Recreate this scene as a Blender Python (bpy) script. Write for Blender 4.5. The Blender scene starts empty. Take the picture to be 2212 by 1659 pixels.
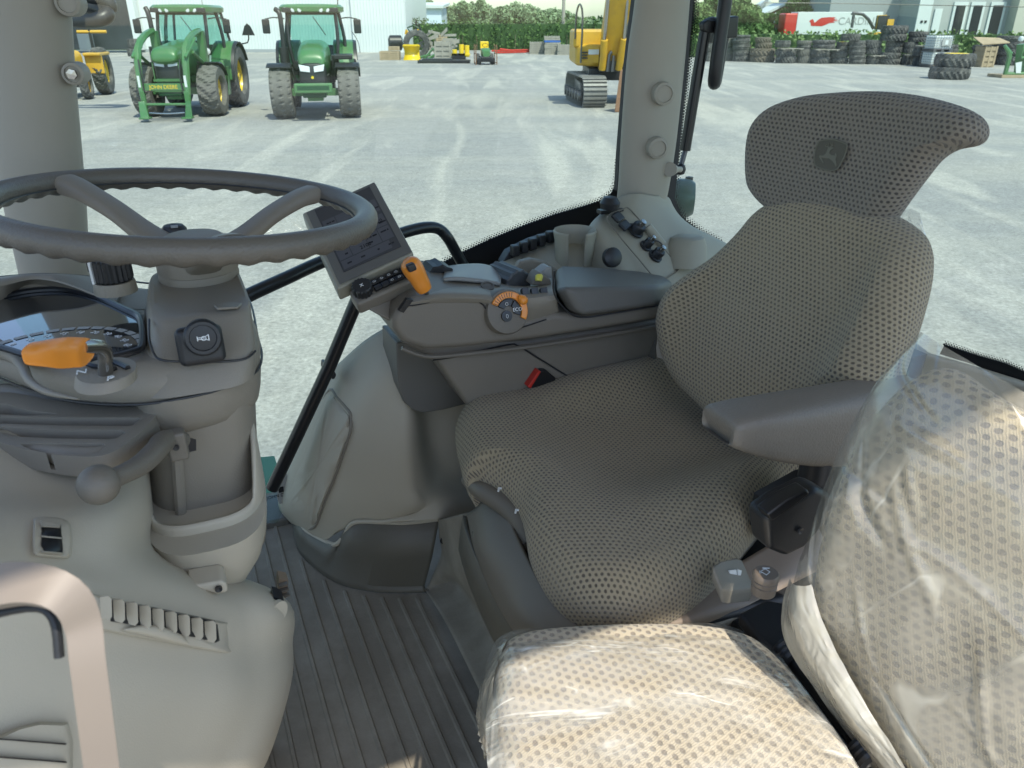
import bpy, bmesh, math, random
from mathutils import Vector, Matrix
random.seed(7)
SC = bpy.context.scene
# ---------------------------------------------------------------- camera, world, sun, exposure
FPX, YH, CAMZ, FLOORZ = 1662.0, 43.0, 2.42, 1.32      # focal in photo-view px, horizon row, heights in m
PITCH = math.atan((829.5-YH)/FPX); AZ = math.radians(-23.8)
cd = bpy.data.cameras.new('camera'); cam = bpy.data.objects.new('camera', cd); SC.collection.objects.link(cam)
cam.location = (0, 0, CAMZ); cam.rotation_euler = (math.pi/2-PITCH, 0, 0)
cd.sensor_width = 36; cd.lens = 36*FPX/2212; cd.clip_start = 0.02; cd.clip_end = 2000
cd.dof.use_dof = True; cd.dof.focus_distance = 1.35; cd.dof.aperture_fstop = 16
SC.camera = cam
SUN_EL, SUN_AZ = math.radians(58), math.radians(150)      # azimuth measured clockwise from +Y (view direction)
w = bpy.data.worlds.new('World'); SC.world = w; w.use_nodes = True
nt = w.node_tree; nt.nodes.clear()
sky = nt.nodes.new('ShaderNodeTexSky'); sky.sky_type = 'NISHITA'; sky.sun_disc = False
sky.sun_elevation = SUN_EL; sky.sun_rotation = SUN_AZ; sky.dust_density = 1.0; sky.air_density = 1.0; sky.ozone_density = 1.5
bg = nt.nodes.new('ShaderNodeBackground'); bg.inputs[1].default_value = 0.15
wo = nt.nodes.new('ShaderNodeOutputWorld'); nt.links.new(sky.outputs[0], bg.inputs[0]); nt.links.new(bg.outputs[0], wo.inputs[0])
sd = bpy.data.lights.new('sun', 'SUN'); sd.energy = 3.0; sd.angle = math.radians(0.6); sd.color = (1, .93, .82)
sun = bpy.data.objects.new('sun', sd); SC.collection.objects.link(sun)
sdir = Vector((math.sin(SUN_AZ)*math.cos(SUN_EL), math.cos(SUN_AZ)*math.cos(SUN_EL), math.sin(SUN_EL)))
sun.rotation_euler = sdir.to_track_quat('Z', 'Y').to_euler()
SC.view_settings.view_transform = 'Standard'; SC.view_settings.look = 'None'; SC.view_settings.gamma = 1
SC.view_settings.exposure = 0.97
SC.cycles.max_bounces = 10; SC.cycles.transparent_max_bounces = 24; SC.cycles.diffuse_bounces = 5
# ---------------------------------------------------------------- frames: world, cab (r = tractor's right, b = rearward, h above cab floor)
RV = Vector((math.sin(AZ), math.cos(AZ), 0)); BV = Vector((math.cos(AZ), -math.sin(AZ), 0)); UP = Vector((0, 0, 1))
CAM = Vector((0, 0, CAMZ)); ORG = Vector((0, 0, FLOORZ))
def C(r, b, h): return ORG+RV*r+BV*b+UP*h
def ray(px, py):
    x = (px-1106)/FPX; y = (829.5-py)/FPX
    return Vector((x, math.cos(PITCH)+y*math.sin(PITCH), y*math.cos(PITCH)-math.sin(PITCH)))
def V(px, py, r): q = ray(px, py); return CAM+q*(r/q.dot(RV))
def VB(px, py, b): q = ray(px, py); return CAM+q*(b/q.dot(BV))
def VH(px, py, h): q = ray(px, py); return CAM+q*((FLOORZ+h-CAMZ)/q.z)
def VD(px, py, d): return CAM+ray(px, py)*d
def VP(px, py, o, n): q = ray(px, py); return CAM+q*((o-CAM).dot(n)/q.dot(n))
def G(px, py, z=0.0): q = ray(px, py); return CAM+q*((z-CAMZ)/q.z)
def E(px, py, Y): q = ray(px, py); return CAM+q*(Y/q.y)
# ---------------------------------------------------------------- materials
def lin(c): return tuple(((v/255+.055)/1.055)**2.4 if v > 10 else v/255/12.92 for v in c)
def nodes(name):
    m = bpy.data.materials.new(name); m.use_nodes = True; t = m.node_tree
    return m, t, t.nodes['Principled BSDF']
def N(t, kind, **kw):
    n = t.nodes.new(kind)
    for k, v in kw.items():
        if k.startswith('i_'): n.inputs[int(k[2:]) if k[2:].isdigit() else k[2:].replace('_', ' ')].default_value = v
        else: setattr(n, k, v)
    return n
def mat(name, col, rough=.5, metal=0, var=.12, vs=8, bump=0, bs=400, coat=0, spec=None, dirt=None, dirtamt=.5, dscale=6):
    m, t, p = nodes(name)
    tc = N(t, 'ShaderNodeTexCoord')
    nz = N(t, 'ShaderNodeTexNoise', i_Scale=vs, i_Detail=5.0); t.links.new(tc.outputs['Object'], nz.inputs['Vector'])
    a = tuple(max(0, c*(1-var)) for c in col)+(1,); b = tuple(min(1, c*(1+var)) for c in col)+(1,)
    mx = N(t, 'ShaderNodeMix', data_type='RGBA'); mx.inputs[6].default_value = a; mx.inputs[7].default_value = b
    t.links.new(nz.outputs[0], mx.inputs[0]); out = mx.outputs[2]
    if dirt:
        n2 = N(t, 'ShaderNodeTexNoise', i_Scale=dscale, i_Detail=8.0, i_Roughness=.7); t.links.new(tc.outputs['Object'], n2.inputs['Vector'])
        mr = N(t, 'ShaderNodeMapRange', i_1=.45, i_2=.7, i_3=0.0, i_4=dirtamt); t.links.new(n2.outputs[0], mr.inputs[0])
        m2 = N(t, 'ShaderNodeMix', data_type='RGBA'); m2.inputs[7].default_value = tuple(dirt)+(1,)
        t.links.new(mr.outputs[0], m2.inputs[0]); t.links.new(out, m2.inputs[6]); out = m2.outputs[2]
    t.links.new(out, p.inputs['Base Color'])
    p.inputs['Roughness'].default_value = rough; p.inputs['Metallic'].default_value = metal
    if coat: p.inputs['Coat Weight'].default_value = coat
    if spec is not None: p.inputs['Specular IOR Level'].default_value = spec
    if bump:
        n3 = N(t, 'ShaderNodeTexNoise', i_Scale=bs, i_Detail=2.0); t.links.new(tc.outputs['Object'], n3.inputs['Vector'])
        bp = N(t, 'ShaderNodeBump', i_Strength=bump, i_Distance=.002); t.links.new(n3.outputs[0], bp.inputs['Height']); t.links.new(bp.outputs[0], p.inputs['Normal'])
    return m
def glassmat(name, tint, gloss=.06, milk=0):
    m, t, p = nodes(name); t.nodes.remove(p); o = t.nodes['Material Output']
    tr = N(t, 'ShaderNodeBsdfTransparent'); tr.inputs[0].default_value = tuple(tint)+(1,)
    gl = N(t, 'ShaderNodeBsdfGlossy', i_Roughness=.02); gl.inputs[0].default_value = (1, 1, 1, 1)
    lw = N(t, 'ShaderNodeLayerWeight', i_Blend=.5); pw = N(t, 'ShaderNodeMath', operation='POWER'); pw.inputs[1].default_value = 4.0; t.links.new(lw.outputs['Facing'], pw.inputs[0]); fr = N(t, 'ShaderNodeMath', operation='MULTIPLY_ADD'); fr.inputs[1].default_value = .5; fr.inputs[2].default_value = .025; t.links.new(pw.outputs[0], fr.inputs[0])
    mx = N(t, 'ShaderNodeMixShader'); t.links.new(fr.outputs[0], mx.inputs[0]); t.links.new(tr.outputs[0], mx.inputs[1]); t.links.new(gl.outputs[0], mx.inputs[2])
    tc = N(t, 'ShaderNodeTexCoord'); nz = N(t, 'ShaderNodeTexNoise', i_Scale=3.0, i_Detail=6.0); t.links.new(tc.outputs['Object'], nz.inputs[0])
    mr = N(t, 'ShaderNodeMapRange', i_1=.4, i_2=.8, i_3=0.0, i_4=.008+milk); t.links.new(nz.outputs[0], mr.inputs[0])
    df = N(t, 'ShaderNodeBsdfDiffuse'); df.inputs[0].default_value = (.7, .72, .7, 1)
    m2 = N(t, 'ShaderNodeMixShader'); t.links.new(mr.outputs[0], m2.inputs[0]); t.links.new(mx.outputs[0], m2.inputs[1]); t.links.new(df.outputs[0], m2.inputs[2])
    t.links.new(m2.outputs[0], o.inputs[0]); return m
def fabric(name, light, dark, sc=105., rot=0., amt=1.):
    # knitted cloth: rows of short dark stitches, each row offset by half, on a ribbed tan ground (UVs in metres)
    m, t, p = nodes(name); L = t.links.new
    uv = N(t, 'ShaderNodeUVMap'); mp = N(t, 'ShaderNodeMapping'); mp.inputs['Scale'].default_value = (sc, sc*1.25, 1); mp.inputs['Rotation'].default_value = (0, 0, rot)
    L(uv.outputs[0], mp.inputs[0])
    wn = N(t, 'ShaderNodeTexNoise', i_Scale=.9, i_Detail=3.0); L(mp.outputs[0], wn.inputs[0])
    ad = N(t, 'ShaderNodeMixRGB', blend_type='ADD', i_0=.42); L(mp.outputs[0], ad.inputs[1]); L(wn.outputs[1], ad.inputs[2])
    sp = N(t, 'ShaderNodeSeparateXYZ'); L(ad.outputs[0], sp.inputs[0])
    def M(op, a, b=None, c=None):
        n = N(t, 'ShaderNodeMath', operation=op)
        for i, v in enumerate((a, b, c)):
            if v is None: continue
            if isinstance(v, (int, float)): n.inputs[i].default_value = v
            else: L(v, n.inputs[i])
        return n.outputs[0]
    row = M('FLOOR', sp.outputs[1]); off = M('MULTIPLY', M('MODULO', row, 2.0), .5)
    fx = M('SUBTRACT', M('FRACT', M('ADD', sp.outputs[0], off)), .5); fy = M('SUBTRACT', M('FRACT', sp.outputs[1]), .5)
    dd = M('ADD', M('POWER', M('ABSOLUTE', M('MULTIPLY', fx, 3.5)), 2.2), M('POWER', M('ABSOLUTE', M('MULTIPLY', fy, 3.5)), 2.2))
    mr = N(t, 'ShaderNodeMapRange', i_1=.55, i_2=1.5, i_3=1.0, i_4=0.0); L(dd, mr.inputs[0])
    fib = N(t, 'ShaderNodeTexNoise', i_Scale=11.0, i_Detail=2.0); L(mp.outputs[0], fib.inputs[0])
    rib = M('SINE', M('MULTIPLY', M('ADD', sp.outputs[0], M('MULTIPLY', sp.outputs[1], .5)), 25.0))
    fm = N(t, 'ShaderNodeMix', data_type='RGBA'); fm.inputs[6].default_value = tuple(c*.72 for c in light)+(1,); fm.inputs[7].default_value = tuple(c*1.22 for c in light)+(1,)
    L(fib.outputs[0], fm.inputs[0])
    cm = N(t, 'ShaderNodeMix', data_type='RGBA'); cm.inputs[7].default_value = tuple(dark)+(1,); vn = N(t, 'ShaderNodeTexNoise', i_Scale=.12, i_Detail=4.0); L(mp.outputs[0], vn.inputs[0]); L(M('MULTIPLY', M('MULTIPLY', mr.outputs[0], amt), M('ADD', M('MULTIPLY', vn.outputs[0], .9), .42)), cm.inputs[0]); L(fm.outputs[2], cm.inputs[6])
    L(cm.outputs[2], p.inputs['Base Color']); p.inputs['Roughness'].default_value = .95; p.inputs['Specular IOR Level'].default_value = .15
    p.inputs['Sheen Weight'].default_value = .25
    hgt = M('ADD', M('SUBTRACT', M('MULTIPLY', rib, .12), M('MULTIPLY', mr.outputs[0], 1.0)), M('MULTIPLY', fib.outputs[0], .4))
    bp = N(t, 'ShaderNodeBump', i_Strength=.75, i_Distance=.0022); L(hgt, bp.inputs['Height']); L(bp.outputs[0], p.inputs['Normal'])
    return m
def film(name, tint, a0, a1, sc=22.):
    # thin crumpled polythene: mostly see-through, milky where it creases
    m, t, p = nodes(name); L = t.links.new; o = t.nodes['Material Output']; p.inputs['Base Color'].default_value = tuple(tint)+(1,)
    p.inputs['Roughness'].default_value = .22; p.inputs['Specular IOR Level'].default_value = .7
    tc = N(t, 'ShaderNodeTexCoord'); mp = N(t, 'ShaderNodeMapping'); mp.inputs['Scale'].default_value = (1, 2.2, 1); mp.inputs['Rotation'].default_value = (.3, .2, .7); L(tc.outputs['Object'], mp.inputs[0])
    n1 = N(t, 'ShaderNodeTexNoise', i_Scale=sc*.35, i_Detail=4.0, i_Distortion=1.5); L(mp.outputs[0], n1.inputs[0])
    v1 = N(t, 'ShaderNodeTexNoise', i_Scale=sc, i_Detail=6.0, i_Distortion=2.5); v1.noise_type = 'RIDGED_MULTIFRACTAL'; L(mp.outputs[0], v1.inputs[0])
    mr = N(t, 'ShaderNodeMapRange', i_1=.35, i_2=.7, i_3=a0, i_4=a1); L(n1.outputs[0], mr.inputs[0])
    n4 = N(t, 'ShaderNodeTexNoise', i_Scale=sc*.5, i_Detail=3.0, i_Distortion=1.2, i_Roughness=.45); mp4 = N(t, 'ShaderNodeMapping'); mp4.inputs['Scale'].default_value = (.55, 2.6, .8); mp4.inputs['Rotation'].default_value = (.2, .5, -.5); L(tc.outputs['Object'], mp4.inputs[0]); L(mp4.outputs[0], n4.inputs[0])
    ab = N(t, 'ShaderNodeMath', operation='SUBTRACT'); ab.inputs[1].default_value = .5; L(n4.outputs[0], ab.inputs[0]); ab2 = N(t, 'ShaderNodeMath', operation='ABSOLUTE'); L(ab.outputs[0], ab2.inputs[0])
    st4 = N(t, 'ShaderNodeMapRange', i_1=.0, i_2=.022, i_3=.55, i_4=0.0); L(ab2.outputs[0], st4.inputs[0])          # whitened folds, with crease highlights painted into the opacity
    gate = N(t, 'ShaderNodeMapRange', i_1=.48, i_2=.58, i_3=0.0, i_4=1.0); L(n1.outputs[0], gate.inputs[0]); gm = N(t, 'ShaderNodeMath', operation='MULTIPLY'); L(st4.outputs[0], gm.inputs[0]); L(gate.outputs[0], gm.inputs[1])
    am = N(t, 'ShaderNodeMath', operation='ADD', use_clamp=True); L(mr.outputs[0], am.inputs[0]); L(gm.outputs[0], am.inputs[1])
    tr = N(t, 'ShaderNodeBsdfTransparent'); mx = N(t, 'ShaderNodeMixShader'); L(am.outputs[0], mx.inputs[0]); L(tr.outputs[0], mx.inputs[1]); L(p.outputs[0], mx.inputs[2])
    gl = N(t, 'ShaderNodeBsdfGlossy', i_Roughness=.2); fr = N(t, 'ShaderNodeLayerWeight', i_Blend=.5); m2 = N(t, 'ShaderNodeMixShader')
    pw = N(t, 'ShaderNodeMath', operation='POWER'); pw.inputs[1].default_value = 3.0; L(fr.outputs['Facing'], pw.inputs[0]); ad = N(t, 'ShaderNodeMath', operation='MULTIPLY_ADD'); ad.inputs[1].default_value = .45; ad.inputs[2].default_value = .06; L(pw.outputs[0], ad.inputs[0])
    L(ad.outputs[0], m2.inputs[0]); L(mx.outputs[0], m2.inputs[1]); L(gl.outputs[0], m2.inputs[2])
    bp = N(t, 'ShaderNodeBump', i_Strength=.5, i_Distance=.004); L(v1.outputs[0], bp.inputs['Height'])
    for n in (p, gl): L(bp.outputs[0], n.inputs['Normal'])
    L(m2.outputs[0], o.inputs[0]); return m
K = {}
def mk(k, *a, **kw): K[k] = mat(k, *a, **kw)
mk('beige_plastic', (.43, .39, .305), .55, bump=.12, bs=700, var=.04, vs=3)
mk('taupe_plastic', (.225, .201, .160), .5, bump=.2, bs=650, var=.06, vs=4)
mk('dark_taupe', (.150, .133, .106), .5, bump=.2, bs=650, var=.06, vs=4)
mk('slate_plastic', (.125, .12, .106), .48, bump=.15, bs=700, var=.08, vs=5)
mk('silver_plastic', (.27, .27, .255), .4, bump=.08, var=.05)
mk('rim_vinyl', (.12, .108, .088), .42, bump=.35, bs=420, var=.08, vs=10)
mk('pad_vinyl', (.175, .155, .128), .45, bump=.45, bs=380, var=.06)
mk('pillar_plastic', (.305, .285, .235), .55, bump=.12, bs=700, var=.04)
mk('black_plastic', (.018, .019, .021), .42, bump=.1, var=.2)
mk('black_satin', (.012, .013, .015), .3, var=.2)
mk('rubber', (.03, .03, .032), .75, bump=.3, bs=60, var=.3, dirt=(.12, .115, .105), dirtamt=.5)
mk('rubber_seal', (.02, .02, .022), .6)
mk('orange', (.75, .26, .03), .32, var=.05, coat=.2)
mk('chrome', (.45, .44, .42), .25, 1, var=.1)
mk('steel_dark', (.12, .12, .125), .4, .7)
mk('white_mark', (.75, .77, .76), .5, var=.03)
mk('grey_mark', (.34, .35, .34), .5, var=.03)
mk('red', (.5, .03, .02), .4)
mk('yellow_switch', (.65, .6, .08), .4)
mk('floor_rubber', (.25, .222, .175), .85, spec=.12, bump=.25, bs=260, var=.15, vs=9, dirt=(.34, .31, .25), dirtamt=.8, dscale=9)
mk('kick_plastic', (.115, .106, .082), .5, bump=.15, var=.1, dirt=(.13, .12, .10), dirtamt=.4, dscale=5)
mk('handle_beige', (.22, .185, .152), .5, var=.04)
K['glass'] = glassmat('window_glass', (.87, .94, .91)); K['cabglass'] = glassmat('tractor_glass', (.55, .78, .72))
K['fabric'] = fabric('seat_cloth', (.365, .305, .20), (.108, .088, .066), 122, amt=.95)
K['fabric_head'] = fabric('headrest_cloth', (.25, .22, .172), (.075, .066, .058), 122)
K['fabric_buddy'] = fabric('passenger_cloth', (.52, .45, .33), (.18, .152, .125), 88, .25, .85)  # cushion cloth, lightened in colour for its sunlit look
K['fabric_buddy_back'] = fabric('passenger_back_cloth', (.37, .315, .205), (.085, .072, .062), 84, .2, 1.)  # same cloth darkened in colour to put the backrest in shade
K['film'] = film('polythene', (.82, .80, .72), .06, .5, 16)
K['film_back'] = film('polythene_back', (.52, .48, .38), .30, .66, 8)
K['film_clear'] = film('polythene_clear', (.7, .74, .74), .12, .4)
# ---------------------------------------------------------------- mesh helpers
class MB:
    def __init__(s): s.v = []; s.f = []; s.uv = {}
    def add(s, vs, fs, uv=None):
        k = len(s.v); s.v += [Vector(v) for v in vs]; s.f += [tuple(i+k for i in f) for f in fs]
        if uv:
            for i, u in enumerate(uv): s.uv[k+i] = u
        return s
    def box(s, c, hx, hy=None, hz=None):
        if hy is None: hx, hy, hz = Vector((hx[0], 0, 0)), Vector((0, hx[1], 0)), Vector((0, 0, hx[2]))
        c = Vector(c); vs = [c+hx*a+hy*b+hz*d for a in (-1, 1) for b in (-1, 1) for d in (-1, 1)]
        fs = [(0, 1, 3, 2), (4, 6, 7, 5), (0, 4, 5, 1), (2, 3, 7, 6), (0, 2, 6, 4), (1, 5, 7, 3)]
        if hx.cross(hy).dot(hz) < 0: fs = [f[::-1] for f in fs]
        return s.add(vs, fs)
    def prism(s, pts, vec):
        n = len(pts); vec = Vector(vec); pts = [Vector(p) for p in pts]; nn = Vector()
        for i in range(n): nn += pts[i].cross(pts[(i+1) % n])
        if nn.dot(vec) > 0: pts = pts[::-1]
        return s.add(pts+[p+vec for p in pts], [tuple(range(n)), tuple(range(2*n-1, n-1, -1))]+[(i, i+n, (i+1) % n+n, (i+1) % n) for i in range(n)])
    def rings(s, rs, cap=True, uv=None):
        n = len(rs[0]); k = len(s.v)
        for r in rs: s.v += [Vector(p) for p in r]
        for j in range(len(rs)-1):
            for i in range(n): s.f.append((k+j*n+i, k+j*n+(i+1) % n, k+(j+1)*n+(i+1) % n, k+(j+1)*n+i))
        if cap: s.f.append(tuple(k+i for i in range(n))[::-1]); s.f.append(tuple(k+(len(rs)-1)*n+i for i in range(n)))
        return s
    def tube(s, pts, rad, n=12, k=0, closed=False, flat=1., upv=None):
        pts = [Vector(p) for p in pts]
        if not hasattr(rad, '__len__'): rad = [rad]*len(pts)
        if k: pts, rad = smooth(pts, k, closed), [x[0] for x in smooth([Vector((r, 0, 0)) for r in rad], k, closed)]
        m = len(pts); rs = []; up = Vector(upv) if upv else None; hf = .5 if n == 4 else 0
        for i, p in enumerate(pts):
            a = pts[(i-1) % m] if (i or closed) else p; b = pts[(i+1) % m] if (i < m-1 or closed) else p
            d = (b-a).normalized()
            if up is None: up = d.orthogonal()
            x = (up-d*up.dot(d)).normalized(); 
            if not upv: up = x
            y = d.cross(x)
            rs.append([p+(x*math.cos((t+hf)*math.tau/n)*flat+y*math.sin((t+hf)*math.tau/n))*rad[i] for t in range(n)])
        if closed: rs.append(rs[0]); return s.rings(rs, False)
        return s.rings(rs)
    def lathe(s, prof, o, ax=UP, n=24, sx=None, cap=False):
        o = Vector(o); ax = Vector(ax).normalized(); x = (Vector(sx) if sx else ax.orthogonal()).normalized(); x = (x-ax*x.dot(ax)).normalized(); y = ax.cross(x)
        return s.rings([[o+ax*z+(x*math.cos(t*math.tau/n)+y*math.sin(t*math.tau/n))*max(r, 1e-5) for t in range(n)] for r, z in prof], cap)
    def grid(s, rows, uv=None):
        a, b, k = len(rows), len(rows[0]), len(s.v)
        for r in rows: s.v += r
        for j in range(a-1):
            for i in range(b-1): s.f.append((k+j*b+i, k+(j+1)*b+i, k+(j+1)*b+i+1, k+j*b+i+1))
        if uv:
            for j in range(a):
                for i in range(b): s.uv[k+j*b+i] = uv[j][i]
        return s
    def disc(s, o, n, r, seg=10):
        n = Vector(n).normalized(); x = n.orthogonal().normalized(); y = n.cross(x)
        return s.add([o+(x*math.cos(t*math.tau/seg)+y*math.sin(t*math.tau/seg))*r for t in range(seg)], [tuple(range(seg))])
def smooth(pts, k=4, closed=False):
    m = len(pts); out = []
    for i in range(m if closed else m-1):
        P = [pts[(i+d) % m] if closed else pts[min(max(i+d, 0), m-1)] for d in (-1, 0, 1, 2)]
        for j in range(k):
            t = j/k; out.append(.5*((2*P[1])+(P[2]-P[0])*t+(2*P[0]-5*P[1]+4*P[2]-P[3])*t*t+(3*P[1]-P[0]-3*P[2]+P[3])*t**3))
    if not closed: out.append(pts[-1].copy())
    return out
def patch(rows, k=5):
    rs = [smooth(r, k) for r in rows]; cols = [smooth([r[i] for r in rs], k) for i in range(len(rs[0]))]
    return [[cols[i][j] for i in range(len(cols))] for j in range(len(cols[0]))]
ROOTW = {}
def resample(c, n):
    L = [0]
    for a, b_ in zip(c, c[1:]): L.append(L[-1]+(b_-a).length)
    out = []; j = 0
    for i in range(n):
        t = L[-1]*i/(n-1)
        while j < len(c)-2 and L[j+1] < t: j += 1
        out.append(c[j].lerp(c[j+1], min(1, (t-L[j])/max(1e-9, L[j+1]-L[j]))))
    return out
def root(o):
    while o.parent: o = o.parent
    return o
def tag(o, label=None, cat=None, group=None, kind=None):
    for k, v in (('label', label), ('category', cat), ('group', group), ('kind', kind)):
        if v: o[k] = v
    return o
def thing(name, label, cat, loc=(0, 0, 0), rz=0, group=None, world=False):
    o = bpy.data.objects.new(name, None); SC.collection.objects.link(o); o.location = loc; o.rotation_euler = (0, 0, rz); o.empty_display_size = .1
    if world: ROOTW[o.name] = Vector(loc)
    return tag(o, label, cat, group)
def obj(name, mb, m, parent=None, label=None, cat=None, group=None, kind=None, bev=0, seg=2, sub=0, solid=0, soff=-1, flat=False, ang=38, local=False):
    off = Vector()
    if parent is not None: off = ROOTW.get(root(parent).name, Vector())
    elif not local and mb.v:
        n = len(mb.v); off = Vector((sum(v.x for v in mb.v)/n, sum(v.y for v in mb.v)/n, min(v.z for v in mb.v)))
    me = bpy.data.meshes.new(name); me.from_pydata([tuple(v-off) for v in mb.v], [], mb.f)
    if mb.uv:
        l = me.uv_layers.new(name='UVMap')
        for lp in me.loops: l.data[lp.index].uv = mb.uv.get(lp.vertex_index, (0, 0))
    bm = bmesh.new(); bm.from_mesh(me); bmesh.ops.recalc_face_normals(bm, faces=bm.faces); bm.to_mesh(me); bm.free()
    me.materials.append(K[m] if isinstance(m, str) else m)
    o = bpy.data.objects.new(name, me); SC.collection.objects.link(o)
    if parent is not None: o.parent = parent
    else: o.location = off
    if not flat:
        me.shade_smooth()
        me.set_sharp_from_angle(angle=math.radians(ang))
    if solid: q = o.modifiers.new('s', 'SOLIDIFY'); q.thickness = solid; q.offset = soff
    if sub: q = o.modifiers.new('u', 'SUBSURF'); q.levels = q.render_levels = sub
    if bev:
        q = o.modifiers.new('b', 'BEVEL'); q.width = bev; q.segments = seg; q.limit_method = 'ANGLE'; q.angle_limit = math.radians(35)
        if not flat: me.set_sharp_from_angle(angle=math.radians(180)); w_ = o.modifiers.new('n', 'WEIGHTED_NORMAL'); w_.keep_sharp = False
    return tag(o, label, cat, group, kind)
def copy_tree(o, parent=None):
    c = o.copy(); SC.collection.objects.link(c); c.parent = parent
    for ch in list(o.children): copy_tree(ch, c)
    return c
def text(body, c, ux, uy, size, m, parent, name='lettering', ext=.0003, sx=1.):
    cu = bpy.data.curves.new('t', 'FONT'); cu.body = body; cu.size = size; cu.align_x = 'CENTER'; cu.align_y = 'CENTER'; cu.extrude = ext
    o = bpy.data.objects.new('t', cu); SC.collection.objects.link(o); dg = bpy.context.evaluated_depsgraph_get(); dg.update()
    me = o.evaluated_get(dg).to_mesh(); ux = Vector(ux).normalized(); uy = Vector(uy).normalized(); n = ux.cross(uy)
    b = MB(); b.add([Vector(c)+ux*v.co.x*sx+uy*v.co.y+n*v.co.z for v in me.vertices], [tuple(f.vertices) for f in me.polygons])
    o.evaluated_get(dg).to_mesh_clear(); bpy.data.objects.remove(o)
    return obj(name, b, m, parent, flat=True)
def boolcut(o, cutters):
    for c in cutters:
        me = bpy.data.meshes.new('c'); me.from_pydata([tuple(v-o.location) if o.parent is None else tuple(v-ROOTW.get(root(o).name, Vector())) for v in c.v], [], c.f)
        co = bpy.data.objects.new('c', me); SC.collection.objects.link(co); co.location = o.location; co.parent = o.parent
        q = o.modifiers.new('x', 'BOOLEAN'); q.object = co; q.operation = 'DIFFERENCE'; q.solver = 'EXACT'
        bpy.context.view_layer.update(); dg = bpy.context.evaluated_depsgraph_get()
        nm = bpy.data.meshes.new_from_object(o.evaluated_get(dg)); o.modifiers.clear(); o.data = nm; bpy.data.objects.remove(co)
    return o
def cushion(b, pts, n, top=None, er=.03, drop=.08, inc=.0, rings=9, k=4, rot=0, uvo=None, ed=10, c=None, flatback=True):
    # padded slab: outline pts (3-D, smoothed), n = outward face normal, top(u,v)->height; rounded rim of radius er, sides of depth drop
    pts = smooth([Vector(p) for p in pts], k, True); n = Vector(n).normalized(); m = len(pts)
    c = Vector(c) if c is not None else sum(pts, Vector())/m
    ux = (UP.cross(n)).normalized() if abs(n.z) < .9 else (RV-n*RV.dot(n)).normalized(); uy = n.cross(ux)
    P = [((p-c).dot(ux), (p-c).dot(uy)) for p in pts]; top = top or (lambda x, y: 0)
    levels = []
    for j in range(rings+1): levels.append((j/rings*.999+.001, 0, None))
    R = []; U = []
    for s_, _, _ in levels:
        ring = []; uvr = []
        for (x, y) in P:
            L = math.hypot(x, y); f = max(0, 1-er/max(L, 1e-6)); a, d = x*f*s_, y*f*s_
            ring.append(c+ux*a+uy*d+n*top(a, d)); uvr.append((a, d))
        R.append(ring); U.append(uvr)
    for j in range(1, ed+1):
        th = j/ed*math.pi/2; ring = []; uvr = []
        for (x, y) in P:
            L = math.hypot(x, y); f = max(0, 1-er*(1-math.sin(th))/max(L, 1e-6)); f0 = max(0, 1-er/max(L, 1e-6)); a, d = x*f, y*f
            ring.append(c+ux*a+uy*d+n*(top(x*f0, y*f0)-er*(1-math.cos(th)))); g = f0+er*th/max(L, 1e-6); uvr.append((x*g, y*g))
        R.append(ring); U.append(uvr)
    for j in range(1, 5):
        q = j/4; ring = []; uvr = []
        for (x, y) in P:
            L = math.hypot(x, y); f = 1-inc*q*q/max(L, 1e-6); f0 = max(0, 1-er/max(L, 1e-6))
            ring.append(c+ux*x*f+uy*y*f+n*((top(x*f0, y*f0)-er)*(1-q)-q*(drop))); g = f0+(er*1.57+(drop+top(x*f0, y*f0)-er)*q)/max(L, 1e-6); uvr.append((x*g, y*g))
        R.append(ring); U.append(uvr)
    k0 = len(b.v); m_ = m
    b.rings(R, False); b.f.append(tuple(k0+i for i in range(m_))[::-1] if False else tuple(k0+i for i in range(m_))); b.f.append(tuple(k0+(len(R)-1)*m_+i for i in range(m_)))
    i = k0
    for uvr in U:
        for u in uvr: b.uv[i] = u; i += 1
    return (c, ux, uy, n)
def ringstack(b, lv, n=32, ex=2.6, zf=None, cap=True):
    # lv: (x_left, x_right, y, r_near, r_depth[, ex]) per level, seen from the camera; superellipse rings lying level
    rs = []
    for L in lv:
        xl, xr, y, rn, rr = L[:5]; e = L[5] if len(L) > 5 else ex
        p = V((xl+xr)/2, y, rn)+RV*rr; q = ray((xl+xr)/2, y); hw = (V(xr, y, rn+rr*.6)-V(xl, y, rn+rr*.6)).length/2
        side = BV; ring = []
        for t in range(n):
            a = t*math.tau/n; ca, sa = math.cos(a), math.sin(a)
            ring.append((UP*(zf(ca, sa, L) if zf else 0))+p+side*math.copysign(abs(ca)**(2/e), ca)*hw+RV*math.copysign(abs(sa)**(2/e), sa)*rr)
        rs.append(ring)
    return b.rings(rs, cap)
# ================================================================ CAB SHELL
def pts(fn, seq, d=None): return [fn(*(p if d is None else (*p, d))) for p in seq]
def VR(seq, r): return [V(x, y, r) for x, y in seq]
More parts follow.
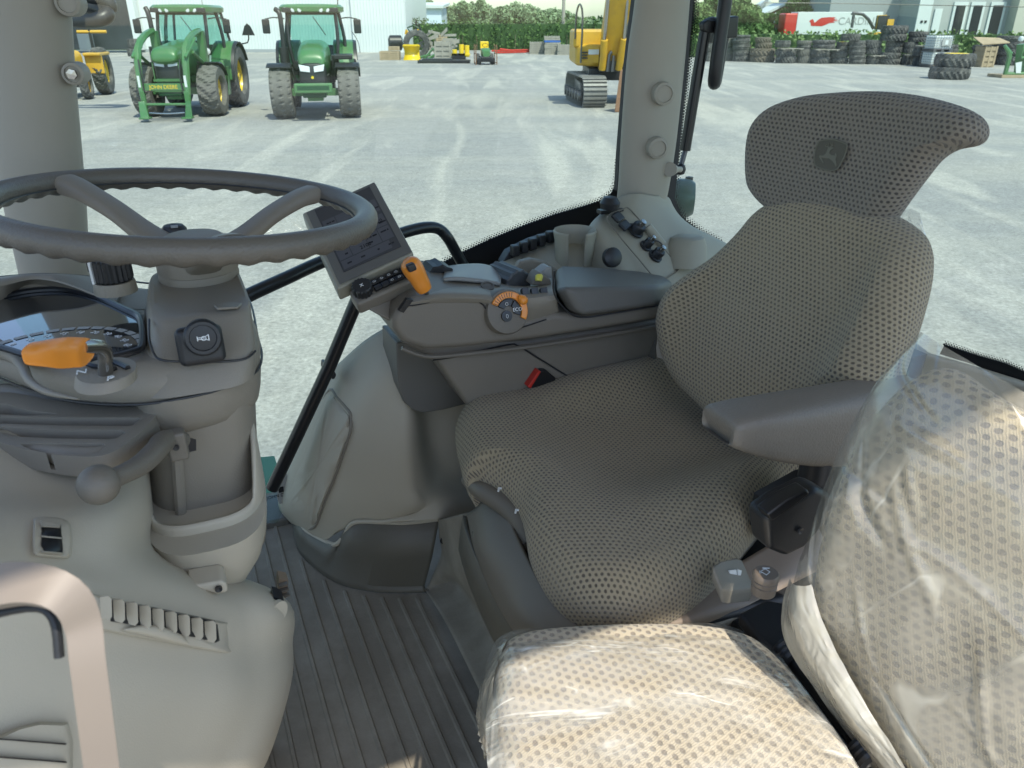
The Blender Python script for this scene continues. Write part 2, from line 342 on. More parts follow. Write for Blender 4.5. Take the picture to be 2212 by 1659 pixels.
# floor mat with moulded ribs
b = MB(); b.box(C(.9, .35, -.035), RV*.88, BV*.85, UP*.035)
ends = [(-.12, .95, 1.75), (-.087, .6, 1.75)]
def fh(px, py): q = VH(px, py, 0)-ORG; return q.dot(RV), q.dot(BV)
arch = [fh(*p) for p in [(639, 1127), (640, 1150), (643, 1170), (653, 1192), (678, 1217), (713, 1244), (753, 1262), (803, 1272), (853, 1275), (918, 1274)]]
def archr(bb):
    for (r0, b0), (r1, b1) in zip(arch, arch[1:]):
        if b0 <= bb <= b1: return r0+(r1-r0)*(bb-b0)/(b1-b0)
    return 1.7 if bb < arch[0][1] else arch[-1][0]
for i in range(-6, 17):
    bb = i*.0335-.006; r1 = archr(bb+.01)-(.025 if bb > .1 else 0)
    if bb > arch[-1][1]-.005: continue
    x0, x1 = .15, min(r1, 1.72); c = C((x0+x1)/2, bb, .002)
    b.prism([C(x0, bb-.0045, 0), C(x0, bb-.0025, .004), C(x0, bb+.0025, .004), C(x0, bb+.0045, 0)], RV*(x1-x0))
obj('floor', b, 'floor_rubber', kind='structure')
# everything fixed to the shell hangs under one empty
cab = thing('tractor_cab', 'grey-beige tractor cab interior shell with pillars, curved wheel-arch trim and glass all round', 'tractor cab', C(.9, .4, 0), world=True)
# kick panel (vertical curved lower trim)
top = [(640, 1127), (655, 1140), (673, 1153), (708, 1172), (725, 1176), (740, 1162), (753, 1139), (773, 1127), (828, 1128), (878, 1129), (950, 1121)]
A = smooth([C(r, q, 0) for r, q in arch], 5)
def base_r(px):  # r of the wall above screen column px
    best = min(A, key=lambda p: abs(proj(p)[0]-px)); return (best-ORG).dot(RV)
def proj(p):
    d = p-CAM; zc = d.y*math.cos(PITCH)-d.z*math.sin(PITCH); yc = d.y*math.sin(PITCH)+d.z*math.cos(PITCH)
    return 1106+FPX*d.x/zc, 829.5-FPX*yc/zc
T = smooth([V(x, y, base_r(x)) for x, y in top], 6); n = 61
T = resample(T, n); B0 = resample(A, n)
rows = [[B0[i]+RV*-.012+UP*.001 for i in range(n)], [B0[i]+UP*.012 for i in range(n)], [B0[i].lerp(T[i], .5) for i in range(n)], [t+RV*.004 for t in T]]
obj('kick_panel', MB().grid(rows), 'kick_plastic', cab, solid=.006, soff=1)
# wheel-arch trim
rows = [[(700, 800, 1.60), (712, 808, 1.5), (790, 740, 1.42), (850, 706, 1.38), (893, 705, 1.38), (912, 700, 1.44), (1000, 690, 1.44), (1080, 690, 1.45)],
        [(668, 885, 1.66), (686, 880, 1.50), (780, 830, 1.36), (850, 805, 1.31), (888, 805, 1.31), (908, 800, 1.40), (1000, 800, 1.40), (1080, 800, 1.41)],
        [(640, 965, 1.68), (655, 962, 1.52), (745, 930, 1.36), (848, 920, 1.29), (890, 915, 1.29), (915, 905, 1.39), (1000, 910, 1.38), (1080, 930, 1.38)],
        [(618, 1045, 1.70), (630, 1040, 1.54), (720, 1040, 1.38), (860, 1040, 1.28), (905, 1045, 1.28), (945, 1020, 1.335), (1000, 1025, 1.33), (1080, 1040, 1.33)],
        [(606, 1092, 1.70), (620, 1095, 1.55), (690, 1100, 1.41), (860, 1100, 1.28), (920, 1090, 1.27), (960, 1080, 1.27), (1010, 1085, 1.27), (1080, 1090, 1.28)],
        [(632, 1132, 1.70), (641, 1130, 1.56), (690, 1168, 1.44), (752, 1141, 1.36), (850, 1129, 1.28), (948, 1122, 1.25), (1010, 1112, 1.25), (1080, 1105, 1.26)]]
AG = patch([pts(V, r) for r in rows], 7)
obj('wheel_arch_trim', MB().grid(AG), 'beige_plastic', cab, solid=.006, soff=1)
ap = [(713, 842), (728, 857), (753, 887), (758, 904), (755, 937), (728, 1017), (703, 1079), (685, 1129), (675, 1141), (663, 1142), (645, 1132), (623, 1110), (614, 1090), (619, 1067), (640, 1012), (664, 945), (692, 880)]
_SG = {}
def surf_r(g, x, y):
    if id(g) not in _SG: _SG[id(g)] = [(*proj(p), (p-ORG).dot(RV)) for row in g for p in row]
    near = sorted(((a-x)**2+(c-y)**2+1, r) for a, c, r in _SG[id(g)] if abs(a-x) < 45 and abs(c-y) < 45)[:7]
    if not near: near = sorted(((a-x)**2+(c-y)**2+1, r) for a, c, r in _SG[id(g)])[:3]
    w_ = [1/d for d, r in near]; return sum(a*r for a, (d, r) in zip(w_, near))/sum(w_)
def decal(lst, g, z, m, nm, par, k=3, fall=.5, lvl=(.05, .5, .85, .94, 1.)):
    # moulded insert that follows a panel: outline in view px, standing z metres proud of surface g
    P = [(p.x, p.y) for p in (smooth([Vector((a, c, 0)) for a, c in lst], k, True) if k else [Vector((a, c, 0)) for a, c in lst])]
    cx, cy = sum(p[0] for p in P)/len(P), sum(p[1] for p in P)/len(P); rs = []
    for s_ in lvl:
        zz = z*(1 if s_ < .9 else (.75 if s_ < 1 else 0)); rs.append([V(cx+(x-cx)*s_, cy+(y-cy)*s_, surf_r(g, cx+(x-cx)*s_, cy+(y-cy)*s_)-zz) for x, y in P])
    rs.append([p+RV*.012 for p in rs[-1]])
    return obj(nm, MB().rings(rs), m, par, ang=50)
def rr(x, y):
    return surf_r(AG, x, y)
def rr_old(x, y):
    lr = lambda a, b_, t: a+(b_-a)*max(0, min(1, t)); xl = 700-(y-850)*.34
    return lr(1.49, 1.375, (x-xl)/95.)
decal(ap, AG, .020, 'beige_plastic', 'access_panel', cab)
b = MB(); gr = [V(x, y, rr(x, y)-.011) for x, y in ap]; b.tube(gr, .0035, n=8, k=3, closed=True); obj('panel_seam', b, 'taupe_plastic', cab)
b = MB(); ins = [(856, 740), (858, 800), (862, 840), (875, 872), (895, 888), (915, 893), (960, 886), (1015, 872), (1080, 850), (1080, 740)]
P = [V(x, y, 1.262+.0*y) for x, y in ins]; b.prism(P, RV*.10); obj('trim_insert', b, 'slate_plastic', cab, bev=.004)
obj('trim_edge', MB().tube(smooth([V(x, y, 1.27) for x, y in [(950, 1124), (878, 1132), (828, 1131), (773, 1130), (753, 1142), (740, 1165), (725, 1180), (708, 1176), (673, 1157), (650, 1140)]], 4), .005, n=8) if 0 else MB().tube(T, .005, n=8), 'beige_plastic', cab)
# lower sill below the side glass, far side, and outer bodywork
b = MB(); b.prism([C(1.62, -.45, -.25), C(1.62, -.45, .02), C(1.62, .13, .02), C(1.62, .13, -.25)], RV*.12); obj('door_sill', b, 'slate_plastic', cab, bev=.006)
# --- pillars
def pillar(name, lv, m='pillar_plastic'):
    rs = []
    for xl, xr, y, r in lv:
        a, c_ = V(xl, y, r), V(xr, y, r); mid = (a+c_)/2; hw = (c_-a).length/2
        rs.append([mid+BV*math.cos(t*math.tau/28)*hw+RV*(-math.sin(t*math.tau/28)*(.045 if math.sin(t*math.tau/28) > 0 else .02)+.01) for t in range(28)])
    rr_ = [list(x) for x in zip(*[smooth([r[i] for r in rs], 4) for i in range(28)])]
    return obj(name, MB().rings(rr_), m, cab)
pr = pillar('rear_pillar', [(1386, 1500, -120, 1.50), (1378, 1490, 0, 1.5), (1360, 1480, 130, 1.5), (1347, 1462, 300, 1.5), (1342, 1448, 390, 1.5), (1338, 1440, 432, 1.5)])
pf = pillar('front_pillar', [(-90, 140, -150, 1.42), (-60, 153, 0, 1.42), (-35, 163, 160, 1.42), (-20, 178, 330, 1.42), (5, 188, 450, 1.42), (37, 196, 590, 1.42), (60, 215, 700, 1.42)])
def boss(p, par, r=.021, bolt=False, face=None):
    face = (face or (-RV*1.0-BV*.25)).normalized()
    o = obj('boss', MB().lathe([(r*1.05, -.03), (r*1.05, -.006), (r, 0), (r*.75, .002), (r*.72, -.001), (.0001, -.001)], p, face, 24), 'pillar_plastic', par)
    if bolt: obj('bolt', MB().lathe([(.0075, 0), (.0075, .006), (.0001, .0065)], p, face, 6), 'chrome', o, flat=True)
    return o
boss(V(1436, 203, 1.445), pr, .0225); boss(V(1423, 321, 1.445), pr, .022)
boss(V(157, 160, 1.385), pf, .0155, True); boss(V(145, 6, 1.385), pf, .0175)
b = MB(); b.tube([V(1447, 366, 1.46), V(1462, 366, 1.5), V(1469, 366, 1.52)], [.016, .007, .007], k=2); obj('ball_stud', b, 'pillar_plastic', pr)
# pillar seal strips and side window
obj('window_seal', MB().prism(VR([(1372, -60), (1388, -60), (1380, 0), (1362, 160), (1349, 300), (1346, 400), (1333, 412), (1338, 330), (1352, 160), (1371, 0)], 1.53), RV*.015), 'rubber_seal', cab)
obj('window_seal', MB().prism(VR([(1490, -60), (1503, -60), (1498, 0), (1487, 130), (1470, 300), (1457, 430), (1480, 490), (1534, 530), (1500, 545), (1440, 500), (1444, 420), (1462, 300), (1478, 130), (1488, 0)], 1.53), RV*.012), 'rubber_seal', cab)
RW = 1.60
b = MB(); b.prism([V(-120, -120, RW), V(1400, -120, RW), V(1370, 120, RW), V(1350, 420, RW), V(1340, 640, RW), V(860, 760, RW), V(715, 850, RW), V(600, 1130, RW), V(420, 1130, RW), V(-120, 700, RW)], RV*.005)
obj('side_window', b, 'glass', cab, flat=True)
def frit(name, edge, lower, r, par, fn=V, step=6.2, rowsn=3, size=2.6, nd=1):
    b = MB(); E_ = [fn(x, y, r) for x, y in edge]; b.prism(E_+[fn(x, y, r) for x, y in lower], RV*.004 if fn is V else BV*.004); obj('glass_border', b, 'black_satin', par)
    b = MB(); L = []; 
    for (x0, y0), (x1, y1) in zip(edge, edge[1:]):
        d = math.hypot(x1-x0, y1-y0); m = max(1, round(d/step)); tx, ty = (x1-x0)/d, (y1-y0)/d; nx, ny = ty*nd, -tx*nd
        for i in range(m):
            for j in range(rowsn):
                q = (i+(j % 2)*.5)*step; L.append((x0+tx*q+nx*(1+j*step*.62), y0+ty*q+ny*(1+j*step*.62), size*(1-.27*j)))
    for x, y, s in L: p = fn(x, y, r); b.disc(p-(RV if fn is V else BV)*.001, RV if fn is V else BV, s/FPX*(p-CAM).length, 6)
    obj('glass_dots', b, 'black_satin', par, flat=True)
frit('f', [(930, 590), (960, 566), (1000, 545), (1060, 517), (1130, 488), (1200, 463), (1260, 446), (1300, 433), (1322, 417), (1332, 395), (1338, 340)], [(1350, 340), (1350, 700), (930, 700)], 1.59, cab)
frit('f', [(1505, -60), (1500, 0), (1490, 110), (1476, 240), (1462, 370), (1455, 425), (1475, 470), (1515, 500), (1560, 525)], [(1560, 545), (1500, 520), (1450, 480), (1440, 425), (1450, 370), (1463, 240), (1480, 110), (1490, 0), (1492, -60)], 1.59, cab, nd=1)
# rear side quarter glass + rear window beyond the seats
b = MB(); b.prism([C(1.60, 1.06, .45), C(1.60, 1.06, 1.7), C(1.60, 1.5, 1.7), C(1.60, 1.5, .45)], RV*.005); obj('quarter_window', b, 'glass', cab, flat=True)
b = MB(); b.prism([C(.05, 1.5, .42), C(.05, 1.5, 1.7), C(1.60, 1.5, 1.7), C(1.60, 1.5, .42)], BV*.005); obj('rear_window', b, 'glass', cab, flat=True)
frit('f', [(1958, 648), (1975, 655), (1984, 672), (1980, 700), (1972, 745)], [(1930, 760), (1900, 640)], 1.49, cab, fn=VB)
frit('f', [(2040, 745), (2110, 768), (2170, 785), (2230, 812), (2330, 850)], [(2330, 880), (2212, 835), (2110, 790), (2030, 765)], 1.49, cab, fn=VB)
b = MB(); b.prism([VB(x, y, 1.46) for x, y in [(1890, 668), (1925, 715), (1990, 765), (2110, 800), (2230, 838), (2500, 930), (2500, 1500), (1500, 1500), (1500, 800), (1700, 690)]], BV*.03)
obj('rear_wall_trim', b, 'beige_plastic', cab, bev=.008)
# roof: unseen headliner slab, left edge run past the door to set the sun line
b = MB(); b.box(C(.775, .45, 1.69), RV*.925, BV*1.15, UP*.07); obj('roof', b, 'beige_plastic', cab, bev=.03)
b = MB(); b.box(C(.9, 1.12, .12), RV*.78, BV*.03, UP*.28); obj('rear_bulkhead', b, 'dark_taupe', cab)
# wiring plug at foot of the front pillar
b = MB(); b.tube([V(205, 560, 1.3), V(222, 575, 1.3), V(232, 600, 1.3)], [.012, .014, .01], k=3); b.box(V(220, 570, 1.29), RV*.008, BV*.02, UP*.008); obj('wiring_plug', b, 'black_plastic', cab)
# green bodywork and sticker seen low through the glass
b = MB(); b.prism(VR([(560, 1085), (622, 1078), (616, 1110), (575, 1128), (540, 1135)], 1.85), RV*.25); K['green_paint'] = mat('green_paint', (.015, .17, .04), .35, coat=.5); obj('outer_step', b, 'green_paint', cab)
b = MB(); b.prism(VR([(598, 1075), (602, 1050), (612, 1022), (618, 1016), (621, 1030), (621, 1070), (612, 1085), (604, 1090)], 1.57), RV*.001); st = obj('window_sticker', b, 'grey_mark', cab, flat=True)
b = MB(); b.prism(VR([(600, 1053), (612, 1051), (613, 1062), (603, 1065)], 1.568), RV*.001); obj('sticker_badge', b, 'black_satin', st, flat=True)
text('JOHN DEERE', V(606, 1070, 1.567), -BV*-1, UP, .011, 'black_satin', st, 'sticker_lettering')

# black grab rails on the far side
rail = thing('grab_rail', 'black tubular grab rail bent behind the steering column along the far side glass', 'grab rail', V(700, 570, 1.35), world=True)
obj('rail_tube', MB().tube([V(505, 655, 1.22), V(545, 634, 1.24), (V(620, 600, 1.28)), V(695, 566, 1.33), V(800, 528, 1.38), V(880, 500, 1.42), V(925, 491, 1.44), V(950, 496, 1.45), V(968, 515, 1.45), V(985, 545, 1.46), V(1005, 580, 1.46)], .0115, k=4), 'black_satin', rail)
rail2 = thing('door_brace_tube', 'straight black tube slanting down in front of the wheel-arch trim', 'brace tube', V(590, 1045, 1.42), world=True)
obj('tube', MB().tube([V(775, 640, 1.40), V(710, 795, 1.42), V(640, 945, 1.44), (V(588, 1055, 1.46))], .0135), 'black_satin', rail2)
b = MB(); b.prism(VR([(700, 785), (716, 790), (728, 812), (722, 822), (708, 815), (698, 800)], 1.42), RV*.03); obj('bracket', b, 'black_plastic', rail2, bev=.004)

# rear quarter hardware
st_ = thing('gas_strut', 'black gas strut beside the beige rear pillar', 'gas strut', V(1469, 366, 1.55), world=True)
obj('cylinder', MB().tube([V(1480, 325, 1.56), V(1522, 70, 1.56)], .0125), 'black_satin', st_)
obj('rod', MB().tube([V(1470, 362, 1.555), V(1482, 320, 1.56)], .006), 'steel_dark', st_)
obj('ball_socket', MB().lathe([(0, -.014), (.01, -.01), (.013, 0), (.01, .01), (0, .014)], V(1470, 366, 1.55), UP, 14), 'black_plastic', st_)
obj('end_fitting', MB().tube([V(1521, 75, 1.56), V(1529, 52, 1.56), V(1545, 50, 1.56)], [.010, .014, .012], k=2), 'black_plastic', st_)
wh = thing('window_handle', 'black bent window handle with square latch block at the top of the rear side glass', 'window handle', V(1543, 180, 1.53), world=True)
obj('grip', MB().tube([V(1573, -60, 1.53), V(1567, 0, 1.53), V(1557, 70, 1.53), V(1546, 150, 1.53), V(1543, 178, 1.54), V(1546, 170, 1.56), V(1556, 110, 1.57), V(1568, 40, 1.57)], .015, k=4), 'black_plastic', wh)
b = MB(); b.prism(VR([(1550, 38), (1597, 34), (1594, 82), (1560, 84), (1550, 95)], 1.55), RV*.04); obj('latch_block', b, 'black_satin', wh, bev=.004)
b = MB(); b.prism(VR([(1520, 50), (1530, 42), (1558, 44), (1556, 70), (1530, 72), (1521, 66)], 1.545), RV*.02); obj('latch_arm', b, 'black_plastic', wh, bev=.004)
wl = thing('work_light', 'round dark work light outside the rear glass beside the cone trim', 'lamp', V(1478, 430, 1.85), world=True)
obj('housing', MB().lathe([(.0001, -.05), (.04, -.045), (.055, -.01), (.055, .02), (.045, .035), (.0001, .04)], V(1472, 428, 1.85), BV*.8-RV*.5, 28), K.setdefault('lampgreen', mat('lamp_housing', (.05, .085, .075), .35)), wl)
obj('knob', MB().lathe([(.0001, .0), (.011, 0), (.011, .03), (.0001, .032)], V(1487, 405, 1.85), UP, 12), 'black_plastic', wl)
obj('lamp_bracket', MB().box(V(1470, 470, 1.87), RV*.01, BV*.012, UP*.05), 'black_plastic', wl)
# near door handle, out of focus at lower left
hd = thing('door_grab_handle', 'blurred pinkish beige grab handle close to the camera at lower left', 'grab handle', VD(190, 1500, .33), world=True)
obj('bar', MB().tube([VD(-150, 1292, .33), VD(-40, 1272, .33), VD(60, 1262, .33), VD(140, 1285, .33), VD(178, 1345, .335), VD(190, 1430, .335), VD(207, 1560, .34), VD(228, 1720, .35), VD(240, 1800, .35)], [.0135, .013, .012, .011, .010, .0097, .0097, .0097, .0097], k=5, n=4, upv=ray(200, 1400)), 'handle_beige', hd, bev=.004, seg=4)
obj('inner_gasket', MB().tube([VD(-100, 1350, .345), VD(60, 1312, .345), VD(115, 1335, .345), VD(128, 1420, .345)], .0022, k=4), 'black_plastic', hd)
# ================================================================ REAR SIDE CONSOLE (cup holder, sockets)
_V, _VD = V, VD
def V(x, y, r): return _V(x, y, r+max(0, 1.5-r)*.25)
rc = thing('side_console', 'beige-grey rear side console with sloped outlet panel flaring up to the pillar', 'console', C(1.4, .9, .5), world=True)
rows = [[(1262, 520, 1.44), (1281, 484, 1.42), (1310, 455, 1.45), (1340, 428, 1.46), (1375, 420, 1.445), (1410, 424, 1.45), (1440, 428, 1.5), (1460, 470, 1.55), (1500, 500, 1.57)],
        [(1262, 545, 1.40), (1288, 500, 1.375), (1318, 478, 1.40), (1345, 460, 1.41), (1380, 452, 1.41), (1420, 455, 1.43), (1450, 462, 1.46), (1490, 490, 1.5), (1540, 520, 1.52)],
        [(1283, 590, 1.34), (1312, 545, 1.315), (1345, 530, 1.32), (1375, 520, 1.33), (1410, 515, 1.34), (1450, 515, 1.36), (1485, 515, 1.38), (1530, 520, 1.42), (1580, 540, 1.45)],
        [(1320, 660, 1.27), (1345, 610, 1.245), (1380, 600, 1.25), (1405, 590, 1.255), (1440, 580, 1.27), (1480, 575, 1.29), (1520, 580, 1.32), (1570, 600, 1.36), (1620, 620, 1.38)],
        [(1360, 740, 1.2), (1390, 700, 1.17), (1420, 690, 1.17), (1450, 680, 1.18), (1490, 670, 1.2), (1530, 660, 1.22), (1570, 670, 1.25), (1620, 690, 1.3), (1680, 720, 1.32)]]
obj('outlet_slope', MB().grid(patch([pts(V, r) for r in rows], 6)), K.setdefault('mid_beige', mat('mid_beige', (.30, .285, .225), .5, bump=.12, bs=700, var=.04)), rc, solid=.005, soff=1)
rows = [[(945, 640, 1.52), (1050, 585, 1.50), (1130, 548, 1.5), (1200, 515, 1.5), (1270, 500, 1.48), (1300, 500, 1.46)],
        [(960, 660, 1.46), (1060, 610, 1.43), (1140, 575, 1.43), (1210, 550, 1.42), (1280, 540, 1.40), (1315, 545, 1.38)],
        [(980, 700, 1.40), (1080, 640, 1.36), (1160, 610, 1.35), (1240, 600, 1.33), (1310, 600, 1.31), (1345, 600, 1.28)],
        [(1000, 760, 1.34), (1100, 720, 1.30), (1180, 690, 1.28), (1260, 690, 1.25), (1330, 680, 1.23), (1380, 680, 1.2)]]
obj('tray', MB().grid(patch([pts(V, r) for r in rows], 6)), 'mid_beige', rc, solid=.005, soff=1)
b = MB(); b.prism(VR([(1100, 618), (1112, 585), (1125, 566), (1150, 560), (1180, 566), (1220, 592), (1200, 600), (1130, 625)], 1.325), RV*.02); obj('tray_recess', b, 'taupe_plastic', rc, bev=.004)
# outlet panel seam and sockets
pn = (V(1418, 552, 1.305)-V(1338, 467, 1.40)).cross(V(1500, 530, 1.39)-V(1338, 467, 1.40)).normalized()
if pn.dot(CAM-V(1400, 540, 1.3)) < 0: pn = -pn
pu = (V(1418, 552, 1.305)-V(1338, 467, 1.40)).normalized(); pw = pn.cross(pu)
def rs_(x, y): return 1.42-(y-440)/160*.17+(x-1340-(y-440)*.75)*.0003
obj('panel_seam', MB().tube([V(x, y, rs_(x, y)-.012) for x, y in [(1312, 468), (1345, 452), (1362, 453), (1410, 510), (1455, 562), (1466, 578), (1455, 592), (1420, 603), (1380, 560), (1330, 500)]], .0014, n=6, k=3, closed=True), 'dark_taupe', rc)
for (x, y) in [(1335, 469), (1350, 487)]:
    b = MB(); b.box(V(x, y, rs_(x, y)-.016), pu*.011, pw*.016, pn*.004); obj('socket_cover', b, 'black_plastic', rc, bev=.003)
for (x, y, r) in [(1374, 497, .0145), (1396, 530, .010), (1417, 552, .012)]:
    o = obj('socket', MB().lathe([(r*1.35, -.004), (r*1.35, 0), (r*1.05, .001), (r, .004), (r, .014), (r*.85, .017), (.0001, .017)], V(x, y, rs_(x, y)-.015), pn, 22), 'black_plastic', rc)
    if r < .017: obj('socket_pin', MB().lathe([(r*.45, .0), (r*.45, .028), (.0001, .029)], V(x, y, rs_(x, y)-.015), pn, 12), 'chrome', o)
obj('socket_tether', MB().tube([V(1400, 528, 1.30), V(1415, 520, 1.3), V(1430, 528, 1.3), V(1425, 545, 1.29)], .0015, n=6, k=4), 'black_plastic', rc)
obj('recessed_slot', MB().tube([V(1398, 490, 1.345), V(1430, 530, 1.315)], .011, n=10), 'mid_beige', rc)
b = MB(); ringstack(b, [(1461, 1545, 580, 1.24, .04, 2), (1464, 1543, 540, 1.27, .037, 2), (1474, 1534, 520, 1.285, .03, 2), (1490, 1520, 513, 1.30, .014, 2)]); obj('speaker_dome', b, 'mid_beige', rc)
b = MB(); b.box(V(1318, 455, 1.42), RV*.01, BV*.028, UP*.004); b.lathe([(.0001, 0), (.02, 0), (.022, .012), (.014, .024), (.0001, .026)], V(1317, 450, 1.40), UP, 18); b.tube([V(1320, 440, 1.4), V(1330, 428, 1.4)], .002, n=6); obj('mounting_stud', b, 'black_plastic', rc)
obj('round_plug', MB().lathe([(.0001, -.006), (.02, -.006), (.02, .006), (.016, .009), (.0001, .009)], V(1322, 556, 1.255), -RV*.8+UP*.3, 20), 'black_plastic', rc)
dv = thing('latch_strip', 'black ribbed latch strip lying against the dark lower edge of the side glass', 'latch strip', V(1150, 545, 1.48), world=True)
b = MB(); b.prism(VR([(1085, 570), (1100, 545), (1150, 520), (1215, 500), (1235, 505), (1210, 530), (1150, 552), (1100, 585)], 1.49), RV*.03)
for i in range(6): b.box(V(1112+i*19, 541-i*7.5, 1.475), RV*.01, BV*.008, UP*.012)
obj('strip', b, 'black_plastic', dv, bev=.003)
ch = thing('cup_holder', 'open-fronted round beige cup holder behind the armrest console', 'cup holder', V(1255, 590, 1.36), world=True)
cc = V(1262, 508, 1.335)+RV*.040; b = MB(); rs = []
ang = [math.radians(a) for a in range(-88, 231, 8)]      # gap faces the driver/camera side
for rad, z in [(.042, -.10), (.046, -.09), (.050, -.02), (.053, -.006), (.0535, 0), (.051, .003), (.0485, 0), (.0475, -.02), (.045, -.09), (.040, -.10)]:
    rs.append([cc+(BV*math.cos(a)+RV*math.sin(a))*rad*.86+UP*z for a in ang])
b.grid([list(r) for r in rs]); obj('cup_wall', b, 'mid_beige', ch, solid=.001)
obj('cup_base', MB().lathe([(.0001, -.10), (.039, -.10), (.039, -.094), (.0001, -.094)], cc, UP, 24), 'mid_beige', ch)

# ================================================================ RIGHT-HAND ARMREST CONSOLE
def V(x, y, r): return _V(x, y, r*1.07)
def VD(x, y, d): return _VD(x, y, d*1.07)
ac = thing('armrest_console', 'dark taupe armrest console with orange throttle dial beyond the operator seat', 'console', C(1.15, .5, .35), world=True)
b = MB(); b.prism(VR([(862, 738), (900, 758), (940, 774), (965, 812), (1010, 878), (1060, 915), (1300, 880), (1382, 838), (1420, 760), (1430, 690), (1130, 735)], 1.085), RV*.17); obj('lower_shell', b, K.setdefault('shell', mat('shell', (.18, .16, .13), .5, bump=.2, bs=650, var=.06)), ac, bev=.02, seg=4)
b = MB(); b.prism(VR([(851, 712), (850, 690), (860, 668), (878, 652), (905, 640), (960, 637), (1048, 640), (1075, 668), (1110, 694), (1150, 690), (1200, 676), (1260, 682), (1350, 668), (1433, 655), (1428, 690), (1300, 712), (1150, 735), (1000, 752), (920, 757), (870, 740)], 1.05), RV*.23); obj('side_shell', b, 'shell', ac, bev=.012, seg=4)
obj('shell_groove', MB().tube(VR([(868, 752), (920, 770), (1000, 765), (1150, 748), (1300, 725), (1425, 704)], 1.068), .004, n=8, k=3), 'dark_taupe', ac)
obj('lower_seam', MB().tube(VR([(935, 778), (985, 770), (1095, 745), (1120, 748), (1165, 775), (1225, 812)], 1.083), .0016, n=6, k=4), 'black_plastic', ac)
obj('upper_seam', MB().tube(VR([(870, 655), (890, 660), (960, 648), (1035, 652), (1060, 690), (1085, 708), (1110, 712), (1180, 690)], 1.048), .0013, n=6, k=4), 'black_plastic', ac)
# sculpted deck
rows = [[(935, 600, 1.26), (975, 582, 1.27), (1025, 578, 1.27), (1060, 588, 1.26), (1100, 608, 1.24), (1140, 614, 1.23), (1192, 578, 1.25)],
        [(928, 612, 1.20), (975, 600, 1.19), (1030, 597, 1.19), (1065, 606, 1.19), (1100, 618, 1.18), (1145, 620, 1.18), (1194, 600, 1.18)],
        [(905, 632, 1.12), (960, 622, 1.11), (1030, 622, 1.11), (1070, 626, 1.11), (1110, 628, 1.11), (1150, 626, 1.11), (1196, 620, 1.11)],
        [(878, 654, 1.055), (950, 640, 1.05), (1042, 642, 1.05), (1072, 648, 1.05), (1120, 648, 1.05), (1160, 645, 1.05), (1200, 640, 1.05)],
        [(875, 665, 1.06), (950, 655, 1.06), (1042, 656, 1.06), (1072, 670, 1.06), (1120, 700, 1.06), (1160, 690, 1.06), (1205, 672, 1.06)]]
obj('control_deck', MB().grid(patch([pts(V, r) for r in rows], 5)), 'taupe_plastic', ac, solid=.004, soff=1)
b = MB(); b.grid(patch([pts(V, r) for r in [[(963, 582, 1.215), (1000, 577, 1.215), (1045, 577, 1.215), (1083, 590, 1.21)], [(960, 596, 1.17), (1000, 592, 1.17), (1042, 592, 1.17), (1080, 606, 1.17)], [(958, 609, 1.125), (985, 607, 1.12), (1035, 612, 1.12), (1080, 618, 1.12)]]], 4)); obj('silver_cover', b, 'silver_plastic', ac, solid=.006, soff=1)
# armrest pad
A1 = [V(*p) for p in [(1216, 573, 1.22), (1300, 577, 1.22), (1381, 585, 1.22), (1431, 595, 1.2), (1452, 608, 1.15)]]
A2 = [V(*p) for p in [(1223, 622, 1.04), (1290, 621, 1.04), (1356, 619, 1.04), (1410, 616, 1.045), (1438, 614, 1.07)]]
A3 = [V(*p) for p in [(1262, 683, 1.028), (1300, 678, 1.028), (1360, 669, 1.028), (1410, 661, 1.03), (1434, 656, 1.05)]]
A4 = [a-UP*.06 for a in A1]
fr = [V(1198, 583, 1.23), V(1197, 624, 1.05), V(1206, 646, 1.045), V(1232, 673, 1.04)]
f0 = [V(1199, 584, 1.215), V(1197, 625, 1.065), V(1230, 673, 1.045)]; f0.append(f0[0]-UP*.05)
b = MB(); b.rings([f0]+[[A1[i], A2[i], A3[i], A4[i]] for i in range(5)], True)
o = obj('armrest_pad', b, 'slate_plastic', ac, bev=.010, seg=4)
obj('pad_seam', MB().tube([V(x, y, 1.038) for x, y in [(1197, 585), (1195, 622), (1204, 648), (1229, 675), (1255, 685), (1300, 681), (1433, 658)]], .0015, n=6, k=4), 'black_plastic', ac)
# ribbed finger wheels
def ribwheel(c, ax, R_, wd, par, nm='ribbed_wheel', m='black_plastic', k=18):
    b = MB(); ax = Vector(ax).normalized(); x = ax.orthogonal().normalized(); y = ax.cross(x); rs = []
    for z in (-wd/2, -wd/2+.002, wd/2-.002, wd/2):
        e = R_*(.9 if abs(z) > wd/2-.001 else 1); rs.append([c+ax*z+(x*math.cos(t)+y*math.sin(t))*(e-(R_*.09 if i % 2 else 0)) for i, t in ((i, i*math.pi/k) for i in range(2*k))])
    b.rings(rs); return obj(nm, b, m, par, flat=True)
ribwheel(V(943, 600, 1.20), RV, .031, .05, ac, k=10); ribwheel(V(1096, 606, 1.19), RV*1-BV*.2, .030, .075, ac, k=13, m=K.setdefault('worn', mat('worn_rubber', (.07, .075, .078), .45, var=.4, vs=60)))
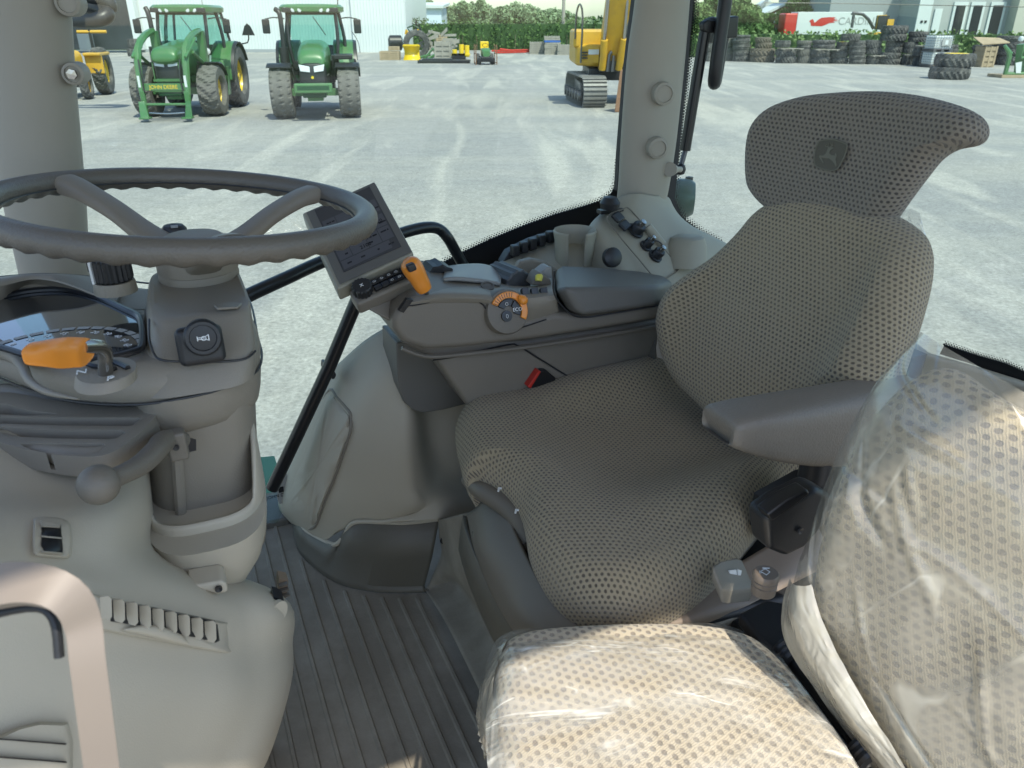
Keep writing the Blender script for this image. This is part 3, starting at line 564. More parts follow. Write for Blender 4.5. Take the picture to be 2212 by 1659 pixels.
# hand throttle lever
hl = obj('hand_lever', MB().tube([V(918, 626, 1.04), V(912, 616, 1.04), V(904, 601, 1.04), V(893, 582, 1.04), V(884, 568, 1.04), V(879, 561, 1.04)], [.0115, .0135, .0145, .0165, .0150, .008], k=5, n=20), 'orange', ac)
b = MB(); b.box(V(888, 577, 1.025), (V(897, 573, 1.04)-V(880, 580, 1.04))*.5, (V(884, 568, 1.04)-V(892, 586, 1.04))*.42, RV*.006); obj('thumb_switch', b, 'black_plastic', hl, bev=.003, seg=3)
obj('lever_stem', MB().tube([V(914, 620, 1.045), V(922, 634, 1.06)], .004, n=8), 'chrome', hl)
for x0, x1, y0, y1 in [(925, 966, 633, 629), (976, 1028, 629, 633)]:
    obj('slot_mark', MB().prism([V(x0, y0-1, 1.085), V(x1, y1-1, 1.085), V(x1, y1+2, 1.083), V(x0, y0+2, 1.083)], -RV*.003+UP*.001), 'white_mark', ac, flat=True)
obj('lever_slot', MB().prism([V(925, 622, 1.10), V(968, 618, 1.10), V(1028, 627, 1.10), V(1028, 630, 1.097), V(968, 624, 1.097), V(925, 628, 1.097)], -RV*.004), 'black_satin', ac, flat=True)
# speed / throttle dial
dc = V(1096, 673, 1.043); dx = BV; dy = UP*.95+RV*.3; dy = (dy-dx*dy.dot(dx)).normalized(); dn = dx.cross(dy)
if dn.dot(CAM-dc) < 0: dn = -dn
s = (dc-CAM).length/FPX
def sector(r0, r1, a0, a1, z0, z1, n=20):
    b = MB(); rs = []
    for i in range(n+1):
        a = math.radians(a0+(a1-a0)*i/n); d = dx*math.cos(a)+dy*math.sin(a); rs.append([dc+d*r0*s+dn*z0, dc+d*r1*s+dn*z0, dc+d*r1*s+dn*z1, dc+d*r0*s+dn*z1])
    return b.rings(rs)
dial = obj('throttle_dial', MB().lathe([(50*s, -.03), (50*s, -.002), (47*s, .003), (40*s, .004), (.0001, .004)], dc, dn, 36), 'dark_taupe', ac)
obj('dial_ring', sector(29, 43, -32, 150, .004, .010), 'orange', dial, bev=.0015)
b = MB(); [b.box(dc+(dx*math.cos(a)+dy*math.sin(a))*36*s+dn*.0102, (dx*math.cos(a)+dy*math.sin(a))*5*s, (dy*math.cos(a)-dx*math.sin(a))*.5*s, dn*.0004) for a in [math.radians(75+i*9) for i in range(9)]]; obj('dial_tick', b, 'black_plastic', dial)
obj('dial_grip', MB().tube([dc+(dx*math.cos(a)+dy*math.sin(a))*38*s+dn*.014 for a in [math.radians(v) for v in (52, 40, 28, 18)]], [.003, .007, .008, .004], k=3), 'orange', dial)
b1 = obj('dial_button', sector(12, 27, 62, 150, .004, .008), 'black_satin', dial, bev=.001); b2 = obj('dial_button', sector(12, 27, -25, 56, .004, .008), 'black_satin', dial, bev=.001)
kc = dc-dx*6*s-dy*9*s; b3 = obj('dial_button', MB().lathe([(12*s, .003), (12*s, .008), (.0001, .0085)], kc, dn, 22), 'black_satin', dial)
text('ECO', dc+(dx*.98+dy*.1)*19.5*s+dn*.0092, dx, dy, .0085, 'white_mark', b2)
obj('icon', MB().tube([dc+dy*17*s-dx*4*s+dn*.009+(dx*math.cos(a)+dy*math.sin(a))*3.2*s for a in [i*math.tau/12 for i in range(12)]], .0004, n=5, closed=True), 'white_mark', b1)
obj('icon', MB().tube([kc+dn*.009+(dx*math.cos(a)*.6+dy*math.sin(a))*4*s for a in [i*math.tau/12 for i in range(12)]]+[], .0004, n=5, closed=True), 'white_mark', b3)
obj('deck_button', MB().lathe([(.0115, -.006), (.0115, .002), (.0095, .002), (.0092, .0), (.0001, .001)], V(1053, 618, 1.10), -RV*.35+UP, 20), 'slate_plastic', ac)
for i in range(3):
    b = MB(); b.box(V(1134+i*20, 634-i*.4, 1.062), BV*.0065, RV*.003+UP*.008, -RV*.004+UP*.003); obj('rocker_button', b, 'black_satin', ac, bev=.0012)
b = MB(); b.prism(VR([(1148, 617), (1158, 598), (1166, 588), (1190, 603), (1192, 617)], 1.12), RV*.03); sw = obj('rocker_housing', b, 'dark_taupe', ac, bev=.003)
obj('rocker_tip', MB().tube([V(1163, 607, 1.117), V(1164, 599, 1.12), V(1168, 597, 1.125)], [.006, .007, .005], k=2), 'yellow_switch', sw)
b = MB(); b.prism(VR([(1165, 592), (1184, 577), (1193, 578), (1193, 600), (1185, 605)], 1.15), RV*.03); obj('switch_fin', b, 'silver_plastic', ac, bev=.003)

# ================================================================ TOUCHSCREEN MONITOR
mo = thing('touchscreen_monitor', 'grey touchscreen monitor tilted on the front of the armrest console, partly behind the steering wheel', 'monitor', VD(820, 640, 1.2), world=True)
BR, BL, TR, TL = VD(894, 547, 1.17), VD(728, 625, 1.13), VD(810, 392, 1.25), VD(640, 462, 1.21)
TL = BL+(TR-BR); mn = (BR-BL).cross(TR-BR).normalized()
if mn.dot(CAM-BR) < 0: mn = -mn
b = MB(); b.prism([BL, BR, TR, TL], -mn*.030); hs = obj('housing', b, 'mid_beige', mo, bev=.004, seg=3)
mu, mv = (BR-BL), (TL-BL)
def MP(u, v, z=0): return BL+mu*u+mv*v+mn*z
obj('bezel', MB().prism([MP(.05, .03, .001), MP(.985, .015, .001), MP(.985, .985, .001), MP(.05, .97, .001)], mn*.0012), 'slate_plastic', mo, bev=.0008)
scr = obj('screen', MB().prism([MP(.15, .13, .0022), MP(.90, .12, .0022), MP(.90, .95, .0022), MP(.15, .95, .0022)], mn*.0008), K.setdefault('screen', mat('screen', (.055, .058, .065), .12, var=.05)), mo, flat=True)
K['pane'] = mat('screen_pane', (.085, .088, .10), .2, var=.1); K['pane2'] = mat('screen_dark', (.02, .022, .028), .2)
random.seed(3)
for (u0, v0, u1, v1) in [(.17, .26, .33, .42), (.34, .26, .55, .42), (.56, .26, .72, .42), (.73, .26, .88, .42), (.17, .43, .33, .58), (.34, .43, .55, .58), (.56, .43, .72, .58), (.73, .43, .88, .58), (.17, .15, .8, .25), (.17, .62, .33, .78), (.34, .62, .55, .78), (.56, .62, .72, .78), (.73, .62, .88, .78)]:
    q = obj('screen_tile', MB().prism([MP(u0, v0, .0031), MP(u1, v0, .0031), MP(u1, v1, .0031), MP(u0, v1, .0031)], mn*.0002), 'pane', scr, flat=True)
    # digits and bars printed on the tile
b = MB()
for i in range(46):
    u, v = random.uniform(.19, .84), random.choice([.19, .3, .36, .47, .53, .66, .72]); l = random.uniform(.02, .06)
    b.prism([MP(u, v, .0034), MP(u+l, v, .0034), MP(u+l, v+.018, .0034), MP(u, v+.018, .0034)], mn*.0001)
obj('screen_readout', b, 'pane2', scr, flat=True)
text('2100', MP(.52, .3, .0036), mu, mv, .010, 'pane2', scr, 'screen_digits'); text('0.0', MP(.8, .5, .0036), mu, mv, .010, 'pane2', scr, 'screen_digits')
SB, SC_, SD, SE = VD(752, 627, 1.14), VD(884, 568, 1.18), VD(900, 602, 1.165), VD(772, 658, 1.12)
b = MB(); b.prism([SB, SC_, SD, SE], -mn*.028); bp_ = obj('button_strip', b, 'shell', mo, bev=.006, seg=3)
su, sv = SC_-SB, SE-SB
ribwheel(SB+su*.17+sv*.45+mn*.008, mn, .0165, .018, bp_, 'strip_knob', k=16)
text('x', SB+su*.17+sv*.45+mn*.0178, mu, mv, .012, 'white_mark', bp_, 'knob_mark')
for i in range(5):
    for j in range(2):
        c = SB+su*(.38+i*.118)+sv*(.30+j*.36)+mn*.003; b = MB(); b.box(c, su.normalized()*.0064, sv.normalized()*.0052, mn*.003); q = obj('strip_button', b, 'black_satin', bp_, bev=.0012)
        if (i, j) in ((0, 0), (1, 0), (2, 0), (2, 1), (3, 0), (3, 1)): obj('strip_icon', MB().tube([c+mn*.0034+(su.normalized()*math.cos(t)*.0026+sv.normalized()*math.sin(t)*.0018) for t in [k*math.tau/8 for k in range(8)]], .0003, n=4, closed=True), 'white_mark', bp_)
b = MB(); b.prism([V(785, 655, 1.08), V(852, 626, 1.10), V(890, 652, 1.10), V(868, 700, 1.07), V(850, 700, 1.07), V(800, 672, 1.07)], RV*.05); obj('support_arm', b, 'shell', mo, bev=.006)
obj('arm_vent', MB().prism(VR([(862, 672), (880, 646), (893, 648), (872, 676)], 1.045), RV*.01), 'black_satin', mo)

# ================================================================ STEERING WHEEL AND COLUMN
V, VD = _V, _VD
WC = C(.945, .016, .907); TN = (UP+BV*.10).normalized(); TB = (BV-UP*.10).normalized()
sw_ = thing('steering_wheel', 'dark taupe three-spoke steering wheel with a scalloped rim', 'steering wheel', C(.9, 0, .82), world=True)
b = MB(); n = 240; m = 16; rs = []
for i in range(n+1):
    a = i*math.tau/n; d = TB*math.cos(a)+RV*math.sin(a); c = WC+d*.199; rs.append([])
    for j in range(m):
        t = j*math.tau/m; q = .0143; sc = (.5+.5*math.cos(a*44))**.8
        q -= .0028*sc*max(0, -math.sin(t)+.1)
        rs[-1].append(c+d*math.cos(t)*q*.92+TN*math.sin(t)*q*1.0)
b.rings(rs, False); obj('rim', b, 'rim_vinyl', sw_)
obj('rim_seam', MB().tube([WC+(TB*math.cos(a)+RV*math.sin(a))*.1855+UP*-.003 for a in [i*math.tau/90 for i in range(90)]], .0011, n=5, closed=True), 'black_plastic', sw_)
HB = C(.90, .003, .845)
for aim in ((75, 385), (690, 418), None):
    d = (VP(*aim, WC, TN)-WC) if aim else (-RV*.2+BV*.03); d.normalize()
    sd_ = d.cross(UP)
    prof = [(.186, .0, .0185, .0115), (.162, -.004, .016, .011), (.115, -.020, .0155, .0105), (.07, -.042, .018, .012), (.03, -.058, .022, .016), (.0, -.065, .024, .02)]
    rs = [[WC+d*x+UP*z+sd_*math.copysign(abs(math.cos(t))**.7, math.cos(t))*w_+(UP+d*.3)*math.copysign(abs(math.sin(t))**.7, math.sin(t))*h_ for t in [k*math.tau/16 for k in range(16)]] for x, z, w_, h_ in prof]
    obj('spoke', MB().rings([list(r) for r in zip(*[smooth([q[i] for q in rs], 4) for i in range(16)])]), 'taupe_plastic', sw_)
obj('hub', MB().lathe([(.0001, -.03), (.030, -.03), (.040, -.037), (.0445, -.048), (.0445, -.070), (.043, -.071)], WC, UP, 40), 'taupe_plastic', sw_)

da = thing('dashboard', 'taupe instrument dashboard with a glossy gauge panel wrapped round the steering column', 'dashboard', C(.85, -.1, .75), world=True)
out = [(-260, 640), (-120, 612), (-60, 602), (0, 597), (80, 591), (150, 593), (250, 602), (330, 612), (420, 612), (505, 606), (532, 636), (546, 670), (556, 725), (565, 760), (560, 792), (538, 812), (480, 838), (400, 858), (300, 872), (180, 868), (80, 846), (0, 815), (-120, 770), (-260, 720)]
b = MB()
def dtop(u, v): return 0
OUT = [(VH(x, y, .765)+UP*.035 if y > 700 else VH(x, y, .80)) for x, y in out]
cushion(b, OUT, UP, er=.026, drop=.035, inc=.002, rings=6, k=3)
do = obj('dash_shell', b, 'taupe_plastic', da)
# lower dash belly
b = MB(); bo2 = [VH(x, y, .765) for x, y in [(200, 700), (300, 640), (420, 625), (500, 622), (528, 640), (543, 670), (554, 725), (563, 762), (558, 795), (536, 815), (480, 842), (400, 862), (330, 873), (290, 860), (240, 800)]]
c = VH(430, 760, .765); bel = [[c+(p-c)*f+UP*(z-.765) for p in bo2] for z, f in ((.765, .985), (.75, .975), (.735, .94), (.725, .90), (.72, .84))]
bel = [smooth(r, 3, True) for r in bel]; b.rings(bel); obj('dash_belly', b, 'taupe_plastic', da)
obj('dash_seam', MB().tube([VH(x, y, .765)-RV*.002 for x, y in out], .0013, n=6, k=3, closed=True), 'black_plastic', da)
# far cowl: hood standing over the sunk gauge, fading out to the right
cw = [((-140, 616), (-140, 640), (-140, 700), .83), ((0, 598), (0, 614), (0, 658), .828), ((60, 592), (64, 600), (44, 630), .828), ((117, 591), (112, 603), (95, 626), .826), ((168, 594), (162, 618), (158, 630), .820), ((218, 600), (207, 636), (205, 644), .812), ((268, 606), (252, 652), (250, 660), .805)]
rs = []
for t_, l_, i_, hh in cw:
    T_, L_, I_ = VH(*t_, hh), VH(*l_, hh), VH(*i_, .800); rs.append([T_-UP*.05, T_-UP*.008+RV*.004, T_, T_.lerp(L_, .5)+UP*.002, L_, L_-UP*.002-RV*.001, I_, I_-UP*.02])
obj('cowl_hood', MB().rings([list(r) for r in zip(*[smooth([q[i] for q in rs], 6) for i in range(8)])]), 'taupe_plastic', da, ang=60)
obj('near_lip', MB().tube([VH(x, y, .797) for x, y in [(-200, 730), (-60, 738), (0, 755), (34, 772), (50, 795), (66, 825), (105, 848), (170, 862)]], [.012, .012, .010, .007, .005, .004, .003, .001], k=5, n=16), 'taupe_plastic', da)
# gauge glass
gz = .806; gp = [(-160, 660), (-40, 650), (20, 637), (60, 629), (110, 625), (160, 628), (215, 643), (270, 668), (298, 682), (306, 700), (308, 722), (306, 748), (296, 757), (250, 770), (200, 776), (120, 778), (60, 768), (0, 750), (-160, 710)]
gpl = lambda x, y, z=gz: VH(x, y, z)
obj('gauge_well', MB().tube([gpl(x, y, gz+.002) for x, y in gp], .0035, n=8, k=3, closed=True), 'black_satin', da)
b = MB(); b.prism([gpl(x, y, gz-.004) for x, y in gp], UP*.004)
K['gauge'] = mat('gauge_glass', (.03, .033, .037), .06, var=.1, coat=1.0, spec=1.0); gg = obj('gauge_panel', b, 'gauge', da, flat=True)
# printed dial: segmented scale, numerals
gc = gpl(118, 800, gz+.0006); R0 = gpl(118, 713, gz+.0006); xr = (gpl(215, 770, gz)-gpl(60, 770, gz)).normalized(); yr = UP.cross(xr).normalized(); Rg = .083
gc = gpl(112, 772, gz+.0006)
b = MB()
for i in range(15):
    a0 = math.radians(18+i*10.6); a1 = math.radians(18+i*10.6+8.8)
    q = [gc+(xr*math.cos(a)*1.0+yr*math.sin(a)*1.0)*r for r, a in ((Rg, a0), (Rg, (a0+a1)/2), (Rg, a1), (Rg*.91, a1), (Rg*.91, (a0+a1)/2), (Rg*.91, a0))]; b.add(q, [(0, 1, 2, 3, 4, 5)])
obj('gauge_scale', b, 'grey_mark', gg, flat=True)
for i, sx in enumerate(['60', '50', '40', '30', '20', '18', '15', '12', '10', '8']):
    a = math.radians(28+i*13.5); text(sx, gc+(xr*math.cos(a)+yr*math.sin(a))*Rg*.80, -yr*math.cos(a)*0+xr*.0+(xr*math.sin(.9)-yr*.3), yr*.9+xr*.3, .0085, 'white_mark', gg, 'gauge_numeral', .0001)
# light switch knob with its printed symbols
kb = V(249, 634, .90)+RV*.02
kn = obj('light_switch', MB().lathe([(.0222, -.004), (.0215, .006), (.0205, .009)], kb, UP, 32, cap=True), 'taupe_plastic', da)
ribwheel(kb+UP*.022, UP, .0208, .025, kn, 'knob', k=22)
b = MB(); b.box(kb+UP*.0350-RV*.006-BV*.012, (BV*.8-RV*.6)*.011, (RV*.8+BV*.6)*.0015, UP*.0006); b.box(kb+UP*.022-RV*.0100-BV*.0186, (RV*.8+BV*.6)*.0015, BV*.001, UP*.012); obj('knob_pointer', b, 'white_mark', kn)
for j, (x, y) in enumerate([(190, 606), (188, 620), (191, 636)]):
    c = VH(x, y, .801); obj('switch_symbol', MB().tube([c+(BV*math.cos(t)*.006+RV*math.sin(t)*.006) for t in [k*math.tau/10 for k in range(10)]], .0006, n=4, closed=True), 'white_mark', da)
    if j < 2: b = MB(); [b.box(c+BV*(.009+.0025*k)-RV*.004*(1-j)-UP*0, (RV*.8+BV*.3)*.0035, BV*.0004, UP*.0003) for k in range(3)]; obj('switch_symbol', b, 'white_mark', da)
obj('switch_outline', MB().tube([VH(x, y, .801) for x, y in [(240, 596), (205, 600), (180, 613), (178, 628), (190, 642), (230, 658), (254, 660), (250, 650)]], .0008, n=5, k=4), 'black_plastic', da)

# ---- steering column
co = thing('steering_column', 'taupe steering column shroud carrying the horn button and dropping into the floor cowl', 'steering column', C(.88, 0, .3), world=True)
b = MB(); ringstack(b, [(352, 508, 640, .835, .075, 2.2), (350, 510, 655, .835, .075, 2.2)])
obj('upper_collar', MB().lathe([(.043, -.070), (.0445, -.075), (.0435, -.092), (.0415, -.105)], WC, UP, 40), 'taupe_plastic', co)
b = MB(); ringstack(b, [(300, 563, 850, .742, .10, 4), (318, 560, 800, .752, .10, 5), (326, 556, 760, .768, .10, 5.5), (331, 551, 720, .785, .095, 5.5), (333, 548, 694, .793, .095, 5.5), (336, 545, 682, .799, .093, 5.2), (343, 537, 674, .807, .086, 4.8), (352, 528, 671, .817, .078, 4)], n=64)
obj('column_shroud', b, 'taupe_plastic', co)
obj('shroud_seam', MB().tube([V(x, y, r) for x, y, r in [(322, 690, .815), (323, 735, .775), (335, 768, .765), (352, 778, .757), (388, 781, .755), (480, 781, .755), (530, 775, .757), (552, 758, .77)]], .0012, n=6, k=4), 'black_plastic', co)
obj('shroud_cap', MB().prism([V(462, 663, .805), V(500, 657, .83), V(525, 660, .82), V(515, 668, .80), V(470, 671, .795)], UP*.003), 'taupe_plastic', co, bev=.002)
b = MB(); ringstack(b, [(335, 566, 1190, .77, .10, 3.2), (328, 569, 1060, .768, .10, 3.2), (324, 566, 980, .765, .105, 3.2), (322, 564, 900, .762, .11, 3.2), (322, 562, 840, .76, .11, 3.2)], n=48)
cl = obj('column_tube', b, 'taupe_plastic', co)
obj('column_rib', MB().tube([V(382, 980, .765), V(392, 1125, .768)], .006, n=8), 'taupe_plastic', co)
# horn button
hn = V(433, 745, .752); hx, hy = BV, (UP+RV*.22).normalized(); hnn = -RV+UP*.22; hnn.normalize()
b = MB(); b.box(hn, hx*.0215, hy*.019, hnn*.008); hb = obj('horn_base', b, 'black_plastic', co, bev=.007, seg=4)
ho = V(438, 728, .742)
ring = obj('horn_button', MB().lathe([(.0165, -.012), (.0175, 0), (.0175, .006), (.0155, .0085), (.0125, .0085), (.0118, .0065), (.0001, .0072)], ho, hnn, 36), 'black_plastic', hb)
b = MB(); b.tube([ho+hnn*.0085+hx*x+hy*y for x, y in [(-.0048, -.0008), (.001, -.0008), (.0048, -.0025)]], .0004, n=4); b.tube([ho+hnn*.0085+hx*x+hy*y for x, y in [(-.0048, .0008), (.001, .0008), (.0048, .0025)]], .0004, n=4); b.tube([ho+hnn*.0085+hx*(.0005+.0022*math.cos(t))+hy*(-.0003+.0019*math.sin(t)) for t in [k*math.tau/10 for k in range(10)]], .0004, n=4, closed=True); b.box(ho+hnn*.0085-hx*.005, hx*.0004, hy*.0022, hnn*.0003); b.box(ho+hnn*.0085+hx*.005, hx*.0004, hy*.003, hnn*.0003)
obj('horn_symbol', b, 'white_mark', hb)
# wiper stalk knob poking up behind the wheel
ws = thing('wiper_stalk', 'small black domed stalk end showing above the near rim of the steering wheel', 'control stalk', V(375, 520, 1.0), world=True)
obj('stalk_end', MB().lathe([(.015, -.05), (.0155, -.01), (.0145, -.003), (.011, .001), (.0001, .003)], V(375, 492, 1.0)+RV*.01, UP, 24), 'black_plastic', ws)
b = MB(); b.box(V(377, 492, 1.0)+UP*.0015, BV*.004, RV*.003, UP*.001); obj('stalk_symbol', b, 'grey_mark', ws)
obj('stalk_stem', MB().tube([V(375, 520, 1.0), V(400, 640, 1.0)], .008), 'black_plastic', ws)
# ---- shuttle lever
sl = thing('shuttle_lever', 'orange-handled shift lever on a bent metal rod at the left of the dashboard', 'shift lever', V(228, 830, .68), world=True)
b = MB(); ringstack(b, [(156, 298, 852, .648, .029, 2), (158, 297, 836, .65, .029, 2), (161, 295, 827, .652, .028, 2), (168, 288, 822, .656, .025, 2)], n=40); ga = obj('gate', b, 'taupe_plastic', sl)
zg = (V(228, 785, .70)-ORG).z
zt0 = max(v.z for v in b.v)-FLOORZ; gt = lambda x, y: VH(x, y, zt0+.0012)
for q in ([(186, 784), (205, 792), (232, 792)], [(225, 779), (250, 783), (276, 795)], [(222, 796), (236, 799), (250, 795)]): obj('gate_slot', MB().tube([gt(x, y) for x, y in q], .0026, n=6, k=2), 'black_satin', ga)
text('P', gt(238, 817), BV, RV, .012, 'white_mark', ga, 'gate_letter'); text('N', gt(176, 803), BV, RV, .012, 'white_mark', ga, 'gate_letter')
obj('rod', MB().tube([V(228, 808, .672), V(228, 780, .662), V(226, 760, .655), V(216, 750, .648), V(200, 748, .64), V(175, 750, .63)], .0058, k=5, n=14), 'chrome', sl)
hp = [(193, 760, .632), (186, 761, .626), (165, 761, .618), (135, 762, .605), (105, 764, .595), (80, 765, .588), (62, 763, .583), (57, 760, .582)]
rd = [.009, .0145, .0155, .0155, .0145, .0125, .010, .005]
rs = []
for (x, y, r), q in zip(hp, rd):
    c = V(x, y, r); rs.append([c+(UP*math.copysign(abs(math.sin(t))**.6, math.sin(t))*q*(.45 if math.sin(t) < 0 and 70 < x < 130 else .58)+(RV+BV*.3)*math.copysign(abs(math.cos(t))**.6, math.cos(t))*q*.9) for t in [k*math.tau/20 for k in range(20)]])
obj('handle', MB().rings([list(r) for r in zip(*[smooth([q[i] for q in rs], 5) for i in range(20)])]), 'orange', sl)
# ---- tilt lever under the tray
tl = thing('tilt_lever', 'taupe column tilt lever with a ball end hanging below the slotted tray', 'lever', V(215, 1048, .62), world=True)
obj('ball', MB().lathe([(.0165*math.sin(t)+1e-5, -.0165*math.cos(t)) for t in [k*math.pi/16 for k in range(17)]], V(213, 1047, .62), UP, 28), 'dark_taupe', tl)
obj('arm', MB().tube([V(225, 1042, .625), V(262, 1026, .64), V(305, 1003, .665), V(335, 975, .69), (V(352, 955, .715)), V(375, 948, .735), V(392, 952, .745)], [.0095, .0085, .0095, .010, .0105, .010, .0095], k=5, n=16), 'dark_taupe', tl)
b = MB(); b.box(V(383, 960, .725), BV*.009, RV*.008, UP*.015); cb = obj('clevis', b, 'dark_taupe', tl, bev=.003)
obj('screw', MB().lathe([(.003, 0), (.003, .002), (.0001, .0015)], V(380, 966, .715), -RV, 12), 'black_plastic', cb)
b = MB(); b.prism(VR([(400, 932), (423, 929), (424, 973), (405, 978)], .764), RV*.03); obj('slot_opening', b, 'black_satin', co)
# ---- slotted tray
ty = thing('slotted_tray', 'taupe tray with four long slots below the near edge of the dashboard', 'tray', C(.62, -.12, .74), world=True)
to = [(-200, 880), (-80, 862), (0, 848), (40, 850), (120, 865), (220, 878), (320, 880), (338, 888), (325, 912), (290, 945), (255, 970), (215, 985), (150, 985), (80, 975), (0, 955), (-80, 925), (-200, 900)]
zt = .752; tp = lambda x, y, z=zt: VH(x, y, z)
b = MB(); b.prism(smooth([tp(x, y) for x, y in to], 4, True), -UP*.021)
to_ = obj('tray_body', b, 'taupe_plastic', ty)
sl4 = [[(-160, 872), (-20, 852), (10, 853), (30, 860), (60, 868), (118, 874), (60, 878), (-60, 874)], [(-200, 878), (0, 880), (100, 883), (295, 882), (300, 886), (290, 897), (270, 900), (100, 898), (0, 895), (-200, 886)], [(-200, 893), (-60, 897), (0, 901), (100, 909), (258, 909), (266, 914), (252, 925), (230, 928), (100, 926), (0, 921), (-150, 903)], [(35, 938), (60, 936), (215, 936), (222, 941), (208, 955), (180, 961), (100, 959), (60, 950)]]
boolcut(to_, [MB().prism([tp(x, y, zt+.01) for x, y in q], -UP*.027) for q in sl4])
md = to_.modifiers.new('b', 'BEVEL'); md.width = .003; md.segments = 3; md.limit_method = 'ANGLE'
obj('tray_edge', MB().tube([tp(x, y, zt-.011) for x, y in to], .0095, n=14, k=4, closed=True), 'taupe_plastic', ty)

# ================================================================ FRONT CONSOLE (lower beige moulding)
fc = thing('front_console', 'large pale beige lower console with louvred vents at the left of the footwell', 'console', C(.6, -.15, 0), world=True)
rows = [[(-160, 935, .76), (0, 935, .78), (120, 930, .80), (230, 930, .81), (300, 940, .83), (308, 960, .90), (308, 960, 1.05)],
        [(-160, 1050, .68), (0, 1060, .69), (130, 1060, .70), (250, 1050, .71), (312, 1055, .76), (318, 1065, .88), (318, 1065, 1.05)],
        [(-160, 1120, .60), (0, 1125, .62), (140, 1125, .64), (258, 1110, .67), (316, 1105, .735), (325, 1110, .87), (325, 1110, 1.05)],
        [(-160, 1200, .545), (0, 1210, .57), (150, 1215, .60), (270, 1200, .64), (330, 1195, .72), (350, 1195, .86), (350, 1195, 1.05)],
        [(-160, 1300, .53), (50, 1290, .55), (220, 1290, .58), (360, 1290, .625), (500, 1300, .675), (595, 1290, .74), (600, 1290, 1.0)],
        [(-160, 1380, .52), (50, 1370, .54), (240, 1380, .572), (400, 1400, .61), (520, 1410, .65), (622, 1395, .735), (615, 1395, 1.0)],
        [(-160, 1500, .505), (50, 1490, .525), (240, 1490, .553), (400, 1500, .59), (530, 1510, .63), (614, 1500, .715), (608, 1490, 1.0)],
        [(-160, 1640, .49), (50, 1630, .51), (220, 1630, .54), (360, 1630, .58), (470, 1640, .62), (555, 1665, .69), (560, 1650, 1.0)],
        [(-160, 1800, .485), (50, 1790, .50), (200, 1780, .53), (330, 1780, .57), (420, 1770, .62), (470, 1760, .69), (480, 1740, 1.0)]]
FCG = patch([pts(V, r) for r in rows], 6)
obj('console_shell', MB().grid(FCG), 'beige_plastic', fc, solid=.004, soff=1)
b = MB(); ringstack(b, [(335, 586, 1235, .735, .13, 3.5), (322, 590, 1200, .725, .135, 3.2), (318, 588, 1160, .72, .14, 3.2), (314, 582, 1138, .72, .14, 3.2), (312, 578, 1126, .722, .138, 3.2)], n=64, cap=False, zf=lambda ca, sa, L: (.075*max(0, abs(ca)-.62)/.38*(1 if ca > 0 else .6) if L[2] < 1150 else 0)+(.04 if sa > 0 and L[2] < 1150 else 0))
cu_ = obj('column_cowl', b, 'beige_plastic', fc, solid=.004)
b = MB(); ringstack(b, [(360, 560, 1290, .72, .10, 2.6), (345, 582, 1265, .70, .12, 2.8), (335, 590, 1230, .69, .135, 3), (325, 590, 1190, .685, .14, 3)], n=48); obj('cowl_foot', b, 'beige_plastic', fc)
b = MB(); b.prism([V(x, y, .66) for x, y in [(405, 1268), (440, 1262), (480, 1255), (490, 1262), (494, 1280), (470, 1285), (440, 1277)]], RV*.03); rl = obj('release_catch', b, 'beige_plastic', fc, bev=.003)
obj('catch_screw', MB().lathe([(.0035, 0), (.0035, .002), (.0001, .001)], V(472, 1271, .658), -RV, 14), 'black_plastic', rl)
b = MB(); b.prism([C(.62, -.75, 0), C(.62, -.28, 0), C(1.35, -.20, 0), C(1.35, -.75, 0)], UP*.70); obj('console_body', b, 'beige_plastic', fc, bev=.04)
# square vent
def rfc(x, y):
    return surf_r(FCG, x, y)
    q = ray(x, y); best = None
    for row in FCG[::2]:
        for p in row[::2]:
            px_, py_ = proj(p); d = (px_-x)**2+(py_-y)**2
            if best is None or d < best[0]: best = (d, p)
    return (best[1]-ORG).dot(RV)
vt = decal([(74, 1116), (110, 1114), (148, 1124), (156, 1150), (156, 1190), (148, 1208), (110, 1206), (75, 1200), (69, 1180), (70, 1135)], FCG, .014, 'beige_plastic', 'side_vent', fc)
decal([(86, 1124), (134, 1130), (139, 1185), (138, 1197), (92, 1194), (86, 1180)], FCG, .016, 'black_satin', 'vent_opening', vt, k=0)
for y0 in (1157, 1190): decal([(86, y0-1), (139, y0+4), (139, y0+8), (87, y0+3)], FCG, .019, 'beige_plastic', 'vent_bar', vt, k=0)
decal([(86, 1124), (134, 1130), (132, 1142), (87, 1139)], FCG, .018, 'beige_plastic', 'vent_bar', vt, k=0)
lf = decal([(185, 1282), (205, 1283), (350, 1314), (485, 1343), (494, 1352), (499, 1400), (493, 1413), (350, 1388), (205, 1360), (185, 1345)], FCG, .014, 'beige_plastic', 'louvre_vent', fc, k=2)
decal([(208, 1286), (340, 1312), (468, 1340), (478, 1350), (481, 1386), (472, 1391), (340, 1362), (225, 1342)], FCG, .017, 'black_satin', 'vent_opening', lf, k=0)
for i in range(9):
    x = 229+i*28.2; y = 1288+i*6.7; hh = 54-i*.6; L = [(x-13, y+2), (x+6, y), (x+12, y+6), (x+13, y+hh-10), (x+7, y+hh-2), (x-11, y+hh-7)]
    P_ = [V(a, c, surf_r(FCG, x, y+25)-(a-x)*.00022-.024) for a, c in L]; obj('louvre', MB().prism(P_, RV*.0012), 'beige_plastic', lf, flat=True)
obj('vent_tab', MB().tube([V(x, y, surf_r(FCG, x, y)-.018) for x, y in [(270, 1360), (310, 1360), (350, 1368), (385, 1380), (405, 1390)]], [.001, .004, .005, .004, .001], k=3), 'beige_plastic', lf)
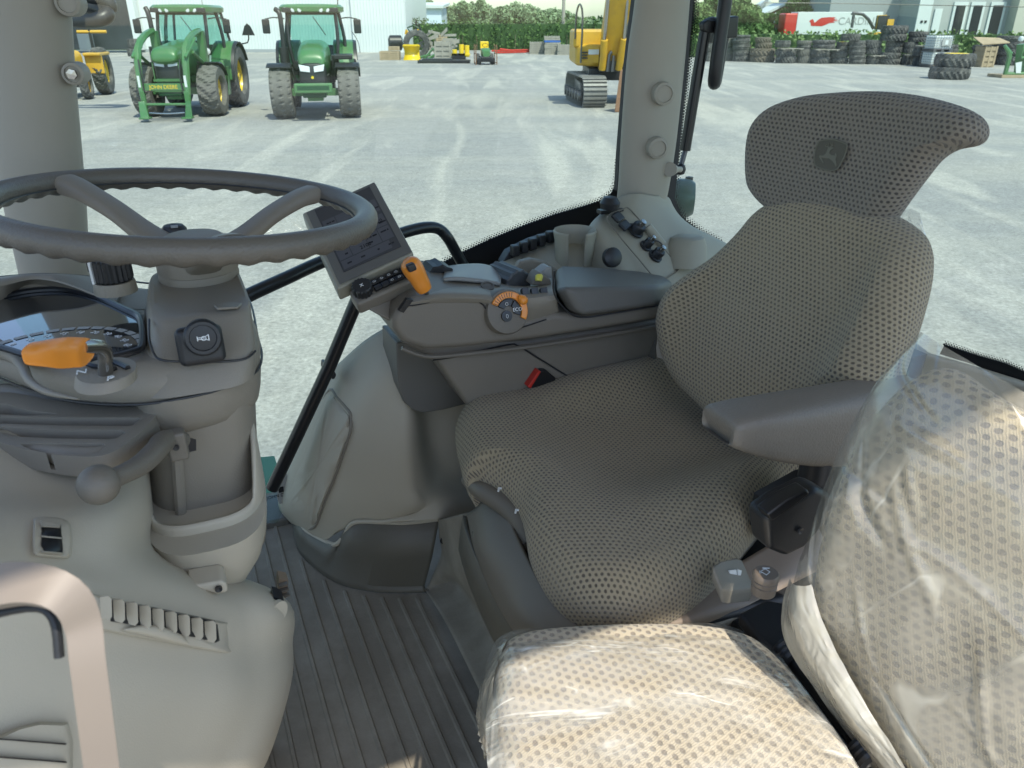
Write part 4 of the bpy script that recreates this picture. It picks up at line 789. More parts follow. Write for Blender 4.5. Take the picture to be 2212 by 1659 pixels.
lc = decal([(-60, 1610), (0, 1588), (40, 1570), (90, 1558), (150, 1560), (160, 1600), (160, 1700), (-60, 1700)], FCG, .014, 'beige_plastic', 'lower_cover', fc, k=0)
for y0 in (1593, 1632): decal([(-20, y0), (150, y0+13), (150, y0+17), (-20, y0+4)], FCG, .018, 'black_satin', 'cover_slot', lc, k=0)
# vent on the footwell side (near right edge)
P = lambda L, r: [V(x, y, r) for x, y in L]
b = MB(); b.prism(P([(572, 1440), (584, 1340), (592, 1290), (600, 1292), (614, 1300), (610, 1330), (603, 1470), (598, 1485)], .708), RV*.02); fv = obj('footwell_vent', b, 'black_satin', fc)
b = MB()
for i in range(7): b.box(V(586, 1352+i*17, .70), BV*.009-UP*.004, RV*.008, UP*.0035)
obj('footwell_louvre', b, 'beige_plastic', fv); 
obj('vent_disc', MB().lathe([(.0001, 0), (.013, 0), (.013, .006), (.0001, .006)], V(594, 1320, .70), -RV+BV*.8, 20), 'beige_plastic', fv)
# dash top demister louvres glimpsed under the tray
b = MB(); b.prism(P([(255, 985), (318, 960), (318, 1000), (290, 1000)], .80), RV*.02); dv2 = obj('demister_vent', b, 'black_satin', fc)
for x, y in [(275, 972), (297, 982), (310, 990)]: obj('demister_louvre', MB().box(V(x, y, .795), BV*.003, RV*.004, UP*.012), 'beige_plastic', dv2)
# brake pedal peeping out
pd = thing('brake_pedal', 'small ribbed tan foot pedal peeping out between the front console and the floor', 'pedal', V(610, 1268, .93), world=True)
b = MB(); b.prism(P([(603, 1250), (623, 1255), (618, 1290), (612, 1306), (600, 1270)], .93), RV*.02); po = obj('pedal_plate', b, K.setdefault('tan', mat('tan', (.3, .22, .14), .6)), pd)
b = MB(); [b.box(V(612+j*2, 1262+j*12, .925), BV*.006, RV*.003, UP*.0015) for j in range(3)]; obj('pedal_rib', b, 'dark_taupe', po)
# ================================================================ OPERATOR SEAT
os_ = thing('operator_seat', 'tan knitted-cloth operator seat with headrest facing the steering wheel', 'seat', C(.88, .6, 0), world=True)
# cushion: outline taken on the level of its rolled edge
co_px = [(984, 965), (988, 938), (1018, 900), (1085, 862), (1170, 834), (1260, 822), (1350, 828), (1440, 852), (1500, 872), (1560, 925), (1640, 975), (1720, 1020), (1738, 1045), (1690, 1090), (1645, 1150), (1580, 1225), (1500, 1290), (1420, 1330), (1330, 1352), (1250, 1335), (1190, 1285), (1145, 1205), (1128, 1130), (1090, 1080), (1040, 1050), (1005, 1040), (990, 990)]
zc_ = .415
P = [VH(x, y, zc_) for x, y in co_px]; cc = sum(P, Vector())/len(P)
def ctop(u, v):
    p = cc+RV*0; r = u; q = v    # u,v along cushion axes (ux = R projection)
    return .0
def seat_top(u, v):
    # u toward tractor right (R), v toward front (-B) or rear, metres from the centre
    bol = .040*math.exp(-((abs(u)-.195)/.065)**2)/(1+math.exp((v-.03)/.045))+.014*math.exp(-((v-.13)/.07)**2); dish = -.014*math.exp(-(u/.14)**2-((v+.05)/.12)**2)
    return .055+bol+dish
b = MB(); fr_ = cushion(b, P, UP, top=seat_top, er=.055, drop=.075, inc=.03, rings=18, ed=12, k=5)
obj('seat_cushion', b, 'fabric', os_)
# backrest
BO = C(.88, .745, .50); bt = math.atan2(.19, .50); BN = (-BV*math.cos(bt)+UP*math.sin(bt)).normalized()
bp_px = [(1434, 740), (1438, 692), (1454, 642), (1486, 594), (1530, 545), (1576, 490), (1622, 436), (1690, 405), (1790, 410), (1880, 440), (1945, 478), (1972, 520), (1976, 575), (1962, 650), (1938, 730), (1915, 800), (1895, 850), (1800, 890), (1690, 915), (1575, 928), (1530, 905), (1490, 868), (1450, 825), (1436, 784)]
P = [VP(x, y, BO, BN) for x, y in bp_px]
def back_top(u, v): return .040*math.exp(-((abs(u)-.205)/.05)**2)*(1 if v < .12 else max(0, 1-(v-.12)/.12))+.02*math.exp(-((v+.12)/.12)**2)
b = MB(); cushion(b, P, BN, top=back_top, er=.045, drop=.07, inc=.02, rings=16, ed=10, k=4); obj('backrest', b, 'fabric', os_)
# headrest
HO = C(.88, .905, .90); ht = math.radians(8); HN = (-BV*math.cos(ht)+UP*math.sin(ht)).normalized()
hp_px = [(1624, 390), (1627, 320), (1640, 270), (1672, 232), (1730, 207), (1800, 197), (1880, 194), (1960, 202), (2040, 220), (2095, 243), (2112, 268), (2106, 292), (2085, 306), (2045, 315), (2010, 340), (1975, 385), (1935, 440), (1895, 492), (1855, 512), (1800, 510), (1725, 490), (1665, 458), (1635, 425)]
P = [VP(x, y, HO, HN) for x, y in hp_px]
b = MB(); hf = cushion(b, P, HN, top=lambda u, v: .012+.025*(abs(u)/.2)**2, er=.03, drop=.045, inc=.015, rings=14, ed=10, k=4); hr = obj('headrest', b, 'fabric_head', os_)
# deer badge woven into the headrest
bc = VP(1793, 334, HO+HN*.020, HN); hx_ = RV*-1.0; hx_ = (hx_-HN*hx_.dot(HN)).normalized(); hy_ = HN.cross(hx_)
if hy_.z < 0: hy_ = -hy_
hxr = (VP(1830, 342, HO+HN*.02, HN)-VP(1760, 330, HO+HN*.02, HN)).normalized()
def BP(x, y, z=0): # badge coords in px of the crop (centre 540,1340), sheared along the cloth
    return VP(1659+x/4, y/4, HO+HN*(.0135+.001+z), HN)
K['badge'] = mat('badge_cloth', (.105, .098, .075), .9, bump=.3, bs=900); K['badge_line'] = mat('badge_thread', (.16, .155, .12), .9)
sh = [(400, 1400), (402, 1330), (430, 1240), (470, 1212), (570, 1205), (670, 1240), (682, 1265), (665, 1340), (620, 1430), (590, 1465), (540, 1475), (480, 1462), (420, 1440)]
bo = obj('badge', MB().prism([BP(x, y, .001) for x, y in sh], HN*.0012), 'badge', hr, flat=True)
obj('badge_border', MB().tube([BP(x, y, .0022) for x, y in sh], .0011, n=6, k=3, closed=True), 'badge_line', hr)
deer = [(560, 1285), (572, 1278), (560, 1273), (540, 1270), (520, 1278), (515, 1300), (500, 1330), (480, 1345), (450, 1343), (443, 1355), (462, 1385), (478, 1410), (482, 1400), (468, 1372), (465, 1362), (500, 1368), (530, 1368), (552, 1385), (575, 1410), (588, 1438), (597, 1432), (592, 1400), (585, 1378), (597, 1350), (592, 1318), (584, 1330), (578, 1345), (548, 1340), (532, 1322), (540, 1300)]
obj('deer_emblem', MB().prism([BP(x, y, .0024) for x, y in deer], HN*.0008), 'badge_line', hr, flat=True)
b = MB(); [b.tube([BP(x, y, .003) for x, y in q], .0009, n=5) for q in ([(530, 1272), (500, 1262), (508, 1245)], [(515, 1266), (525, 1240)], [(540, 1270), (560, 1255), (555, 1230)], [(555, 1258), (540, 1235)], [(500, 1262), (495, 1250)])]; obj('deer_antlers', b, 'badge_line', hr)
# left armrest
b = MB(); S = []
for (x, yt, yb, r, hw) in [(1575, 938, 958, .645, .018), (1585, 905, 968, .64, .030), (1625, 893, 985, .635, .034), (1700, 880, 1005, .63, .035), (1800, 862, 1015, .63, .035), (1900, 845, 1010, .63, .035), (2000, 832, 1000, .63, .034)]:
    t, q = V(x, yt+18, r-hw), V(x, yb, r-hw); m_ = (t+q)/2; hh = (t-q).length/2
    S.append([m_+RV*hw+UP*math.copysign(abs(math.sin(a))**.45, math.sin(a))*hh*1.0-RV*math.copysign(abs(math.cos(a))**.45, math.cos(a))*hw for a in [(k+.5)*math.tau/24 for k in range(24)]])
obj('armrest', MB().rings([list(r) for r in zip(*[smooth([q[i] for q in S], 4) for i in range(24)])]), 'pad_vinyl', os_)
obj('armrest_mount', MB().lathe([(.0001, 0), (.02, .0), (.02, .03), (.0001, .03)], V(1760, 1018, .62)+UP*-.01, UP, 20), 'black_plastic', os_)
# backrest shell edge + adjustment wheel visible at the right
obj('back_shell', MB().prism([VB(x, y, .93) for x, y in [(1912, 690), (1926, 700), (1932, 760), (1938, 820), (1936, 868), (1900, 880), (1896, 780)]], BV*.05), K.setdefault('blue_grey', mat('blue_grey', (.14, .165, .18), .45)), os_, bev=.006)
obj('lumbar_wheel', MB().lathe([(.0001, .0), (.014, 0), (.014, .004), (.0115, .007), (.0001, .0072)], VB(1914, 747, .925), -BV*.7-RV*.6, 28), K.setdefault('wheelgreen', mat('wheel_grey_green', (.13, .15, .14), .5)), os_)
# cushion extension bar and front frame
fb = obj('cushion_bar', MB().tube([VH(1010, 1035, .40), VH(1040, 1058, .408), VH(1060, 1070, .410), VH(1095, 1094, .408), VH(1125, 1125, .404), VH(1150, 1175, .39)], [.012, .016, .017, .017, .017, .016], k=3, n=14), 'dark_taupe', os_)
for x, y in ((1078, 1057), (1115, 1104)): b = MB(); b.prism([VH(x-4, y+5, .437), VH(x-2, y-4, .437), VH(x+6, y-3, .437), VH(x+6, y, .437), VH(x+2, y, .437), VH(x, y+6, .437)], UP*.001); obj('bar_symbol', b, 'white_mark', fb, flat=True)
obj('seat_pan', MB().prism([C(.64, .42, .30), C(1.12, .42, .30), C(1.12, .80, .30), C(.60, .80, .30)], UP*.075), 'black_plastic', os_, bev=.01)
obj('cushion_cable', MB().tube([VH(1040, 1075, .38), VH(1080, 1110, .37), VH(1130, 1160, .36), VH(1135, 1215, .36)], .006, n=8, k=3), 'black_satin', os_)
# suspension base: curved bellows plates descending to the floor
def plate(nm, L, r, t, m='slate_plastic', bev=.004): return obj(nm, MB().prism([V(x, y, r) for x, y in L], RV*t), m, os_, bev=bev, seg=3)
bl = [((1032, 1095), (1050, 1180), (1100, 1270), (1170, 1330), (1260, 1375)), ((1012, 1120), (1022, 1200), (1062, 1270), (1130, 1340), (1190, 1400)), ((985, 1140), (1005, 1215), (1040, 1300), (1100, 1380), (1160, 1430))]
rows = [[(1100, 1065, .97), (1110, 1130, .90), (1150, 1220, .80), (1210, 1320, .70), (1290, 1390, .63)],
        [(1060, 1080, .99), (1075, 1160, .90), (1120, 1250, .80), (1180, 1330, .71), (1270, 1400, .63)],
        [(1040, 1100, 1.0), (1052, 1180, .91), (1098, 1270, .81), (1150, 1345, .72), (1230, 1420, .64)],
        [(1020, 1112, 1.04), (1038, 1190, .94), (1080, 1290, .83), (1130, 1370, .74), (1200, 1450, .66)]]
obj('suspension_cover', MB().grid(patch([pts(V, r) for r in rows], 6)), 'dark_taupe', os_, solid=.01, soff=1)
rows = [[(1012, 1115, 1.06), (1020, 1150, 1.0), (1050, 1225, .92), (1110, 1320, .82), (1180, 1400, .75), (1250, 1460, .7)],
        [(1006, 1150, 1.05), (1015, 1195, .99), (1045, 1270, .91), (1095, 1360, .82), (1150, 1420, .76), (1210, 1480, .72)],
        [(1002, 1185, 1.08), (1018, 1240, 1.0), (1050, 1320, .93), (1090, 1400, .85), (1130, 1450, .80), (1180, 1500, .76)]]
obj('suspension_skirt', MB().grid(patch([pts(V, r) for r in rows], 6)), 'kick_plastic', os_, solid=.01, soff=1)
for off in (0, 26):
    obj('suspension_ledge', MB().tube([V(x+off, y-off*.35, r-.004) for x, y, r in [(1022, 1150, .98), (1052, 1222, .89), (1108, 1312, .79), (1175, 1388, .71)]], .0035, n=8, k=4), 'kick_plastic', os_)
text('GRAMMER', V(1085, 1330, .865), (V(1120, 1385, .83)-V(1062, 1290, .92)), UP*.8+RV*.3, .030, 'slate_plastic', os_, 'embossed_lettering', .0006)
rows = [[(952, 1122, 1.24), (968, 1118, 1.18), (1000, 1110, 1.12), (1020, 1108, 1.1)],
        [(955, 1160, 1.24), (975, 1160, 1.17), (1005, 1160, 1.10), (1030, 1180, 1.05)],
        [(958, 1200, 1.245), (985, 1230, 1.14), (1020, 1260, 1.06), (1055, 1290, .99)],
        [(925, 1268, 1.245), (985, 1262, 1.20), (1045, 1340, 1.03), (1100, 1420, .88)],
        [(919, 1276, 1.245), (965, 1350, 1.09), (1040, 1500, .86), (1090, 1600, .75)]]
obj('seat_riser', MB().grid(patch([pts(V, r) for r in rows], 6)), 'floor_rubber', os_, solid=.006, soff=1)
obj('riser_screw', MB().lathe([(.008, 0), (.008, .003), (.0001, .003)], V(959, 1167, 1.22), -RV-BV*.4, 12), 'black_plastic', os_)
obj('back_frame', MB().prism([C(.66, .86, .30), C(1.24, .86, .28), C(1.24, .92, .52), C(1.1, .94, .66), C(.7, .94, .66)], BV*.03), 'black_plastic', os_)  # black plate added to darken the bright gap beside the backrest
b = MB(); b.box(C(.90, .62, .15), RV*.20, BV*.20, UP*.15); obj('suspension_core', b, 'black_plastic', os_, bev=.01)
# lower right controls
lv_ = [V(x, y, r) for x, y, r in [(1538, 1222, .60), (1552, 1212, .61), (1590, 1202, .62), (1603, 1208, .62), (1628, 1262, .585), (1622, 1275, .58), (1575, 1280, .58), (1560, 1276, .58)]]
rl_ = obj('recline_lever', MB().prism(lv_, -UP*.02), 'taupe_plastic', os_, bev=.004, seg=3)
b = MB(); [b.prism([V(x, y, .598)+UP*.0 for x, y in q], -RV*.002+UP*.001) for q in ([(1573, 1232), (1588, 1230), (1590, 1243), (1576, 1245)], [(1592, 1229), (1600, 1232), (1598, 1242), (1592, 1243)], [(1578, 1248), (1594, 1246), (1597, 1252), (1580, 1254)])]; obj('lever_symbol', b, 'white_mark', rl_, flat=True)
kc_ = V(1672, 1256, .535)+RV*.014
kb_ = obj('fore_aft_knob', MB().lathe([(.0001, .003), (.0135, .003), (.0158, .0), (.0158, -.005), (.0138, -.0062), (.0152, -.0075), (.0152, -.012), (.0132, -.0132), (.015, -.0145), (.0145, -.026)], kc_, UP, 32), K.setdefault('tan_taupe', mat('tan_taupe', (.24, .19, .145), .45, bump=.15, bs=600)), os_)
b = MB(); [b.tube([kc_+UP*.0034+BV*x*.68+RV*y*.68 for x, y in q],   .0006, n=4, closed=True) for q in ([(-.008, .006), (.004, .008), (.006, -.002), (-.005, -.006)], [(-.012, .002), (-.009, .008), (-.007, .002)])]; b.tube([kc_+UP*.0034+BV*x*.68+RV*y*.68 for x, y in [(.001, .0115), (.012, .006)]], .0009, n=4); obj('knob_symbol', b, 'white_mark', kb_)
rows = [[(1345, 1350, .66), (1430, 1310, .66), (1530, 1262, .67), (1600, 1215, .68), (1680, 1170, .69), (1760, 1130, .69)],
        [(1355, 1365, .64), (1445, 1335, .64), (1550, 1300, .64), (1630, 1280, .64), (1700, 1230, .65), (1780, 1180, .66)],
        [(1375, 1378, .635), (1465, 1352, .63), (1560, 1325, .63), (1640, 1300, .63), (1710, 1260, .64), (1790, 1220, .65)],
        [(1380, 1400, .66), (1480, 1375, .65), (1580, 1345, .65), (1650, 1320, .65), (1720, 1290, .66), (1800, 1260, .67)]]
obj('side_cover', MB().grid(patch([pts(V, r) for r in rows], 5)), 'tan_taupe', os_, solid=.006, soff=1)
obj('slide_rail', MB().prism(VR([(1470, 1380), (1560, 1345), (1640, 1310), (1700, 1300), (1700, 1330), (1600, 1372), (1500, 1400)], .62), RV*.02), 'taupe_plastic', os_, bev=.003)
obj('front_tab', MB().prism([VH(x, y, .34) for x, y in [(1290, 1355), (1390, 1345), (1400, 1375), (1300, 1380)]], -UP*.01), 'taupe_plastic', os_, bev=.003)
# seat belt buckle + strap on the far side
bk = thing('seat_belt_buckle', 'black seat belt buckle with a red button between cushion and armrest console', 'buckle', V(1175, 800, 1.07), world=True)
b = MB(); b.prism(VR([(1141, 838), (1168, 800), (1180, 800), (1202, 818), (1192, 845)], 1.15), RV*.03); obj('buckle_body', b, 'black_satin', bk, bev=.003)
b = MB(); b.prism(VR([(1140, 836), (1164, 801), (1169, 803), (1146, 840)], 1.145), RV*.02); obj('release_button', b, 'red', bk, bev=.001)
bs_ = thing('seat_belt_strap', 'grey webbing strap hanging beside the lower edge of the backrest', 'strap', VB(1400, 810, .80), world=True)
obj('webbing', MB().prism([VB(x, y, .80) for x, y in [(1413, 735), (1416, 770), (1395, 832), (1381, 828), (1400, 770)]], BV*.003), 'slate_plastic', bs_)
# retractor
rt = thing('belt_retractor', 'bulky black seat belt retractor below the operator armrest', 'belt retractor', V(1720, 1190, .58), world=True)
b = MB(); b.prism(VR([(1655, 1120), (1700, 1090), (1768, 1055), (1800, 1070), (1790, 1130), (1740, 1185), (1700, 1205), (1662, 1190)], .53), RV*.035); obj('retractor_body', b, 'black_plastic', rt, bev=.008, seg=3)
b = MB(); b.prism(VR([(1658, 1112), (1700, 1080), (1745, 1058), (1752, 1066), (1712, 1098), (1668, 1128)], .524), RV*.02); obj('retractor_cover', b, 'black_satin', rt, bev=.003)
obj('cover_screw', MB().lathe([(.004, 0), (.004, .002), (.0001, .001)], V(1728, 1146, .528), -RV, 12), 'steel_dark', rt)
obj('seat_pan_trim', MB().prism(VR([(1650, 1080), (1740, 1030), (1800, 1020), (1800, 1100), (1680, 1160), (1640, 1150)], .66), RV*.02), 'black_plastic', os_)

# ================================================================ PASSENGER (BUDDY) SEAT, both cushions wrapped in polythene
bs = thing('passenger_seat', 'fold-down passenger seat in tan cloth in the right foreground', 'seat', C(.3, .5, .1), world=True)
zb = .42
pc = [(1072, 1500), (1075, 1420), (1110, 1388), (1200, 1374), (1350, 1366), (1500, 1368), (1610, 1388), (1668, 1425), (1720, 1480), (1780, 1560), (1840, 1650), (1900, 1760), (1850, 1860), (1500, 1900), (1150, 1880), (1085, 1780), (1072, 1640)]
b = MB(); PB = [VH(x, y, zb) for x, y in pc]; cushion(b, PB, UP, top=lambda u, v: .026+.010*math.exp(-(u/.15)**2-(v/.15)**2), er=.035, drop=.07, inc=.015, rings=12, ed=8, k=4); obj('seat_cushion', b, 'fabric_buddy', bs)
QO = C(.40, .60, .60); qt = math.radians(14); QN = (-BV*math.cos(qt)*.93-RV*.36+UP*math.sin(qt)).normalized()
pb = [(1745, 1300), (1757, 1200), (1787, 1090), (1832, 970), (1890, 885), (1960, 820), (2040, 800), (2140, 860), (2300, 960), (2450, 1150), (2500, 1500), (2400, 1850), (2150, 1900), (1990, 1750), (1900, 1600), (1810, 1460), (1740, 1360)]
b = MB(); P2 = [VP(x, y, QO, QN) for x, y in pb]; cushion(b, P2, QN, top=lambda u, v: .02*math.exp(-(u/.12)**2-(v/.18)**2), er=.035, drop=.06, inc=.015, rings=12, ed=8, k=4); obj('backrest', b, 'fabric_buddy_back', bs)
hg = [VH(1690, 1395, .42), VH(1750, 1465, .41), VH(1830, 1570, .40), VH(1930, 1700, .39)]
obj('hinge_rod', MB().tube(hg, .012), 'black_satin', bs)
for i, (x, y) in enumerate([(1697, 1402), (1706, 1412), (1714, 1422), (1862, 1612), (1872, 1625), (1882, 1638)]):
    p = VH(x, y, .419); d = (hg[-1]-hg[0]).normalized(); obj('hinge_bellows', MB().lathe([(.012, -.006), (.019, -.004), (.021, 0), (.019, .004), (.012, .006)], p, d, 24), 'black_plastic', bs)
obj('hinge_bracket', MB().prism([VH(x, y, .40) for x, y in [(1590, 1350), (1650, 1318), (1710, 1330), (1740, 1420), (1720, 1470), (1640, 1410)]], UP*.02), 'black_plastic', bs, bev=.006)
obj('hinge_frame', MB().prism([VH(x, y, .33) for x, y in [(1560, 1350), (1720, 1300), (2000, 1700), (1900, 1900), (1750, 1700)]], UP*.03), 'black_satin', bs, bev=.006)
b = MB(); b.box(C(.33, .47, .16), RV*.16, BV*.20, UP*.15); obj('seat_base', b, 'black_plastic', bs, bev=.01)
# ---- polythene covers: sheets draped just over the cushions, crumpled
def crumple(rows, amp, sc, nrm, seed):
    # thin film: low swells, crisp cell-edge facets and a few long straight creases
    from mathutils import noise
    rd_ = random.Random(seed); A_, B_ = len(rows), len(rows[0]); cr = []
    for i in range(34):
        x, y, an, l = rd_.random(), rd_.random(), rd_.gauss(.9, .6), rd_.uniform(.06, .3); cr.append((x, y, math.cos(an), math.sin(an), l, rd_.choice((-1, 1, 1))*rd_.uniform(.5, 1.3), rd_.uniform(.012, .024)))
    out = []
    for j, r in enumerate(rows):
        q = []
        for i, p in enumerate(r):
            v = Vector((p.x*sc, p.y*sc, p.z*sc))+Vector((seed, 0, 0)); h = amp*1.2*noise.noise(v*.6)
            v2 = v*1.5+noise.noise_vector(v)*.4; h += amp*1.5*(noise.voronoi(Vector((v2.x, v2.y*.55, v2.z)))[0][0]-.35)
            s_, t_ = i/(B_-1), j/(A_-1)
            for (x, y, c_, d_, l, a_, w_) in cr:
                u = (s_-x)*c_+(t_-y)*d_; k_ = abs(-(s_-x)*d_+(t_-y)*c_)
                if abs(u) < l and k_ < .07: h += a_*amp*.8*max(0, 1-k_/w_)*(1-(u/l)**2)
            q.append(p+nrm*h)
        out.append(q)
    return out
cv = thing('polythene_seat_cover', 'crumpled clear polythene film over the passenger seat cushion', 'plastic cover', C(.3, .5, .4), world=True)
rows = [[(1040, 1480, .352), (1085, 1372, .365), (1230, 1352, .375), (1400, 1346, .375), (1560, 1352, .372), (1690, 1400, .36)],
        [(1055, 1500, 0.4150), (1098, 1396, 0.4370), (1230, 1378, 0.4470), (1400, 1370, 0.4500), (1560, 1374, 0.4450), (1690, 1425, 0.4300)],
        [(1050, 1560, 0.4450), (1110, 1460, 0.4630), (1240, 1440, 0.4710), (1410, 1435, 0.4730), (1590, 1450, 0.4680), (1760, 1520, 0.4500)],
        [(1050, 1620, 0.4500), (1120, 1560, 0.4670), (1260, 1540, 0.4750), (1430, 1540, 0.4770), (1640, 1560, 0.4730), (1830, 1620, 0.4530)],
        [(1060, 1720, 0.4500), (1130, 1680, 0.4670), (1270, 1680, 0.4750), (1450, 1680, 0.4770), (1680, 1690, 0.4730), (1890, 1720, 0.4530)],
        [(1070, 1860, 0.4350), (1150, 1860, 0.4550), (1280, 1860, 0.4650), (1470, 1860, 0.4650), (1720, 1860, 0.4600), (1960, 1850, 0.4350)]]
g = crumple(patch([pts(VH, r) for r in rows], 26), .0026, 13, UP, 3.1)
obj('film_sheet', MB().grid(g), 'film', cv, ang=50)
# torn corner hanging off the front edge
rows = [[(1098, 1382, .44), (1085, 1400, .44), (1075, 1450, .44), (1070, 1540, .44), (1085, 1620, .44)],
        [(1085, 1392, .42), (1062, 1430, .41), (1045, 1480, .41), (1045, 1560, .41), (1062, 1640, .41)],
        [(1072, 1420, .39), (1048, 1470, .37), (1036, 1515, .36), (1036, 1580, .36), (1065, 1650, .36)]]
obj('torn_flap', MB().grid(crumple(patch([pts(VH, r) for r in rows], 7), .003, 30, -BV, 8)), K.setdefault('film_thick', film('polythene_folded', (.54, .50, .40), .75, .97, 14)), cv, ang=50)
rows = [[(1036, 1540, .37), (1048, 1560, .37), (1060, 1600, .37)], [(1040, 1590, .33), (1046, 1600, .33), (1072, 1630, .33)], [(1050, 1640, .30), (1062, 1625, .30), (1078, 1652, .30)]]
obj('torn_flap', MB().grid(crumple(patch([pts(VH, r) for r in rows], 7), .003, 30, -BV, 9)), 'film_thick', cv, ang=50)
cb_ = thing('polythene_backrest_cover', 'loose cloudy polythene bag over the passenger seat backrest', 'plastic cover', C(.4, .6, .5), world=True)
def VQ(x, y, z): return VP(x, y, QO+QN*z, QN)
rows = [[(1988, 716, .0), (2000, 724, .02), (2060, 760, .035), (2120, 795, .035), (2300, 900, .03), (2450, 1020, .0)],
        [(1886, 838, .0), (1900, 830, .03), (1990, 830, .055), (2110, 870, .055), (2290, 1000, .05), (2500, 1160, .0)],
        [(1808, 982, .0), (1830, 985, .045), (1940, 990, .06), (2100, 1010, .062), (2290, 1140, .055), (2540, 1320, .0)],
        [(1757, 1130, .0), (1775, 1150, .045), (1900, 1160, .06), (2080, 1180, .065), (2290, 1300, .06), (2560, 1480, .0)],
        [(1714, 1275, .0), (1745, 1310, .04), (1890, 1330, .058), (2070, 1370, .065), (2280, 1480, .06), (2540, 1640, .0)],
        [(1735, 1400, .0), (1790, 1395, .035), (1910, 1480, .055), (2070, 1560, .06), (2250, 1680, .055), (2500, 1800, .0)],
        [(1880, 1640, .0), (1925, 1620, .03), (2010, 1690, .05), (2120, 1760, .055), (2260, 1850, .05), (2450, 1950, .0)]]
g = crumple(patch([pts(VQ, r) for r in rows], 24), .0042, 9, QN, 1.7)
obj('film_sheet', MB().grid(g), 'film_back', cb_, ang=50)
# folded hem running down the near edge
rows = [[(1706, 1250, .01), (1716, 1262, .045), (1738, 1265, .05), (1755, 1262, .05)],
        [(1690, 1310, .01), (1712, 1330, .05), (1745, 1330, .055), (1772, 1325, .052)],
        [(1702, 1395, .01), (1745, 1420, .05), (1790, 1440, .055), (1815, 1420, .052)],
        [(1790, 1530, .01), (1830, 1545, .05), (1870, 1560, .055), (1888, 1548, .052)],
        [(1862, 1625, .01), (1895, 1640, .045), (1930, 1650, .05), (1945, 1640, .05)],
        [(1920, 1720, .01), (1950, 1730, .04), (1975, 1740, .045), (1990, 1730, .045)]]
obj('folded_hem', MB().grid(crumple(patch([pts(VQ, r) for r in rows], 8), .002, 28, QN, 5)), 'film_thick', cb_, ang=50)
# shred of film trailing behind the operator backrest
fs = thing('polythene_shred', 'torn clear polythene shred clinging behind the operator backrest', 'plastic film', C(.75, 1.0, .7), world=True)
rows = [[(1890, 455, .99), (1930, 458, 1.0), (1965, 452, 1.0), (1985, 460, 1.0)], [(1930, 500, .98), (1965, 500, 1.0), (1988, 505, 1.0), (1995, 520, 1.0)], [(1965, 560, .97), (1985, 560, .98), (2000, 570, .99), (2008, 590, 1.0)], [(1960, 620, .96), (1975, 620, .97), (1990, 610, .98), (2008, 600, .99)], [(1925, 700, .94), (1945, 690, .95), (1955, 680, .95), (1965, 665, .95)], [(1900, 780, .92), (1922, 740, .93), (1930, 720, .93), (1935, 710, .93)]]
obj('film_sheet', MB().grid(crumple(patch([pts(VB, r) for r in rows], 6), .004, 20, BV, 4)), 'film_clear', fs, ang=50)
# ================================================================ OUTSIDE: yard, sky, hedges, buildings
m, t, p = nodes('gravel'); L = t.links.new
tc = N(t, 'ShaderNodeTexCoord'); n1 = N(t, 'ShaderNodeTexNoise', i_Scale=.35, i_Detail=8.0, i_Roughness=.6)
mp = N(t, 'ShaderNodeMapping'); mp.inputs['Scale'].default_value = (.25, 1.4, 1); mp.inputs['Rotation'].default_value = (0, 0, .12); L(tc.outputs['Object'], mp.inputs[0]); L(mp.outputs[0], n1.inputs[0])
n2 = N(t, 'ShaderNodeTexNoise', i_Scale=22.0, i_Detail=6.0, i_Roughness=.75); L(tc.outputs['Object'], n2.inputs[0])
mp3 = N(t, 'ShaderNodeMapping'); mp3.inputs['Scale'].default_value = (1.2, .18, 1); mp3.inputs['Rotation'].default_value = (0, 0, .75); L(tc.outputs['Object'], mp3.inputs[0])
n3 = N(t, 'ShaderNodeTexNoise', i_Scale=.8, i_Detail=5.0, i_Distortion=.8); L(mp3.outputs[0], n3.inputs[0])
r1 = N(t, 'ShaderNodeMapRange', i_1=.40, i_2=.62); L(n1.outputs[0], r1.inputs[0]); r3 = N(t, 'ShaderNodeMapRange', i_1=.50, i_2=.66, i_3=0.0, i_4=.8); L(n3.outputs[0], r3.inputs[0])
mxa = N(t, 'ShaderNodeMix', data_type='RGBA'); mxa.inputs[6].default_value = (.25, .25, .238, 1); mxa.inputs[7].default_value = (.31, .302, .27, 1); L(r1.outputs[0], mxa.inputs[0])
mxb = N(t, 'ShaderNodeMix', data_type='RGBA'); mxb.inputs[7].default_value = (.39, .375, .33, 1); L(r3.outputs[0], mxb.inputs[0]); L(mxa.outputs[2], mxb.inputs[6])
r2 = N(t, 'ShaderNodeMapRange', i_1=.3, i_2=.7, i_3=.62, i_4=1.38); L(n2.outputs[0], r2.inputs[0])
mu_ = N(t, 'ShaderNodeMix', data_type='RGBA', blend_type='MULTIPLY'); mu_.inputs[0].default_value = 1; L(mxb.outputs[2], mu_.inputs[6]); L(r2.outputs[0], mu_.inputs[7])
n5 = N(t, 'ShaderNodeTexNoise', i_Scale=4.5, i_Detail=6.0, i_Roughness=.8); L(tc.outputs['Object'], n5.inputs[0]); r5 = N(t, 'ShaderNodeMapRange', i_1=.3, i_2=.7, i_3=.8, i_4=1.2); L(n5.outputs[0], r5.inputs[0]); mu2 = N(t, 'ShaderNodeMix', data_type='RGBA', blend_type='MULTIPLY'); mu2.inputs[0].default_value = 1; L(mu_.outputs[2], mu2.inputs[6]); L(r5.outputs[0], mu2.inputs[7]); L(mu2.outputs[2], p.inputs['Base Color']); p.inputs['Roughness'].default_value = .95
